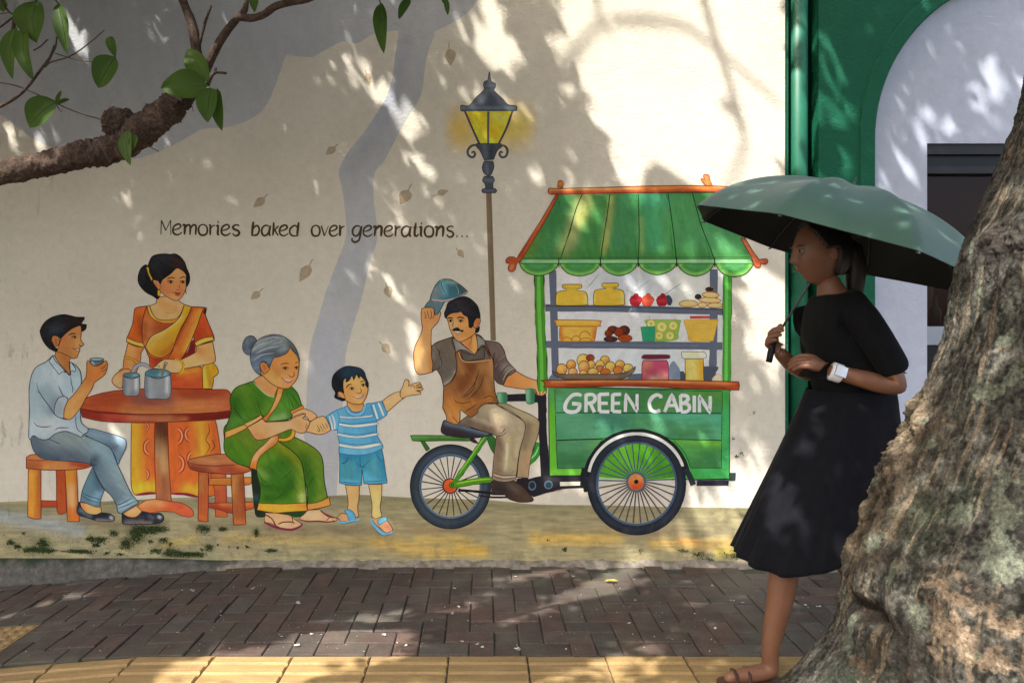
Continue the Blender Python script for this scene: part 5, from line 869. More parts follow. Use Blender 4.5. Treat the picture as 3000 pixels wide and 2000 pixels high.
# ---- herringbone paving bricks
def brickmat(name, cols, mossy=.5):
    m, n, b = newmat(name); v = mapping(n, coord='World'); oi = N(n, 'ObjectInfo')
    c = ramp(n, oi.outputs['Random'], cols)
    c = mix(n, 1, c, ramp(n, noise(n, v, 130, 4, .75), [(.25, .55), (.5, 1.0), (.75, 1.5)]), 'MULTIPLY')
    c = mix(n, 1, c, ramp(n, noise(n, v, 14, 5), [(.3, .78), (.7, 1.2)]), 'MULTIPLY')
    c = mix(n, mth(n, 'MULTIPLY', ramp(n, noise(n, v, 2.3, 6, .65), [(.5, 0), (.66, 1)]), mossy), c, (.10, .105, .065))
    c = mix(n, mth(n, 'MULTIPLY', ramp(n, noise(n, v, 1.1, 5, .6), [(.52, 0), (.7, 1)]), .35), c, (.22, .19, .16))
    n.links.new(c, b.inputs['Base Color']); b.inputs['Roughness'].default_value = .82; b.inputs['Specular IOR Level'].default_value = .3
    h = mth(n, 'ADD', noise(n, v, 260, 3, .7), mth(n, 'MULTIPLY', noise(n, v, 40, 4), .8)); bump(n, h, .7, .0035, b); return m
M['brick'] = brickmat('paving_brick', [(0, (.070, .050, .040)), (.25, (.100, .066, .050)), (.5, (.074, .060, .048)), (.75, (.115, .074, .055)), (1, (.096, .084, .068))])
def bevel_block(name, lx, ly, h, bv, seed):
    r = random.Random(seed); V = []; a, b_ = lx/2, ly/2; j = lambda: r.uniform(-.0012, .0012)
    for s, t in ((-1, -1), (1, -1), (1, 1), (-1, 1)): V.append((s*a, t*b_, -h))
    for s, t in ((-1, -1), (1, -1), (1, 1), (-1, 1)): V.append((s*a+j(), t*b_+j(), -bv*.8))
    for s, t in ((-1, -1), (1, -1), (1, 1), (-1, 1)): V.append((s*(a-bv)+j(), t*(b_-bv)+j(), j()*.6))
    F = [(8, 9, 10, 11)]+[(4+k, 4+(k+1) % 4, 8+(k+1) % 4, 8+k) for k in range(4)]+[(k, (k+1) % 4, 4+(k+1) % 4, 4+k) for k in range(4)]
    return mesh(name, V, F)
pav = empty('brick_pavement', (0, 0, 0)); tag(pav, kind='structure')
U = .10; OX = -.054; BM = [[bevel_block('brick', U*2-.0045, U-.0045, .05, .004, s) for s in range(4)], [bevel_block('brick', U-.0045, U*2-.0045, .05, .004, s+9) for s in range(4)]]
for L_ in BM:
    for me in L_: me.materials.append(M['brick'])
br = random.Random(3); nb = 0; stuffV = MB()
YS = -1.017
blister = lambda x, y: x < -1.905 and y < -.6
for i in range(-56, 44):
    for j in range(-11, 0):
        k = (i-j) % 4
        if k == 0: cx, cy, t, cells = (i+1)*U, (j+.5)*U, 0, ((i, j), (i+1, j))
        elif k == 3: cx, cy, t, cells = (i+.5)*U, (j+1)*U, 1, ((i, j), (i, j+1))
        else: continue
        x, y = cx+OX, cy-.012
        hx, hy = (U, U/2) if t == 0 else (U/2, U)
        if y-hy < YS-.02: 
            if y+hy < YS+.03: continue
        if y+hy > .03: continue
        TX, TY0, TY1 = -1.955, -.914, -.613; cut = None
        if x-hx < TX-.01 and y+hy > TY0+.01 and y-hy < TY1-.01:
            if x+hx > TX+.01: cut = ('x', TX+.001, x+hx)
            elif y+hy > TY1+.01: cut = ('y', TY1+.001, y+hy)
            elif y-hy < TY0-.01: cut = ('y', y-hy, TY0-.001)
            else: continue
        inview = abs(x+.0) < 99 and -2.75 < x < 2.1
        z = gz(x)+br.uniform(-.0035, .0035); sl = (gz(x+.05)-gz(x-.05))/.1
        rot = Euler((br.uniform(-.014, .014), -math.atan(sl)+br.uniform(-.012, .012), br.uniform(-.008, .008)))
        if inview and nb < 300:
            o = bpy.data.objects.new('brick', BM[t][br.randrange(4)]); o.parent = pav; o.location = (x, y, z); o.rotation_euler = rot; COL.objects.link(o); nb += 1
            if y-hy < YS-.006:                                 # cut short against the tactile tiles
                d = (YS-.006)-(y-hy); o.scale.y = (2*hy-d)/(2*hy); o.location.y += d/2
            if cut:
                k_ = 0 if cut[0] == 'x' else 1; o.scale[k_] = (cut[2]-cut[1])/(2*(hx, hy)[k_]); o.location[k_] = (cut[1]+cut[2])/2
        else:
            me = BM[t][0]; mt = rot.to_matrix(); dd = 1.0; oy = 0
            if y-hy < YS-.006: d = (YS-.006)-(y-hy); dd = (2*hy-d)/(2*hy); oy = d/2
            stuffV.add([mt@Vector((q.co.x, q.co.y*dd, q.co.z))+Vector((x, y+oy, z)) for q in me.vertices], [tuple(p.vertices) for p in me.polygons])
o = stuffV.build('brick_field', M['brick'], pav); tag(o, kind='stuff')
print('bricks', nb)
# ---- yellow tactile tiles
def tilemat():
    m, n, b = newmat('tactile_yellow'); v = mapping(n, coord='World'); oi = N(n, 'ObjectInfo')
    c = ramp(n, oi.outputs['Random'], [(0, (.34, .215, .080)), (.5, (.38, .245, .092)), (1, (.31, .20, .078))])
    c = mix(n, 1, c, ramp(n, noise(n, mapping(n, (3, 30, 30), coord='World'), 1.6, 5, .65), [(.3, .72), (.7, 1.15)]), 'MULTIPLY')
    c = mix(n, 1, c, ramp(n, noise(n, v, 120, 4, .7), [(.25, .75), (.6, 1.08)]), 'MULTIPLY')
    c = mix(n, mth(n, 'MULTIPLY', ramp(n, noise(n, v, 7, 5, .7), [(.55, 0), (.7, 1)]), .4), c, (.16, .10, .045))
    n.links.new(c, b.inputs['Base Color']); b.inputs['Roughness'].default_value = .75; bump(n, noise(n, v, 180, 4), .4, .002, b); return m
M['tile'] = tilemat()
def bar_tile():
    mb = MB(); s = .1475; mb.box(-s, s, -s, s, -.05, -.006)
    for k in range(4):
        y0 = -.1475+.074*k+.0075; w = .056; z = .0005; b_ = .008
        mb.add([(-s, y0, -.0061), (s, y0, -.0061), (s, y0+w, -.0061), (-s, y0+w, -.0061), (-s+.004, y0+b_, z), (s-.004, y0+b_, z), (s-.004, y0+w-b_, z), (-s+.004, y0+w-b_, z)], [(4, 5, 6, 7), (0, 1, 5, 4), (1, 2, 6, 5), (2, 3, 7, 6), (3, 0, 4, 7)])
    me = mesh('bar_tile', mb.V, mb.F); me.materials.append(M['tile']); return me
def blister_tile():
    mb = MB(); s = .1475; mb.box(-s, s, -s, s, -.05, -.006)
    for i in range(6):
        for j in range(6):
            cx, cy = (i-2.5)*.049, (j-2.5)*.049; V = []; n_ = 8
            for r, z in ((.017, -.0061), (.0145, -.002), (.010, 0)):
                V += [(cx+r*math.cos(a*2*math.pi/n_), cy+r*math.sin(a*2*math.pi/n_), z) for a in range(n_)]
            F = [(q*n_+a, q*n_+(a+1) % n_, (q+1)*n_+(a+1) % n_, (q+1)*n_+a) for q in range(2) for a in range(n_)]+[tuple(range(2*n_, 3*n_))]
            mb.add(V, F)
    me = mesh('blister_tile', mb.V, mb.F); me.materials.append(M['tile']); return me
tp = empty('tactile_paving', (0, 0, 0)); tag(tp, kind='structure'); bt, bl = bar_tile(), blister_tile()
for r in range(2):
    for i in range(-10, 12):
        x = -.131+.15+.30*i; y = YS-.15-.30*r-(.0 if r == 0 else 0)
        o = bpy.data.objects.new('bar_tile', bt); o.parent = tp; sl = (gz(x+.1)-gz(x-.1))/.2
        o.location = (x+br.uniform(-.001, .001), y-max(0, -x-1.3)*.035, gz(x)+.002+br.uniform(-.0012, .0012)); o.rotation_euler = (0, -math.atan(sl), br.uniform(-.004, .004)+(.04 if x < -1.4 else 0)); COL.objects.link(o)
for (x, y) in ((-2.107, -.7635), (-2.407, -.7635)):
    o = bpy.data.objects.new('blister_tile', bl); o.parent = tp; o.location = (x, y, gz(x)+.001); o.rotation_euler = (0, -math.atan((gz(x+.1)-gz(x-.1))/.2), 0); COL.objects.link(o)
far = MB(); far.box(-5.6, 5.6, -3.0, -1.617, -.05, -.008)
tag(far.build('paving_apron', simple('paver_concrete', (.13, .10, .085), .85, .3, 20, .4)), kind='structure')

# ---- rough concrete footing at the left foot of the wall
m, n, b = newmat('mossy_concrete'); v = mapping(n, coord='World')
c = ramp(n, noise(n, v, 22, 6, .7), [(.3, (.07, .062, .05)), (.55, (.15, .135, .11)), (.75, (.27, .25, .21))])
sepn = N(n, 'SeparateXYZ'); n.links.new(v, sepn.inputs[0])
mz = mth(n, 'ADD', mth(n, 'MULTIPLY', sepn.outputs[2], 6), noise(n, v, 8, 5)); c = mix(n, ramp(n, mz, [(.58, 0), (.8, 1)]), c, (.028, .045, .018))
n.links.new(c, b.inputs['Base Color']); b.inputs['Roughness'].default_value = .95; bump(n, noise(n, v, 70, 6, .75), 1, .012, b); M['mossy'] = m
xs = np.linspace(-5.6, -1.12, 260); prof = [(.004, 1.0), (-.02, 1.0), (-.035, .85), (-.05, .5), (-.058, .15), (-.066, -.6)]
PP = np.zeros((len(xs), len(prof), 3))
for i, x in enumerate(xs):
    top = wz(1634+max(0, (x+1.75))*18); bot = gz(x); fade = min(1, (-1.12-x)/.5)
    for k, (y, t) in enumerate(prof):
        nn = float(fbm(np.array([[x*9, k*1.3, 2.2]]), 4)[0]-.5)
        PP[i, k] = (x, (y*fade*1.0+nn*.02*fade) if k else .004, max(bot-.05, bot+(top-bot)*t+nn*.012*(k > 0)) if t > 0 else bot-.06)
o = link('concrete_footing', gridmesh('concrete_footing', PP), M['mossy'], wall, smooth=True)
# thin ragged mortar line where wall meets bricks
xs = np.arange(-1.4, 3.4, .012); PP = np.zeros((len(xs), 4, 3))
for i, x in enumerate(xs):
    w = .02+.03*float(fbm(np.array([[x*14, 3.3, 1.1]]), 4)[0])+(.05*max(0, min(1, (x-1.45)*3)))
    hgt = .010+.016*float(fbm(np.array([[x*22, 1.3, 5.1]]), 4)[0])
    PP[i] = [(x, .002, gz(x)+hgt*1.6), (x, -w*.4, gz(x)+hgt), (x, -w*.9, gz(x)+hgt*.4), (x, -w*1.1, gz(x)-.02)]
link('mortar_fillet', gridmesh('mortar_fillet', PP), simple('old_mortar', (.24, .20, .15), .95, .45, 25, .8, .01), wall, smooth=True)

# ---- moss on the foot of the wall
mb_ = []; rs = np.random.RandomState(5)
def mossblob(px, py, rx, ry, n_):
    for _ in range(n_):
        x, y = rs.normal(px, rx*.5), rs.normal(py, ry*.5)
        r = rs.uniform(.0016, .0045); mb_.append((wx(x), -.004, wz(y), r))
crop0 = lambda x, y: (x/2.352, 1540+y/2.352)
for (x, y, rx, ry, q) in ((75, 112, 22, 16, 30), (125, 140, 24, 14, 30), (220, 160, 70, 20, 90), (295, 120, 36, 36, 90), (330, 170, 60, 18, 80), (540, 172, 90, 12, 80), (590, 178, 50, 14, 40), (625, 88, 26, 20, 40), (690, 95, 46, 22, 60), (665, 130, 26, 12, 24), (785, 50, 26, 20, 30), (870, 120, 34, 34, 80), (940, 60, 40, 60, 130), (1000, 30, 90, 30, 150), (1080, 20, 80, 24, 100), (1040, 105, 20, 14, 20), (1125, 100, 34, 18, 30), (1175, 122, 14, 14, 16), (1070, 170, 40, 16, 40), (1180, 185, 60, 34, 120), (1270, 195, 50, 20, 70), (1350, 195, 60, 18, 70), (1440, 150, 26, 24, 36), (1400, 18, 50, 26, 60), (1535, 20, 36, 14, 30), (1765, 45, 12, 30, 26), (1640, 148, 10, 10, 10), (1705, 142, 12, 8, 8), (1875, 168, 44, 10, 36), (165, 50, 8, 8, 8), (735, 185, 24, 16, 16), (830, 192, 30, 10, 20), (1390, 162, 16, 10, 12), (1500, 130, 8, 8, 6), (1580, 140, 8, 8, 5)):
    mossblob(*crop0(x, y), rx/2.352, ry/2.352, int(q*1.9))
for (x, y, rx, ry, q) in ((1655, 1608, 8, 6, 30), (1875, 1612, 5, 8, 14), (2000, 1610, 14, 6, 30), (2040, 1622, 22, 8, 60), (2075, 1636, 20, 8, 40), (2150, 1625, 26, 12, 80), (2190, 1632, 16, 6, 30), (1605, 1580, 8, 3, 8), (2156, 1336, 6, 6, 10), (2170, 1326, 8, 8, 14), (2150, 1285, 6, 8, 8), (2205, 1210, 10, 5, 8)):
    mossblob(x, y, rx, ry, q)
for _ in range(420):
    x = rs.uniform(-20, 900); y = rs.uniform(1560, 1635); mb_.append((wx(x), -.003, wz(y), rs.uniform(.0012, .0028)))
oc = np.array([(1, 0, 0), (-1, 0, 0), (0, 1, 0), (0, -1, 0), (0, 0, 1), (0, 0, -1)], float); of = np.array([(0, 2, 4), (2, 1, 4), (1, 3, 4), (3, 0, 4), (2, 0, 5), (1, 2, 5), (3, 1, 5), (0, 3, 5)])
V = []; F = []
for k, (x, y, z, r) in enumerate(mb_):
    A_ = Euler(rs.uniform(0, 6, 3)).to_matrix(); V.append((oc*np.array([r, r*.8, r]))@np.array(A_)*np.array([1, .6, 1])+np.array([x, y-r*.15, z])); F.append(of+6*k)
o = link('moss', trimesh('moss', np.concatenate(V), np.concatenate(F)), simple('moss_green', (.040, .062, .014), .95, .5, 60, 0), wall); tag(o, kind='stuff')

# ---- green shopfront to the right
gw = stucco('green_render', (.008, .125, .062), .6, 1.1, dirt=False); ww = stucco('lavender_white_render', (.55, .58, .68), .8, .35, dirt=False)
shop = empty('green_shopfront', (XE, 0, 0)); tag(shop, 'green rendered shopfront with a white arch and dark shutter window behind the tree', 'shopfront')
def sh(name, mb, mat, smooth=False):
    mb.V = [(x-XE, y, z) for x, y, z in mb.V]; return mb.build(name, mat, shop, smooth)
X1 = 1.790
g = MB(); g.box(XE+.001, X1, .13, .34, -.3, 4.2); g.box(XE+.001, XE+.024, -.004+.02, .131, -.3, 4.2)
sh('recess', g, gw)
AX, AZ, AR = 2.971, 2.269, .880; RO = .965; TOP = 4.2; RIGHT = 5.2
def archface(mb, y, r, x0, top, x1, ythick):
    """wall face with an arched opening of radius r, open to the ground"""
    n_ = 48; A_ = [(AX-r, -.3)]+[(AX-r*math.cos(math.pi*i/n_), AZ+r*math.sin(math.pi*i/n_)) for i in range(n_+1)]+[(AX+r, -.3)]
    V = []; F = []
    for (x, z) in A_:
        V.append((x, y, z))
    for (x, z) in A_:
        V.append((x, y+ythick, z))
    m_ = len(A_)
    for i in range(m_-1): F.append((i, i+1, m_+i+1, m_+i))
    k = len(V); V += [(x0, y, -.3), (x0, y, top), (x1, y, top), (x1, y, -.3)]
    F.append((0, 1, k+1, k)); h = m_//2
    for i in range(1, h): F.append((i, i+1, k+1))
    F.append((h, k+2, k+1))
    for i in range(h, m_-2): F.append((i, i+1, k+2))
    F.append((m_-2, m_-1, k+3, k+2))
    k2 = len(V); V += [(x0, y+ythick, -.3), (x0, y+ythick, top)]; F.append((k, k+1, k2+1, k2))
    mb.add(V, F)
g = MB(); archface(g, .012, RO, X1, TOP, RIGHT, .135); o = sh('facade', g, gw)
g = MB(); n_ = 60; V = []; F = []
A_ = [(None, -.3)]+[(math.pi*i/n_, 0) for i in range(n_+1)]+[(None, -.3)]
def ap(i, r):
    a, z = A_[i]
    if a is None: return (AX-r if i == 0 else AX+r, -.3)
    return (AX-r*math.cos(a), AZ+r*math.sin(a))
for i in range(len(A_)):
    for r, y in ((RO+.001, .011), (RO-.004, .004), (AR+.01, .004), (AR, .012), (AR, .075)): x, z = ap(i, r); V.append((x, y, z))
for i in range(len(A_)-1):
    for k in range(4): a = i*5+k; F.append((a, a+1, a+6, a+5))
g.add(V, F); sh('arch_moulding', g, gw)
# white infill with the window opening
WX0, WT_, WB_ = wx(2716)*1.0, wz(420), wz(956); WX0 = (2716-PX0)/(FPX/(CD+.06)); WT_ = CH-(420-PY0)/(FPX/(CD+.06)); WB_ = CH-(1010-PY0)/(FPX/(CD+.06)); WX1 = WX0+1.5
g = MB(); g.box(AX-AR-.03, WX0, .06, .2, -.3, 3.3); g.box(WX0, AX+AR+.05, .06, .2, WT_, 3.3); sh('arch_infill', g, ww)
dk = simple('dark_metal', (.022, .022, .024), .45, .1, 20, .05); bk = simple('black_metal', (.006, .006, .007), .4, .1, 20, .05)
g = MB(); g.box(WX0+.001, WX1, .075, .19, WT_-.055, WT_-.001); sh('window_head', g, dk)
g = MB(); g.box(WX0+.002, WX1, .10, .19, WT_-.115, WT_-.056); sh('shutter_box', g, bk)
g = MB(); g.box(WX0+.002, WX1, .093, .19, WT_-.155, WT_-.117); sh('shutter_rail', g, dk)
zs = CH-(956-PY0)/(FPX/(CD+.06))
g = MB(); g.box(WX0+.001, WX1, .066, .19, WB_, zs); sh('window_sill', g, simple('brushed_steel', (.30, .32, .36), .35, .08, 8, .05, metallic=.6))
g = MB(); g.box(WX0+.001, WX1, .085, .19, -.3, WB_-.002); sh('lower_panel', g, bk)
gm, n, b = newmat('window_glass'); b.inputs['Base Color'].default_value = (.022, .007, .006, 1); b.inputs['Roughness'].default_value = .10; b.inputs['Specular IOR Level'].default_value = .25; b.inputs['Alpha'].default_value = .55
g = MB(); g.box(WX0+.003, WX1, .135, .139, zs+.001, WT_-.157); sh('window_pane', g, gm)
g = MB(); g.box(WX0+.002, WX1, .62, .64, -.3, 3.2); g.box(WX0-.02, WX0-.001, .2, .62, -.3, 3.2); sh('shop_interior', g, simple('interior_maroon', (.05, .015, .013), .8))
bx = WX0+.03
g = MB(); g.box(bx+.03, bx+.16, .3, .33, zs-.02, zs+.26); sh('notice_board', g, simple('board_tan', (.34, .30, .24), .8))
g = MB(); g.box(bx, bx+.035, .22, .25, zs-.02, zs+.14); sh('wooden_bar', g, simple('bar_wood', (.22, .14, .09), .7))
g = MB(); g.tube([(bx+.13, .24, zs+.0), (bx+.13, .24, zs+.09), (bx+.13, .24, zs+.12), (bx+.13, .24, zs+.17)], [.032, .032, .013, .012], 12); sh('bottle', g, simple('green_bottle', (.005, .12, .07), .2, .1, 10, 0, spec=.6), True)
g = MB(); g.box(WX0+.003, WX0+.028, .11, .132, zs+.001, WT_-.157); sh('window_frame', g, dk)
# downpipe
pipe = empty('downpipe', (1.705, .065, 0)); tag(pipe, 'green painted round downpipe in the gap between the cream wall and shopfront', 'downpipe')
gp = simple('green_gloss_paint', (.012, .145, .075), .5, .12, 12, .08, spec=.5)
g = MB(); g.tube([(0, 0, -.02), (0, 0, 4.2)], .0475, 28, caps=True); g.build('pipe', gp, pipe, True)
for z in (.12,):
    g = MB(); g.tube([(0, 0, z), (0, 0, z+.05)], .056, 28); g.build('pipe_collar', gp, pipe, True)
# litter on the paving
lt = random.Random(12); lf = simple('dry_petal', (.62, .58, .50), .8, .2, 40, 0); V = MB()
def crumb(px, py, r):
    s = (py-PY0)/(CH); d = FPX/s; y = d-CD; x = (px-PX0)/s
    if y > -.03: y = -.03
    k = lt.randrange(4, 7); a0 = lt.uniform(0, 6); z = gz(x)+.0055; V.add([(x+r*lt.uniform(.5, 1.4)*math.cos(a0+q*6.283/k), y+r*.7*lt.uniform(.5, 1.2)*math.sin(a0+q*6.283/k), z+lt.uniform(0, .004)) for q in range(k)], [tuple(range(k))])
for (px, py) in ((1682, 1691), (1857, 1700), (1818, 1724), (1862, 1763), (1333, 1800), (1330, 1727), (1121, 1863), (1185, 1892), (1355, 1880), (1395, 1890), (1415, 1900), (1846, 1829), (1940, 1826), (1958, 1873), (1505, 1692), (1518, 1905), (518, 1857), (873, 1768), (880, 1765), (533, 1724), (566, 1727), (745, 1724), (815, 1863), (911, 1861), (828, 1866), (868, 1895), (2085, 1718), (2145, 1760), (2180, 1768), (2358, 1774), (2400, 1777), (2090, 1842), (1516, 1904), (1375, 1823), (1343, 1778)):
    for _ in range(lt.randrange(1, 4)): crumb(px+lt.uniform(-7, 7), py+lt.uniform(-3, 3), lt.uniform(.004, .010))
for _ in range(230): crumb(lt.uniform(0, 2450), 1665+250*lt.random()**.8, lt.uniform(.0012, .0032))
tag(V.build('fallen_petals', lf), 'pale crumbs and dry petals scattered over the brick paving', 'litter', kind='stuff')
p = at(1790, 1706, -.14); g = MB(); x, y = (1790-PX0)/592, -.30
x, y = .63, -.255; z = gz(x)+.008
g.add([(x-.03, y, z), (x-.012, y-.012, z+.006), (x+.028, y-.008, z+.004), (x+.04, y+.002, z+.001), (x+.02, y+.010, z+.007), (x-.015, y+.011, z+.005)], [(0, 1, 2, 3, 4, 5)])
tag(g.build('fallen_leaf', simple('yellow_leaf', (.55, .30, .04), .6, .2, 30, 0)), 'small curled yellow leaf lying on the bricks in front of the cart', 'leaf')
# ------------------------------------------------------------------ trees
def barkmat(name, vcol=True, col=(.1, .08, .06), s=1.0):
    m, n, b = newmat(name); v = mapping(n, coord='World')
    if vcol: a = N(n, 'VertexColor'); a.layer_name = 'Col'; c = a.outputs[0]
    else: c = ramp(n, noise(n, mapping(n, (14, 14, 5), coord='World'), 1.5, 6, .7), [(.3, tuple(q*.5 for q in col)), (.55, col), (.75, tuple(q*1.9 for q in col))])
    c = mix(n, 1, c, ramp(n, noise(n, v, 110*s, 5, .8), [(.36, .30), (.48, .9), (.58, 1.15), (.68, 2.1)]), 'MULTIPLY')
    c = mix(n, 1, c, ramp(n, noise(n, v, 34*s, 5, .75), [(.38, .75), (.62, 1.2)]), 'MULTIPLY')
    n.links.new(c, b.inputs['Base Color']); b.inputs['Roughness'].default_value = .92; b.inputs['Specular IOR Level'].default_value = .2
    h = mth(n, 'ADD', noise(n, v, 60*s, 7, .75), mth(n, 'MULTIPLY', noise(n, v, 230*s, 3, .7), .5)); bump(n, h, .9, .007/s, b); return m
M['bark'] = barkmat('lichened_bark'); M['limb'] = barkmat('limb_bark', False, (.085, .055, .038), 1.6)
def leafmat(name, a, b_):
    m, n, b = newmat(name); v = mapping(n, coord='World')
    c = ramp(n, noise(n, v, 7, 4), [(.3, a), (.7, b_)])
    n.links.new(c, b.inputs['Base Color']); b.inputs['Roughness'].default_value = .58; b.inputs['Specular IOR Level'].default_value = .25
    tr = N(n, 'BsdfTranslucent'); tm = mix(n, 1, c, (1.5, 1.9, .5), 'MULTIPLY'); n.links.new(tm, tr.inputs[0]); ms = N(n, 'MixShader'); ms.inputs[0].default_value = .28
    out = [q for q in n.nodes if q.type == 'OUTPUT_MATERIAL'][0]; n.links.new(b.outputs[0], ms.inputs[1]); n.links.new(tr.outputs[0], ms.inputs[2]); n.links.new(ms.outputs[0], out.inputs[0]); return m
M['leaf'] = leafmat('dark_leaf', (.028, .062, .006), (.060, .105, .012)); M['leaf2'] = leafmat('fresh_leaf', (.05, .09, .012), (.09, .13, .03)); M['crown'] = leafmat('crown_leaf', (.020, .050, .010), (.045, .085, .018))

# ---- big leaning trunk, near right
TZ0 = 1.50
tab = [(3075, 60), (3010, 200), (2992, 300), (2972, 380), (2930, 490), (2880, 600), (2850, 660), (2795, 800), (2775, 900), (2755, 1000), (2715, 1110), (2690, 1200), (2640, 1300), (2600, 1400), (2540, 1500), (2490, 1600), (2462, 1700), (2452, 1800), (2400, 1880), (2335, 1960), (2290, 2010), (2150, 2150)]
def rad0(z): return float(np.interp(z, [-.3, .1, .35, .55, .9, 1.3, 1.8, 2.6, 3.4], [.62, .54, .44, .39, .33, .29, .255, .22, .19]))
cz, cx_ = [], []
for px, py in tab:
    th = math.atan((px-PX0)/FPX); z = 1.2
    for _ in range(6):
        r = rad0(z); cx = (r+TZ0*math.sin(th))/math.cos(th); t = cx*math.sin(th)+TZ0*math.cos(th); z = CH-(py-PY0)/FPX*t*math.cos(th)
    cz.append(z); cx_.append(cx)
o_ = np.argsort(cz); cz = np.array(cz)[o_]; cx_ = np.array(cx_)[o_]
def ctr(z):
    return np.interp(z, np.concatenate([[-.3], cz, [3.4]]), np.concatenate([[cx_[0]-.12], cx_, [cx_[-1]+.30]]))
def surf(px, py):
    th = math.atan((px-PX0)/FPX); z = 1.0
    for _ in range(8):
        r = rad0(z); cx = float(ctr(z)); t0 = cx*math.sin(th)+TZ0*math.cos(th); off = cx*math.cos(th)-TZ0*math.sin(th)
        t = t0-math.sqrt(max(1e-6, r*r-min(abs(off), r*.999)**2)); z = CH-(py-PY0)/FPX*t*math.cos(th)
    return math.degrees(math.atan2(t*math.cos(th)-TZ0, t*math.sin(th)-cx)) % 360, z
tree = empty('street_tree', (float(ctr(0)), -CD+TZ0, 0)); tag(tree, 'thick leaning tree trunk with lichen spots and rough scars in the right foreground', 'tree', 'street trees along the kerb')
nz, na = 820, 560
zz = np.linspace(-.16, 3.3, nz)**1.0; zz = np.concatenate([np.linspace(-.16, .2, 60), np.linspace(.2, 2.0, nz-80)[1:], np.linspace(2.0, 3.3, 122)[1:]]); nz = len(zz)
aa = np.concatenate([np.linspace(R(140), R(345), na-90, endpoint=False), np.linspace(R(345), R(500), 90, endpoint=False)]); nz += 0
ZZ, AA = np.meshgrid(zz, aa, indexing='ij')
CX = ctr(ZZ); R0 = np.interp(ZZ, [-.3, .1, .35, .55, .9, 1.3, 1.8, 2.6, 3.4], [.62, .54, .44, .39, .33, .29, .255, .22, .19])
c_, s_ = np.cos(AA), np.sin(AA)
q = np.stack([c_*1.0, s_*1.0, ZZ], -1)
lowf = fbm(q*np.array([1.6, 1.6, 1.5])+5, 3)-.5
flute = fbm(np.stack([c_*3.4+ZZ*.25, s_*3.4, ZZ*.7], -1)+9, 4)-.5
mid = fbm(np.stack([c_*5, s_*5, ZZ*13], -1)+2, 5, .6)-.5
fine = fbm(np.stack([c_*15, s_*15, ZZ*42], -1)+4, 5, .62)-.5
vf = fbm(np.stack([c_*46, s_*46, ZZ*130], -1)+6, 3, .6)-.5; lon = fbm(np.stack([c_*13+ZZ*4, s_*13, ZZ*3.0], -1)+40, 4, .6)-.5
RR = R0*(1+.10*lowf)+.040*flute+.009*mid+.010*fine+.006*vf+.010*lon
# rough scar ridge down the side facing the wall and the passer-by
dA = (AA-R(150)+math.pi) % (2*math.pi)-math.pi
lumps = fbm(np.stack([c_*10, s_*10, ZZ*24], -1)+11, 4, .6)
def band(z0, z1, s=.05): return 1/(1+np.exp(-(ZZ-z0)/s))*1/(1+np.exp((ZZ-z1)/s))
ridge = np.exp(-(dA/.42)**2)*band(.70, 1.09, .03)
ridge2 = np.exp(-((dA-.0)/.30)**2)*band(.95, 1.09, .02)*.9
rl = np.abs(fbm(np.stack([c_*20, s_*20, ZZ*60], -1)+21, 4, .6)-.5)*2
big = fbm(np.stack([c_*5, s_*5, ZZ*13], -1)+51, 3, .5)
RR = RR+ridge*(.004+.085*(big-.45)+.035*(lumps-.45)+.010*rl)+ridge2*(.014+.06*(lumps-.45)+.02*rl)
KA, KZ = surf(2960, 700); HA, HZ = surf(2520, 1790)
knot = np.exp(-((((AA-R(KA)+math.pi) % (2*math.pi)-math.pi)*.9)**2+((ZZ-KZ)*7)**2)*9); RR = RR+knot*(.02+.07*(lumps-.5))
hole = np.exp(-((((AA-R(HA)+math.pi) % (2*math.pi)-math.pi)*1.4)**2+((ZZ-HZ)*14)**2)*9); RR = RR-.035*hole
X = CX+RR*np.cos(AA)-tree.location.x; Y = RR*np.sin(AA)*.98; Pt = np.stack([X, Y, ZZ], -1)
W3 = Pt+np.array([tree.location.x, 0, 0])
def sm(x, a, b): t = np.clip((x-a)/(b-a), 0, 1); return t*t*(3-2*t)
base = np.array([.074, .072, .060]); grn = np.array([.044, .058, .036]); drk = np.array([.035, .030, .026]); tan = np.array([.31, .235, .16]); lic = np.array([.20, .225, .165]); red = np.array([.25, .13, .07])
n1 = fbm(W3*np.array([3, 3, 2.2])+3, 5); n2 = fbm(W3*9+7, 5, .6); n3 = fbm(W3*np.array([40, 40, 22])+1, 4, .65); n4 = fbm(W3*22+15, 4, .6); st = fbm(np.stack([c_*26+ZZ*6, s_*26, ZZ*3.2], -1)+31, 4, .6)
n5 = fbm(W3*np.array([95, 95, 60])+1, 3, .7); C = base[None, None]*(.35+1.5*sm(n5, .3, .7)[..., None])*(.7+.8*n3[..., None])
w = sm(n1, .50, .62)[..., None]*.8; C = C*(1-w)+grn*(.7+.7*n3[..., None])*w
w = sm(n2+(n5-.5)*.6, .60, .70)[..., None]*.6; C = C*(1-w)+drk*w
w = sm(st, .60, .68)[..., None]*.75; C = C*(1-w)+np.array([.27, .21, .14])*w
w = (sm(n4, .62, .70)*sm(n1, .40, .5))[..., None]*.25; C = C*(1-w)+red*w
w = np.clip(ridge*1.5+ridge2*1.3, 0, 1)[..., None]*.85; C = C*(1-w)+(np.array([.17, .13, .085])*(.30+1.3*sm(lumps, .3, .7)[..., None]))*w
w = np.clip(hole*1.4, 0, 1)[..., None]; C = C*(1-w)+np.array([.03, .022, .016])*w
w = np.clip(knot*1.5, 0, 1)[..., None]*.8; C = C*(1-w)+drk*(1+n3[..., None])*w
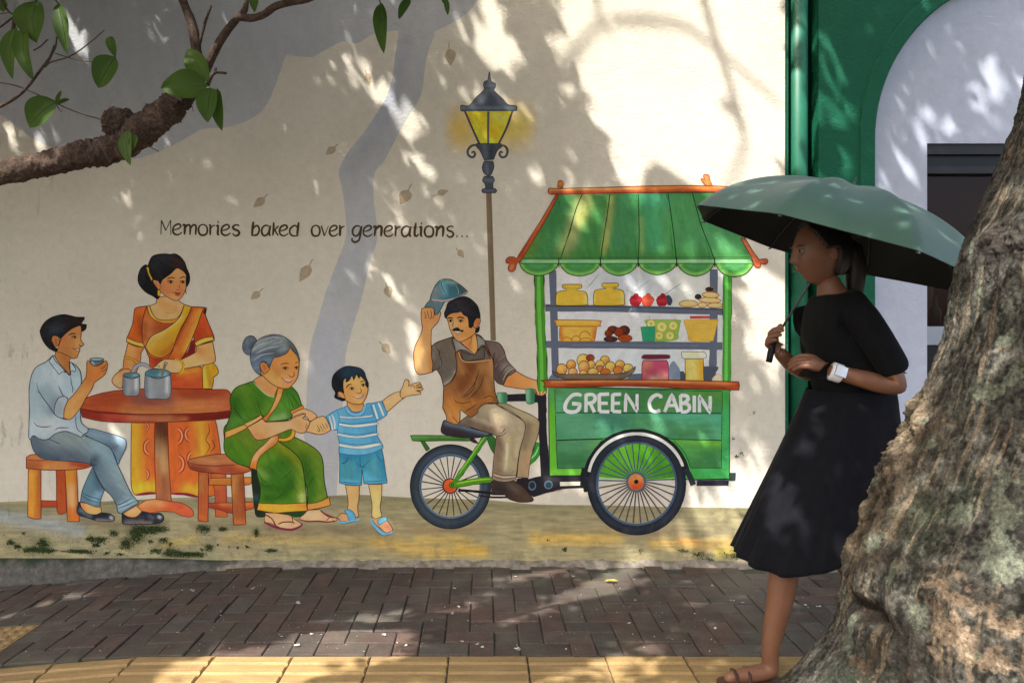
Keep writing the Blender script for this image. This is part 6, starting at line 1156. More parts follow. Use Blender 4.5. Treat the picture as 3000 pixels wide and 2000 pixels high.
# peeled pale patches low on the trunk, speckled dark
def peel(a, z, wa, wz_): return np.exp(-(((((AA-R(a)+math.pi) % (2*math.pi)-math.pi))/wa)**2+((ZZ-z)/wz_)**2))
pm = 0
for px, py, wa, wz_, k_ in ((2757, 1700, .16, .050, 1), (2850, 1815, .20, .055, 1.1), (2744, 1900, .09, .035, 1), (2920, 1890, .18, .06, 1.1), (2800, 1147, .06, .025, .7), (2540, 1960, .07, .05, .8), (2640, 1450, .03, .06, .4)): pm = pm+k_*peel(*surf(px, py), wa, wz_)
pm = np.clip(pm, 0, 1.3)
w = (sm(pm+(n2-.5)*1.1+(n4-.5)*1.2+(n5-.5)*.6, .62, .74)*(1-.95*sm(n4, .50, .55)))[..., None]*.95; C = C*(1-w)+tan*(.7+.7*n3[..., None])*w
# lichen discs
lr = np.random.RandomState(8); L = np.zeros_like(n1)
for a, z, r in [(*surf(px, py), r) for px, py, r in ((2978, 905, .035), (2957, 979, .022), (2855, 1147, .042), (2965, 1113, .034), (2850, 731, .03), (2948, 1405, .046), (2825, 1503, .030), (2952, 1516, .026), (2935, 1635, .045), (2570, 1592, .022), (2489, 1852, .036), (2595, 1694, .026), (2676, 1800, .024), (2740, 900, .018), (2720, 1300, .016), (2700, 1620, .016))]+[(lr.uniform(0, 360), lr.uniform(.1, 3.1), lr.uniform(.010, .026)) for _ in range(110)]:
    da = (AA-R(a)+math.pi) % (2*math.pi)-math.pi; d = np.sqrt((da*R0)**2+(ZZ-z)**2)/r; L = np.maximum(L, .72-d+(n4-.5)*3.0+(n2-.5)*1.0+(n5-.5)*.8)
w = sm(L, .0, .22)[..., None]*.72; C = C*(1-w)+lic*(.6+.8*n3[..., None])*w
C = np.clip(C*np.array([.80, .78, .74]), .006, .8)
link('trunk', gridmesh('trunk', Pt, C, wrap_v=True), M['bark'], tree, smooth=True)

def rnd_leaf(L_, W_, fold=.25, bend=.15):
    """one leaf: four quads, folded along the midrib"""
    V = [(0, 0, 0), (L_*.35, 0, bend*L_*.15), (L_*.72, 0, 0), (L_, 0, -bend*L_), (L_*.3, W_*.5, fold*W_), (L_*.72, W_*.36, fold*W_*.6), (L_*.3, -W_*.5, fold*W_), (L_*.72, -W_*.36, fold*W_*.6)]
    F = [(0, 1, 4), (1, 2, 5, 4), (2, 3, 5), (0, 6, 1), (1, 6, 7, 2), (2, 7, 3)]
    return V, F
# ---- light map of the photograph's dapple: where the sun finds the wall through the crowns
SPK = [(440, 47, 70, 22), (200, 20, 60, 60), (225, 100, 160, 42), (55, 395, 90, 26), (125, 395, 60, 14), (160, 402, 60, 14), (330, 490, 70, 24), (478, 478, 70, 26), (385, 612, 80, 22), (408, 716, 60, 24), (236, 733, 30, 14), (665, 183, 40, 30), (516, 120, 34, 18), (878, 172, 50, 16), (862, 153, 20, 16), (974, 200, 60, 40), (831, 349, 50, 18), (923, 531, 70, 24), (1062, 160, 130, 30), (1085, 235, 90, 44), (1160, 306, 110, 40), (1222, 365, 60, 60), (1204, 420, 90, 26), (1225, 480, 60, 16), (1262, 484, 40, 12), (1280, 587, 60, 20), (1145, 612, 50, 18), (1150, 655, 70, 20), (1385, 690, 70, 24), (1110, 770, 60, 26), (1005, 740, 60, 22), (1463, 502, 50, 20), (1190, 860, 60, 18), (1200, 1060, 120, 60), (1215, 1000, 90, 26), (345, 1215, 50, 40), (350, 1290, 90, 30), (895, 1040, 60, 18), (905, 1060, 50, 16), (1120, 1400, 80, 20), (1460, 1230, 80, 30), (1500, 1330, 60, 26), (1620, 1390, 60, 60), (420, 1475, 50, 20), (1110, 1490, 60, 26), (1270, 1120, 50, 20), (1690, 640, 80, 26), (1290, 1000, 40, 16), (620, 480, 30, 12), (700, 330, 30, 14), (1405, 100, 120, 40), (1450, 60, 120, 40), (1470, 170, 90, 30), (1505, 190, 60, 22), (1400, 250, 60, 20), (1000, 880, 50, 20), (800, 620, 40, 16)]
def lit(px, py):
    """0..1, how open the crown is above this spot (photo pixels on the wall)"""
    v = np.zeros_like(px)
    def g(x, y, sx, sy, a, rot=0):
        c, s = math.cos(R(rot)), math.sin(R(rot)); dx, dy = px-x, py-y; u = (dx*c+dy*s)/sx; w = (-dx*s+dy*c)/sy
        return a*np.exp(-(u*u+w*w)**2)
    for q in ((1960, 60, 380, 260, 1), (2000, 330, 250, 260, 1), (1850, 260, 170, 200, 1), (2200, 200, 140, 500, .9), (2200, 620, 130, 260, .95), (2000, 480, 240, 120, 1), (2240, 900, 90, 260, .8), (2200, 1400, 120, 130, 1), (1690, 1420, 110, 60, .95), (1860, 1600, 380, 60, .85), (2100, 1480, 100, 60, .9), (1840, 1270, 260, 60, .55), (1420, 40, 60, 170, .9), (1640, 60, 60, 110, .9), (1500, 170, 26, 80, .9), (2740, 330, 60, 140, .8), (2890, 200, 60, 160, .8), (2620, 420, 60, 200, .8), (2450, 200, 90, 200, .55), (2450, 520, 60, 120, .8), (1700, 560, 100, 80, .5), (2340, 500, 50, 800, .6), (1900, 760, 160, 200, .45), (1650, 1640, 90, 60, .9), (1880, 1650, 60, 40, .9)):
        v = np.maximum(v, g(*q))
    for x, y, l, w in SPK: v = np.maximum(v, g(x, y, l/2+26, w/2+24, 1.25, 58))
    dark = np.maximum.reduce([g(1560, 60, 34, 130, .95, 8), g(1592, 190, 30, 80, .9, -20), g(2150, 330, 60, 130, .35, -30), g(2640, 210, 60, 120, .6, 10), g(2760, 420, 60, 60, .5)])
    return sm(np.clip(v-dark, 0, 1), .22, .62)
def crown_leaves(nl, seed):
    r = np.random.RandomState(seed); S = np.array(SUN); tx = r.uniform(-5.2, 4.2, nl); tz = r.uniform(-5.2, 4.6, nl); t = 2.5+4.2*r.rand(nl)**1.2; t = np.where((tx > 1.6) & (tz < .4) & (r.rand(nl) < .6), 5.0+3.6*r.rand(nl), t)
    B = np.stack([tx, np.zeros(nl), tz], 1)+t[:, None]*S
    px = PX0+tx*WS; py = PY0-(tz-CH)*WS
    k = r.rand(nl) > lit(px, py)*1.03
    # ground beyond the wall foot: a few sun flecks on the paving as well
    gy = np.where(tz < 0, tz*S[1]/S[2]*-1, 0); fl = fbm(np.stack([tx*2.3, tz*1.5, np.full(nl, 3.3)], 1), 3)
    k &= ~((tz < -.05) & (fl > .66)) & ~((tz > 0) & (fl > .80))
    d = CD+B[:, 1]; rx = (B[:, 0])*FPX/np.maximum(d, .05)+PX0; ry = PY0-(B[:, 2]-CH)*FPX/np.maximum(d, .05)
    vis = (d > .02) & (ry > -190) & (rx > -300) & (rx < 3300); k &= ~vis & (B[:, 2] > 2.35) & (B[:, 2] < 7.2)
    k &= ~((B[:, 1] > -.12) & (B[:, 2] < 4.3))
    return B[k], r
def foliage(name, B, r, mat, par, L0=.085, L1=.13):
    lv, lf_ = rnd_leaf(1, .5); lv = np.array(lv); n_ = len(B)
    q3 = [f for f in lf_]; tri = []
    for f in q3: tri += [(f[0], f[i], f[i+1]) for i in range(1, len(f)-1)]
    tri = np.array(tri); a = r.uniform(0, 2*math.pi, n_); p = r.normal(-.35, .45, n_); ro = r.normal(0, .6, n_); s = r.uniform(L0, L1, n_)
    ca, sa, cp_, sp, cr, sr = np.cos(a), np.sin(a), np.cos(p), np.sin(p), np.cos(ro), np.sin(ro)
    v = lv[None]*s[:, None, None]; y = v[..., 1]*cr[:, None]-v[..., 2]*sr[:, None]; z = v[..., 1]*sr[:, None]+v[..., 2]*cr[:, None]; x = v[..., 0]
    x2 = x*cp_[:, None]-z*sp[:, None]; z2 = x*sp[:, None]+z*cp_[:, None]
    V = np.stack([x2*ca[:, None]-y*sa[:, None], x2*sa[:, None]+y*ca[:, None], z2], -1)+(B-np.array(par.location))[:, None]
    F = tri[None]+8*np.arange(n_)[:, None, None]
    return tag(link(name, trimesh(name, V.reshape(-1, 3), F.reshape(-1, 3)), mat, par), kind='stuff')
B, r = crown_leaves(88000, 4)
def more_leaves(nl, x0, x1, y0, y1, z0, z1, r):
    B = np.stack([r.uniform(x0, x1, nl), r.uniform(y0, y1, nl), r.uniform(z0, z1, nl)], 1); S = np.array(SUN); t = -B[:, 1]/-S[1]*1.0; t = B[:, 1]/S[1]; W_ = B-t[:, None]*S
    px = PX0+W_[:, 0]*WS; py = PY0-(W_[:, 2]-CH)*WS; fl = fbm(np.stack([W_[:, 0]*2.3, W_[:, 2]*1.5, np.full(nl, 3.3)], 1), 3)
    k = (r.rand(nl) > lit(px, py)*1.03) & ~((W_[:, 2] < -.05) & (fl > .6)); d = CD+B[:, 1]; ry = PY0-(B[:, 2]-CH)*FPX/np.maximum(d, .05)
    k &= ~((d > .02) & (ry > -190)); return B[k]
B = np.concatenate([B, more_leaves(34000, -6.5, -1.3, -4.6, -.3, 2.9, 5.4, r)])
print('crown leaves', len(B))
tree2 = empty('street_tree', (-3.3, -2.1, gz(-3.3))); tag(tree2, 'dark tree branch with a gnarled knot and broad leaves reaching over the painted wall', 'tree', 'street trees along the kerb')
left = B[:, 0] < -.9
foliage('crown', B[~left], r, M['crown'], tree); foliage('crown', B[left], r, M['crown'], tree2)
def local(P, par): return [tuple(Vector(p)-par.location) for p in P]
def limb(par, P, r0, r1, name='limb', seed=0, n=14, mat=None):
    S_ = spline(P, 8); k = len(S_); rs = np.random.RandomState(seed)
    rr = [(r0+(r1-r0)*i/(k-1))*(1+.22*(float(fbm(np.array([[i*.35, seed, 1.2]]), 3)[0])-.5)) for i in range(k)]
    g = MB(); g.tube(local(S_, par), rr, n); return g.build(name, mat or M['limb'], par, True)
tx = float(ctr(3.2))
limb(tree, [(tx, -2.2, 3.1), (tx+.2, -2.3, 3.9), (tx+.1, -2.5, 4.8), (tx+.3, -2.7, 5.6)], .17, .05, seed=1)
limb(tree, [(tx, -2.2, 3.1), (tx-.4, -1.9, 3.7), (tx-1.1, -1.7, 4.3), (tx-1.9, -1.9, 4.9), (tx-2.6, -2.0, 5.5)], .14, .04, seed=2)
limb(tree, [(tx-.4, -1.9, 3.7), (tx-.6, -1.4, 4.1), (tx-.9, -1.0, 4.8), (tx-1.0, -.8, 5.4)], .07, .02, seed=3)
limb(tree, [(tx-1.1, -1.7, 4.3), (tx-1.5, -2.4, 4.8), (tx-1.7, -3.0, 5.3)], .06, .02, seed=4)
limb(tree, [(tx, -2.2, 3.2), (tx+.8, -2.4, 3.9), (tx+1.7, -2.2, 4.5)], .12, .03, seed=5)
# thin twigs whose faint shadows cross the sunny part of the wall
S3 = SUN
def over(px, py, t): return Vector((wx(px), 0, wz(py)))+S3*t
for k, (pts, r0) in enumerate((([(1560, 300), (1700, 130), (1800, 60), (1960, 60), (2100, 150)], .016), ([(1800, 60), (1980, 70), (2080, 130), (2200, 230), (2290, 310)], .020), ([(1740, -60), (1760, 60), (1800, 110)], .014), ([(2040, -80), (2090, 100), (2140, 250), (2180, 420), (2130, 560)], .026), ([(1640, 230), (1720, 120), (1760, 0)], .010), ([(2560, 330), (2650, 380), (2720, 520)], .03), ([(2800, -60), (2760, 200), (2700, 480)], .035), ([(2840, 80), (2900, 260), (2990, 380)], .02))):
    limb(tree, [over(x, y, 6.0+.15*i) for i, (x, y) in enumerate(pts)], r0*.85, r0*.4, 'twig', seed=20+k, n=8)
# ---- left tree: trunk outside the frame, branch reaching into it
limb(tree2, [(-3.3, -2.1, -.25), (-3.32, -2.1, .4), (-3.25, -2.05, 1.1), (-3.3, -2.0, 2.0), (-3.2, -2.0, 3.0), (-3.3, -2.2, 4.0), (-3.1, -2.4, 5.2)], .24, .06, 'trunk', seed=7, n=28)
limb(tree2, [(-3.2, -2.0, 2.9), (-2.6, -2.4, 3.6), (-1.9, -2.6, 4.4), (-1.4, -2.8, 5.2)], .11, .03, seed=8)
limb(tree2, [(-3.3, -2.0, 3.1), (-3.7, -1.5, 3.9), (-4.0, -1.1, 4.8)], .10, .03, seed=9)
BY = -1.75
def A2(x, y, dy=0): return at(x/2.352, y/2.352, BY+dy)
SB_ = FPX/(CD+BY)
def pl(*a): return [A2(*q) for q in a]
P1 = [Vector((-3.27, -2.02, 1.45)), Vector((-2.7, -1.9, 1.62))]+pl((-500, 1225), (0, 1192, 0), (200, 1150), (400, 1110), (560, 1065), (700, 1045, .01), (850, 985, .02), (960, 910, .01), (1080, 820), (1180, 740), (1260, 650), (1330, 560), (1360, 480))
S_ = spline(P1, 9); k = len(S_); g = np.array([[i*.12, 0, 0] for i in range(k)])
W_ = np.interp(np.arange(k)/(k-1), [0, .15, .3, .45, .6, .75, .85, .95, 1], [.085, .07, .034, .036, .041, .045, .042, .036, .028])
na_ = 40; PP = np.zeros((k*3, na_, 3)); up = Vector((0, 0, 1)); S3_ = spline(P1, 27); k3 = len(S3_); PP = np.zeros((k3, na_, 3))
W_ = np.interp(np.arange(k3)/(k3-1), [0, .07, .14, .21, .34, .5, .66, .8, .93, 1], [.085, .065, .040, .031, .034, .039, .043, .037, .031, .02])
for i, p in enumerate(S3_):
    t = (S3_[min(i+1, k3-1)]-S3_[max(i-1, 0)]).normalized(); u = t.cross(Vector((0, -1, 0))).normalized(); w = t.cross(u)
    an = np.linspace(0, 2*math.pi, na_, endpoint=False)
    nn = fbm(np.stack([np.cos(an)*1.5+i*.06, np.sin(an)*1.5, np.full(na_, i*.11)], 1)+3, 4, .6)-.5; n2_ = fbm(np.stack([np.cos(an)*4, np.sin(an)*4+i*.05, np.full(na_, i*.4)], 1)+8, 4, .6)-.5
    rr = W_[i]*(1+.40*nn+.42*n2_)
    for a in range(na_):
        q_ = p+(u*math.cos(an[a])+w*math.sin(an[a]))*rr[a]; PP[i, a] = q_-tree2.location
link('branch', gridmesh('branch', PP, wrap_v=True), M['limb'], tree2, smooth=True)
def sub(pts, w0, w1, name='side_branch', seed=0, n=12): return limb(tree2, pl(*pts), w0/2.352/SB_/2, w1/2.352/SB_/2, name, seed, n)
sub([(1300, 640), (1370, 560), (1430, 450), (1490, 330), (1560, 220), (1640, 120), (1690, 60), (1700, -80)], 80, 34, seed=31)
sub([(1650, 120), (1740, 125), (1820, 100), (1900, 45), (2010, 15), (2110, -5), (2250, -60)], 50, 50, seed=32)
sub([(1330, 600), (1365, 500), (1358, 400), (1345, 280), (1320, 160), (1270, 30), (1230, -80)], 84, 52, seed=33)
sub([(1375, 300), (1400, 200), (1430, 110), (1455, 40)], 26, 14, 'twig', 34, 8)
sub([(1430, 590), (1455, 530), (1490, 500), (1560, 506)], 30, 18, 'twig', 35, 8); sub([(1480, 505), (1488, 465)], 22, 14, 'twig', 36, 8)
sub([(-60, 560), (0, 568), (150, 605), (390, 715), (560, 785), (740, 840), (880, 930), (1095, 1045)], 11, 6, 'twig', 37, 8)
sub([(-80, 770), (0, 735), (100, 680), (190, 600), (290, 470), (340, 400), (380, 330), (392, 255)], 26, 10, 'twig', 38, 8)
sub([(305, 462), (350, 385), (375, 310)], 22, 10, 'twig', 39, 8); sub([(310, 465), (350, 430), (480, 390), (600, 310), (720, 208)], 12, 6, 'twig', 40, 8); sub([(380, 368), (480, 400), (580, 422), (700, 425)], 8, 5, 'twig', 41, 8)
sub([(230, 350), (280, 320), (330, 272)], 10, 8, 'twig', 42, 8); sub([(-40, 220), (0, 190), (130, 90), (230, 20), (330, -60)], 12, 10, 'twig', 43, 8); sub([(-60, 110), (0, 98), (60, 88)], 8, 6, 'twig', 48, 6)
sub([(-20, -60), (20, 20), (65, 85), (115, 105)], 18, 12, 'twig', 44, 8); sub([(100, 110), (90, 200), (60, 240)], 26, 20, 'twig', 45, 8); sub([(330, -60), (380, 0), (430, 60)], 16, 8, 'twig', 46, 8); sub([(385, 715), (410, 760), (430, 770)], 8, 4, 'twig', 47, 6)
sub([(1310, 690), (1325, 740), (1332, 770)], 6, 4, 'twig', 49, 6)
sub([(2590, -90), (2610, -20), (2622, 30)], 10, 8, 'twig', 50, 6); sub([(2840, -80), (2826, 5)], 8, 8, 'twig', 51, 6); sub([(3060, -80), (3072, 10)], 8, 6, 'twig', 52, 6); sub([(1730, -60), (1740, -10)], 8, 6, 'twig', 53, 6)
# knot
kb_ = bmesh.new(); bmesh.ops.create_icosphere(kb_, subdivisions=5, radius=1)
for v in kb_.verts:
    d = np.array([v.co*2.2]); f = float(fbm(d+5, 5, .65)[0]); f2 = abs(float(fbm(d*2.4+9, 3, .6)[0])-.5)
    v.co = v.co*(.62+.75*f-.55*f2)
me = bpy.data.meshes.new('knot'); kb_.to_mesh(me); kb_.free()
o = link('knot', me, M['limb'], tree2, smooth=True); c0 = A2(838, 828); o.location = Vector(c0)-tree2.location; o.scale = (.038, .036, .034)
o = link('knot', me, None, tree2, smooth=True); c0 = A2(800, 850); o.location = Vector(c0)-tree2.location; o.scale = (.044, .04, .030); o.rotation_euler = (1, 2, .5)
o = link('knot', me, None, tree2, smooth=True); c0 = A2(860, 1030); o.location = Vector(c0)-tree2.location; o.scale = (.024, .03, .020); o.rotation_euler = (2, 1, .5)
# individual leaves near the lens
def nearleaf(b, t, w, seed, par=tree2, mat='leaf', yaw=0.0, curl=.1, dy=None):
    if dy is None: dy = -.065 if seed in (10, 11, 12, 13, 14, 22) else 0.0
    rs = random.Random(seed); a = A2(*b, dy); c = A2(*t, dy+yaw); ax = (c-a); L_ = ax.length; ax.normalize(); side = ax.cross(Vector((0, 1, 0))).normalized(); nrm = side.cross(ax)
    W_ = w/2.352/SB_; nu, nv = 13, 7; PP = np.zeros((nu, nv, 3)); sk = rs.uniform(-.06, .06)
    for i in range(nu):
        u = i/(nu-1); prof = (math.sin(math.pi*min(1, u**.82))**.75)*(1-.12*u)+.02*(1 if 0 < i < nu-1 else 0)
        for j in range(nv):
            s = (j/(nv-1)-.5)*2; wave = .03*math.sin(u*9+s*2+seed)*abs(s)
            q_ = a+ax*(L_*u)+side*(s*W_*.5*prof+sk*L_*math.sin(math.pi*u))+nrm*(-(abs(s)**1.3)*W_*.22*prof-curl*L_*math.sin(math.pi*u)*.8+wave*W_)
            PP[i, j] = q_-par.location
    g1 = gridmesh('leaf', PP); o = link('leaf', g1, M[mat], par, smooth=True)
    mr = MB(); mr.tube([PP[i, nv//2]+np.array([0, -.0012, 0]) for i in range(0, nu-1, 2)], [.0012*(1-.6*i/6) for i in range(0, 6)], 5); mr.build('midrib', M['leaf2'], o).location = (0, 0, 0)
    for ch in o.children: ch.parent = o; ch.matrix_parent_inverse = Matrix.Identity(4)
    return o
for a in (((250, 10), (255, 300), 225, 1), ((400, 25), (465, 378), 108, 2), ((115, 190), (85, 545), 120, 3), ((165, 190), (228, 555), 120, 4), ((795, 392), (680, 608), 190, 5), ((755, 253), (800, 400), 70, 6), ((392, 700), (200, 880), 200, 7), ((395, 715), (424, 625), 38, 8), ((398, 718), (482, 684), 34, 9), ((1432, 592), (1108, 608), 200, 10), ((1437, 562), (1292, 343), 150, 11), ((1452, 606), (1434, 848), 150, 12), ((1500, 612), (1532, 905), 90, 13), ((15, -20), (25, 84), 100, 15),
          ((2622, 25), (2645, 372), 100, 16), ((2825, 0), (2748, 137), 66, 18), ((3070, -10), (3086, 108), 40, 19), ((1745, -30), (1756, 88), 66, 20), ((3056, -20), (3076, 40), 40, 21)):
    nearleaf(*a, yaw=.02*math.sin(a[3]*3))
nearleaf((2628, 22), (2650, 236), 46, 17, curl=.32); nearleaf((885, 895), (900, 1142), 92, 14, mat='leaf2'); nearleaf((940, 930), (905, 1050), 60, 22, curl=.2)
# ------------------------------------------------------------------ the passer-by and her umbrella
PYW = -1.15
def skinmat(name, col):
    m, n, b = newmat(name); v = mapping(n)
    n.links.new(ramp(n, noise(n, v, 14, 4), [(.3, tuple(c*.88 for c in col)), (.7, tuple(c*1.1 for c in col))]), b.inputs['Base Color'])
    b.inputs['Roughness'].default_value = .5; b.inputs['Subsurface Weight'].default_value = .08; b.inputs['Subsurface Radius'].default_value = (.02, .008, .004); b.inputs['Subsurface Scale'].default_value = .3
    return m
SKN = skinmat('skin_tone', (.20, .088, .046))
def cloth(name, col, sc_=260, rough=.9):
    m, n, b = newmat(name); v = mapping(n); n.links.new(ramp(n, noise(n, v, 30, 4), [(.3, tuple(c*.8 for c in col)), (.7, tuple(c*1.25 for c in col))]), b.inputs['Base Color']); b.inputs['Roughness'].default_value = rough; b.inputs['Specular IOR Level'].default_value = .15; b.inputs['Sheen Weight'].default_value = .02
    bump(n, noise(n, v, sc_, 2), .3, .001, b, bump(n, noise(n, mapping(n, (7, 7, 2)), 1, 3), .5, .02, None)); return m
TEE = cloth('black_cotton', (.006, .006, .0065)); SKT = cloth('navy_twill', (.0065, .0065, .009))
HAIR = simple('black_hair', (.010, .007, .006), .45, .4, 90, .5, .003, spec=.4, stretch=(1, 1, .12))
woman = empty('person', (1.34, PYW, 0)); tag(woman, 'person in a black top and dark knee-length skirt walking under a green umbrella', 'person')
def skin_obj(name, nodes, edges, mat, par, sub=2, root=0):
    me = bpy.data.meshes.new(name); me.from_pydata([tuple(Vector(n_[:3])-par.location) for n_ in nodes], edges, [])
    o = bpy.data.objects.new(name, me); COL.objects.link(o); o.parent = par; me.materials.append(mat)
    md = o.modifiers.new('skin', 'SKIN'); md.use_smooth_shade = True
    for i, n_ in enumerate(nodes):
        r = n_[3]; r2 = n_[4] if len(n_) > 4 else r; me.skin_vertices[0].data[i].radius = (r, r2)
    me.skin_vertices[0].data[root].use_root = True
    sb = o.modifiers.new('sub', 'SUBSURF'); sb.levels = sub; sb.render_levels = sub
    return o
c = PYW
body = [(1.34, c, .90, .09, .08), (1.34, c, 1.06, .115, .10), (1.32, c, 1.20, .125, .11), (1.30, c, 1.32, .070, .07), (1.275, c, 1.40, .043), (1.255, c, 1.455, .046),
        (1.285, c-.13, 1.325, .044), (1.415, c-.20, 1.05, .040), (1.30, c-.17, 1.085, .033), (1.19, c-.14, 1.115, .024),
        (1.285, c+.13, 1.325, .044), (1.30, c+.17, 1.07, .040), (1.19, c+.12, 1.11, .031), (1.10, c+.05, 1.175, .024),
        (1.29, c-.07, .80, .060), (1.075, c-.075, .47, .055), (1.065, c-.075, .34, .052), (1.015, c-.075, .10, .031), (1.03, c-.075, .045, .035), (.93, c-.085, .030, .030), (.85, c-.09, .022, .020),
        (1.34, c+.07, .80, .060), (1.30, c+.07, .47, .055), (1.38, c+.07, .36, .048), (1.52, c+.07, .18, .030), (1.56, c+.07, .13, .032), (1.49, c+.07, .05, .030), (1.42, c+.07, .022, .020)]
edges = [(0, 1), (1, 2), (2, 3), (3, 4), (4, 5), (3, 6), (6, 7), (7, 8), (8, 9), (3, 10), (10, 11), (11, 12), (12, 13), (0, 14), (14, 15), (15, 16), (16, 17), (17, 18), (18, 19), (19, 20), (0, 21), (21, 22), (22, 23), (23, 24), (24, 25), (25, 26), (26, 27)]
skin_obj('body', body, edges, SKN, woman, 2)
def hand(wr, d, palm_n, side, curl, s=1.0):
    """palm and five unequal bent fingers; d along the hand, side towards the thumb"""
    wr = Vector(wr); d = Vector(d).normalized(); side = Vector(side); side = (side-d*side.dot(d)).normalized(); nr = d.cross(side)*palm_n
    nodes = []; E = []
    def nd(p, r): nodes.append((*p, r)); return len(nodes)-1
    a = nd(wr, .021*s); b = nd(wr+d*.04*s, .026*s); E.append((a, b))
    for k, (off, L) in enumerate(((.026, .072), (.009, .080), (-.009, .074), (-.026, .058))):
        p = wr+d*.075*s+side*off*s; i0 = nd(p, .0105*s); E.append((b, i0)); dd = d.copy(); prev = i0
        for q_, f in enumerate((.42, .33, .25)):
            ang = curl*(1.0+.25*q_); dd = (dd*math.cos(ang)+nr*math.sin(ang)).normalized(); p = p+dd*L*f*s; i1 = nd(p, (.0088-.0008*q_)*s); E.append((prev, i1)); prev = i1
    p = wr+d*.028*s+side*.020*s; i0 = nd(p, .011*s); E.append((a, i0)); dd = (d*.75+side*.65+nr*.25).normalized(); prev = i0
    for f in (.032, .028, .022): p = p+dd*f*s; i1 = nd(p, .0092*s); E.append((prev, i1)); prev = i1; dd = (dd*math.cos(.45)+(nr*.8-side*.4).normalized()*math.sin(.45)).normalized()
    return skin_obj('hand', nodes, E, SKN, woman, 2, 0)
hand((1.195, c-.141, 1.113), (-.86, .12, .42), 1, (0.1, .5, .6), .75)
hand((1.105, c+.052, 1.172), (-.6, -.35, .55), -1, (0, .2, 1), .95)
# head
def headfn():
    bm = bmesh.new(); bmesh.ops.create_uvsphere(bm, u_segments=72, v_segments=56, radius=1)
    for v in bm.verts:
        x, y, z = v.co; fx = max(0, -x)                        # -x is the face
        X, Y, Z_ = x*.098, y*.074, z*.118
        if z < 0: Y *= 1-.42*(-z)**1.3; X *= (1-.30*(-z)**2) if x > 0 else 1-.08*(-z)**2
        if x > .2 and z < -.2: X *= .80
        g = lambda yy, zz, sy, sz: math.exp(-((y-yy)/sy)**2-((z-zz)/sz)**2)
        if x < 0:
            X -= .024*math.exp(-(y/.13)**2)*(math.exp(-((z+.20)/.12)**2)+.45*math.exp(-((z-.02)/.16)**2))     # nose
            X += .008*(g(.36, .10, .2, .12)+g(-.36, .10, .2, .12))                                        # sockets
            X -= .005*(g(.36, .24, .3, .07)+g(-.36, .24, .3, .07))                                        # brow
            X -= .007*g(0, -.47, .26, .05)+.006*g(0, -.56, .24, .05); X += .004*g(0, -.515, .26, .02)       # lips
            X -= .010*g(0, -.82, .28, .14); X -= .005*(g(.5, -.15, .22, .2)+g(-.5, -.15, .22, .2))
        v.co = (X, Y, Z_)
    me = bpy.data.meshes.new('head'); bm.to_mesh(me); bm.free(); return me
head = link('head', headfn(), SKN, woman, True); HL = Vector((1.235, c, 1.535)); head.location = HL-woman.location; head.rotation_euler = (0, R(-6), R(4))
def headpart(name, V, F, mat, smooth=True): return link(name, mesh(name, V, F), mat, head, smooth)
for s in (-1, 1):
    g = bmesh.new(); bmesh.ops.create_uvsphere(g, u_segments=16, v_segments=10, radius=.0115); me = bpy.data.meshes.new('eye'); g.to_mesh(me); g.free()
    o = link('eye', me, simple('eye_white', (.20, .17, .15), .3, .05, 10, 0), head, True); o.location = (-.0815, s*.0275, .012)
    g = bmesh.new(); bmesh.ops.create_uvsphere(g, u_segments=12, v_segments=8, radius=.0062); me = bpy.data.meshes.new('iris'); g.to_mesh(me); g.free()
    o = link('iris', me, simple('dark_iris', (.02, .01, .006), .2, .1, 10, 0), head, True); o.location = (-.0885, s*.0275, .012)
    g = MB(); g.tube([(-.094, s*.012, .027), (-.0945, s*.028, .032), (-.083, s*.046, .028)], [.0018, .0026, .0012], 6); o = g.build('eyebrow', HAIR, head, True)
    g = bmesh.new(); bmesh.ops.create_uvsphere(g, u_segments=14, v_segments=10, radius=1)
    for v in g.verts:
        d_ = 1-.5*math.exp(-((v.co.x)**2+(v.co.z)**2)*3) if v.co.y*s > 0 else 1
        v.co = (v.co.x*.016, v.co.y*.007*d_, v.co.z*.028)
    me = bpy.data.meshes.new('ear'); g.to_mesh(me); g.free(); o = link('ear', me, SKN, head, True); o.location = (.006, s*.072, -.006); o.rotation_euler = (0, R(-12), R(18*s))
g = MB(); g.tube([(-.0985, -.020, -.0585), (-.1035, -.008, -.0565), (-.1045, 0, -.0575), (-.1035, .008, -.0565), (-.0985, .020, -.0585)], [.0015, .0035, .003, .0035, .0015], 8); g.build('lips', simple('lip_tone', (.24, .075, .055), .45, .1, 20, 0), head, True)
hb = bmesh.new(); bmesh.ops.create_uvsphere(hb, u_segments=64, v_segments=48, radius=1)
for v in hb.verts:
    x, y, z = v.co; f = float(fbm(np.array([[x*3+4, y*9, z*2]]), 3)[0]-.5)
    k = 1.09+.07*f; hx = -.62+.55*max(0, .55-z)                 # hairline: keep off the face
    X, Y, Z_ = x*.098*k, y*.078*k, z*.120*k
    if x < hx or (x < .1 and z < -.05): X, Y, Z_ = x*.080+.012, y*.064, z*.100
    if z < -.25 and x > 0: X *= 1.0; Z_ = max(Z_, -.10)*1.0
    v.co = (X, Y, Z_)
me = bpy.data.meshes.new('hair'); hb.to_mesh(me); hb.free(); o = link('hair', me, HAIR, head, True); o.location = (.008, 0, .010)
g = MB(); g.tube([(.085, 0, .03), (.118, 0, -.005), (.128, 0, -.07), (.120, .005, -.15), (.105, .005, -.215)], [.030, .040, .038, .030, .010], 16); g.build('ponytail', HAIR, head, True)
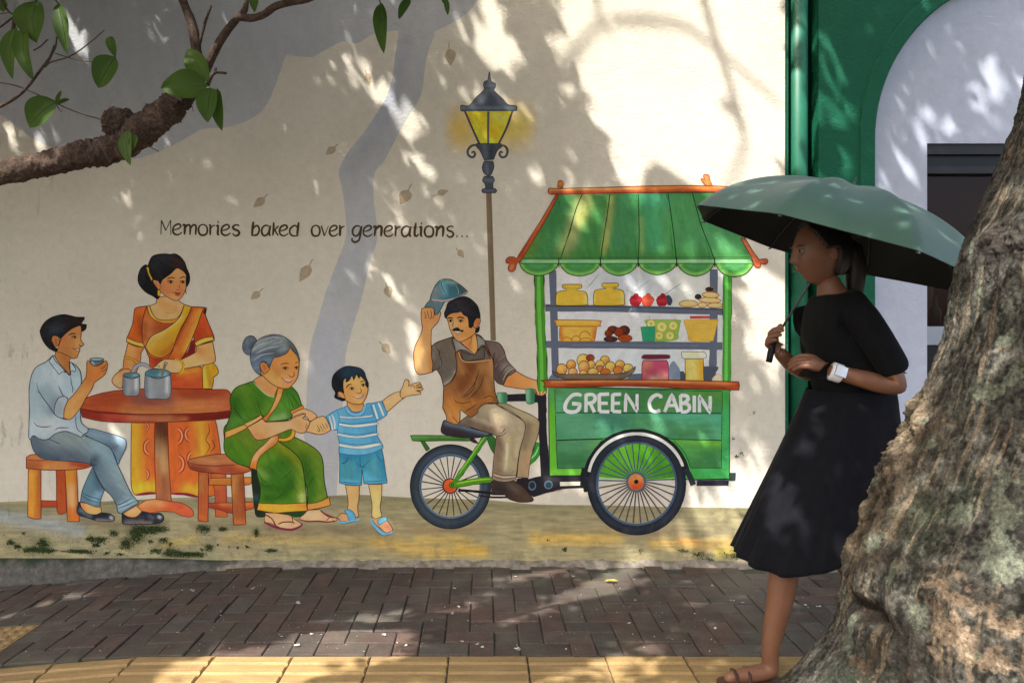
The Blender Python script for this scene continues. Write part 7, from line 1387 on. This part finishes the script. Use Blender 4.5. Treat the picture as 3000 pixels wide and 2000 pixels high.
# black top: body and short sleeves as one skinned surface
tee = [(1.345, c, .93, .085, .085), (1.34, c, 1.02, .132, .118), (1.335, c, 1.09, .148, .130), (1.32, c, 1.20, .155, .140), (1.305, c, 1.31, .115, .105), (1.282, c, 1.380, .070, .066),
       (1.29, c-.13, 1.335, .062), (1.355, c-.175, 1.20, .057), (1.405, c-.197, 1.095, .053), (1.29, c+.13, 1.335, .068), (1.295, c+.155, 1.20, .064), (1.30, c+.165, 1.12, .060)]
skin_obj('top', tee, [(0, 1), (1, 2), (2, 3), (3, 4), (4, 5), (4, 6), (6, 7), (7, 8), (4, 9), (9, 10), (10, 11)], TEE, woman, 2, 1)
# flared knee-length skirt, folds deepening to the hem
nz_, na2 = 40, 180; PP = np.zeros((nz_, na2, 3)); an = np.linspace(0, 2*math.pi, na2, endpoint=False)
fold = fbm(np.stack([np.cos(an)*2.6, np.sin(an)*2.6, np.zeros(na2)], 1)+17, 3)-.5
for i in range(nz_):
    t = i/(nz_-1); z = 1.035-.59*t; cx2 = 1.345-.12*t**1.15; rx = .150+.153*t**.95; ry = .138+.062*t; fo = 1+.55*t**1.4*fold+.035*t*np.cos(an*9+2)
    hem = .020*np.cos(an*3+.6)*t**6-(.03*np.cos(an)*t**4)
    PP[i] = np.stack([cx2+rx*fo*np.cos(an)-1.34, ry*fo*np.sin(an)+0*an, z-hem], 1)
o = link('skirt', gridmesh('skirt', PP, wrap_v=True), SKT, woman, True); md = o.modifiers.new('thick', 'SOLIDIFY'); md.thickness = .003
g = MB(); w0 = Vector((1.235, c-.155, 1.100))-woman.location; w1 = Vector((1.200, c-.146, 1.112))-woman.location; dd = (w1-w0); g.tube([w0, w0+dd*.15, w0+dd*.85, w1], [.0300, .0325, .0325, .0300], 24); wt = g.build('watch', simple('white_strap', (.75, .75, .76), .35, .04, 20, 0), woman, True)
cn = (w0+w1)/2+Vector((-.0, -.033, .006)); g = MB(); g.box(-.019, .019, -.004, .004, -.018, .018); f_ = g.build('watch_case', simple('watch_case', (.7, .7, .72), .25, .04, 20, 0, metallic=.5), wt); f_.location = cn; f_.rotation_euler = (R(-8), R(20), 0)
def sandal(heel, toe, w):
    a, b_ = Vector(heel), Vector(toe); d = (b_-a).normalized(); s = Vector((0, 1, 0)); V = []; n_ = 24
    for h in (-.006, .008):
        for q in range(n_):
            u = 2*math.pi*q/n_; V.append(a+(b_-a)*(.5+.5*math.cos(u))+s*math.sin(u)*w*(1+.18*math.cos(u))+Vector((0, 0, h))-woman.location)
    F = [tuple(range(n_))[::-1], tuple(range(n_, 2*n_))]+[(q, (q+1) % n_, n_+(q+1) % n_, n_+q) for q in range(n_)]
    o = link('sandal', mesh('sandal', V, F), simple('brown_leather', (.07, .035, .022), .5, .2, 30, .1), woman)
    for t in (.52, .72):
        p = a+(b_-a)*t-woman.location; g = MB(); g.tube([p+s*w*1.0+Vector((0, 0, .002)), p+s*w*.75+Vector((0, 0, .048-.022*t)), p+Vector((0, 0, .062-.030*t)), p-s*w*.75+Vector((0, 0, .048-.022*t)), p-s*w*1.0+Vector((0, 0, .002))], .006, 8); g.build('sandal_strap', None, o).data.materials.append(o.data.materials[0])
sandal((1.055, c-.075, .008), (.825, c-.09, .008), .036); sandal((1.57, c+.07, .10), (1.40, c+.07, .008), .036)
# umbrella
ax = Vector((.305, -.115, .945)).normalized(); UC = Vector((1.270, c, 1.550)); RU, HU = .515, .235
umb = empty('umbrella', tuple(UC)); tag(umb, 'sage green open umbrella with a black underside tilted back over the walking person', 'umbrella')
umb.rotation_mode = 'QUATERNION'; umb.rotation_quaternion = ax.to_track_quat('Z', 'Y') @ Euler((0, 0, R(22.5))).to_quaternion()
m, n, b = newmat('umbrella_cloth'); v = mapping(n); n.links.new(ramp(n, noise(n, v, 6, 4), [(.3, (.060, .135, .090)), (.7, (.080, .162, .110))]), b.inputs['Base Color']); b.inputs['Roughness'].default_value = .55; b.inputs['Sheen Weight'].default_value = .2; bump(n, noise(n, v, 9, 3), .25, .01, b); UG = m
UB = simple('umbrella_black_lining', (.008, .008, .008), .7, .2, 20, 0)
def upt(u, a, off=0):
    k = 8; seg = (a/(2*math.pi)*k) % 1; sag = math.sin(math.pi*seg)     # 0 at ribs, 1 between
    r = RU*math.sin(u*1.22)/math.sin(1.22)*(1-.075*sag*u); z = HU*(math.cos(u*1.22)-math.cos(1.22))/(1-math.cos(1.22))-.018*sag*u*u*0-.020*sag*math.sin(math.pi*min(1, u))**1
    return np.array([r*math.cos(a), r*math.sin(a), z-off])
nu, nv = 26, 128
PP = np.array([[upt(i/(nu-1), 2*math.pi*j/nv) for j in range(nv)] for i in range(nu)]); link('canopy', gridmesh('canopy', PP, wrap_v=True), UG, umb, True)
PP = np.array([[upt(i/(nu-1), 2*math.pi*j/nv, .0025) for j in range(nv)] for i in range(nu)]); link('lining', gridmesh('lining', PP, wrap_v=True), UB, umb, True)
mt = simple('umbrella_steel', (.10, .10, .10), .4, .1, 20, 0, metallic=.6)
for k in range(8):
    a = 2*math.pi*k/8; g = MB(); g.tube([upt(u, a, .007) for u in np.linspace(.02, 1.0, 12)], .0022, 6); rb = g.build('rib', mt, umb, True)
    q = upt(.52, a, .009); g = MB(); g.tube([(0, 0, HU-.19), tuple(q)], .0018, 6); g.build('stretcher', mt, rb, True)
    g = MB(); p = upt(1.0, a, .004); g.tube([p*.985, p*1.02+np.array([0, 0, -.004])], [.004, .003], 8); g.build('rib_tip', mt, rb, True)
inv = umb.rotation_quaternion.inverted(); hp = inv @ (Vector((1.070, c+.02, 1.205))-UC); top = Vector((0, 0, HU+.035))
g = MB(); g.tube([tuple(hp*1.0), (0, 0, -.02), (0, 0, HU), tuple(top)], [.0042, .0042, .004, .003], 12); g.build('shaft', mt, umb, True)
g = MB(); e = inv @ Vector((-.04, -.01, -.17)); g.tube([tuple(hp*.97), tuple(hp), tuple(hp+e*.25), tuple(hp+e*.42)], [.009, .012, .012, .011], 14); g.build('handle', UB, umb, True)
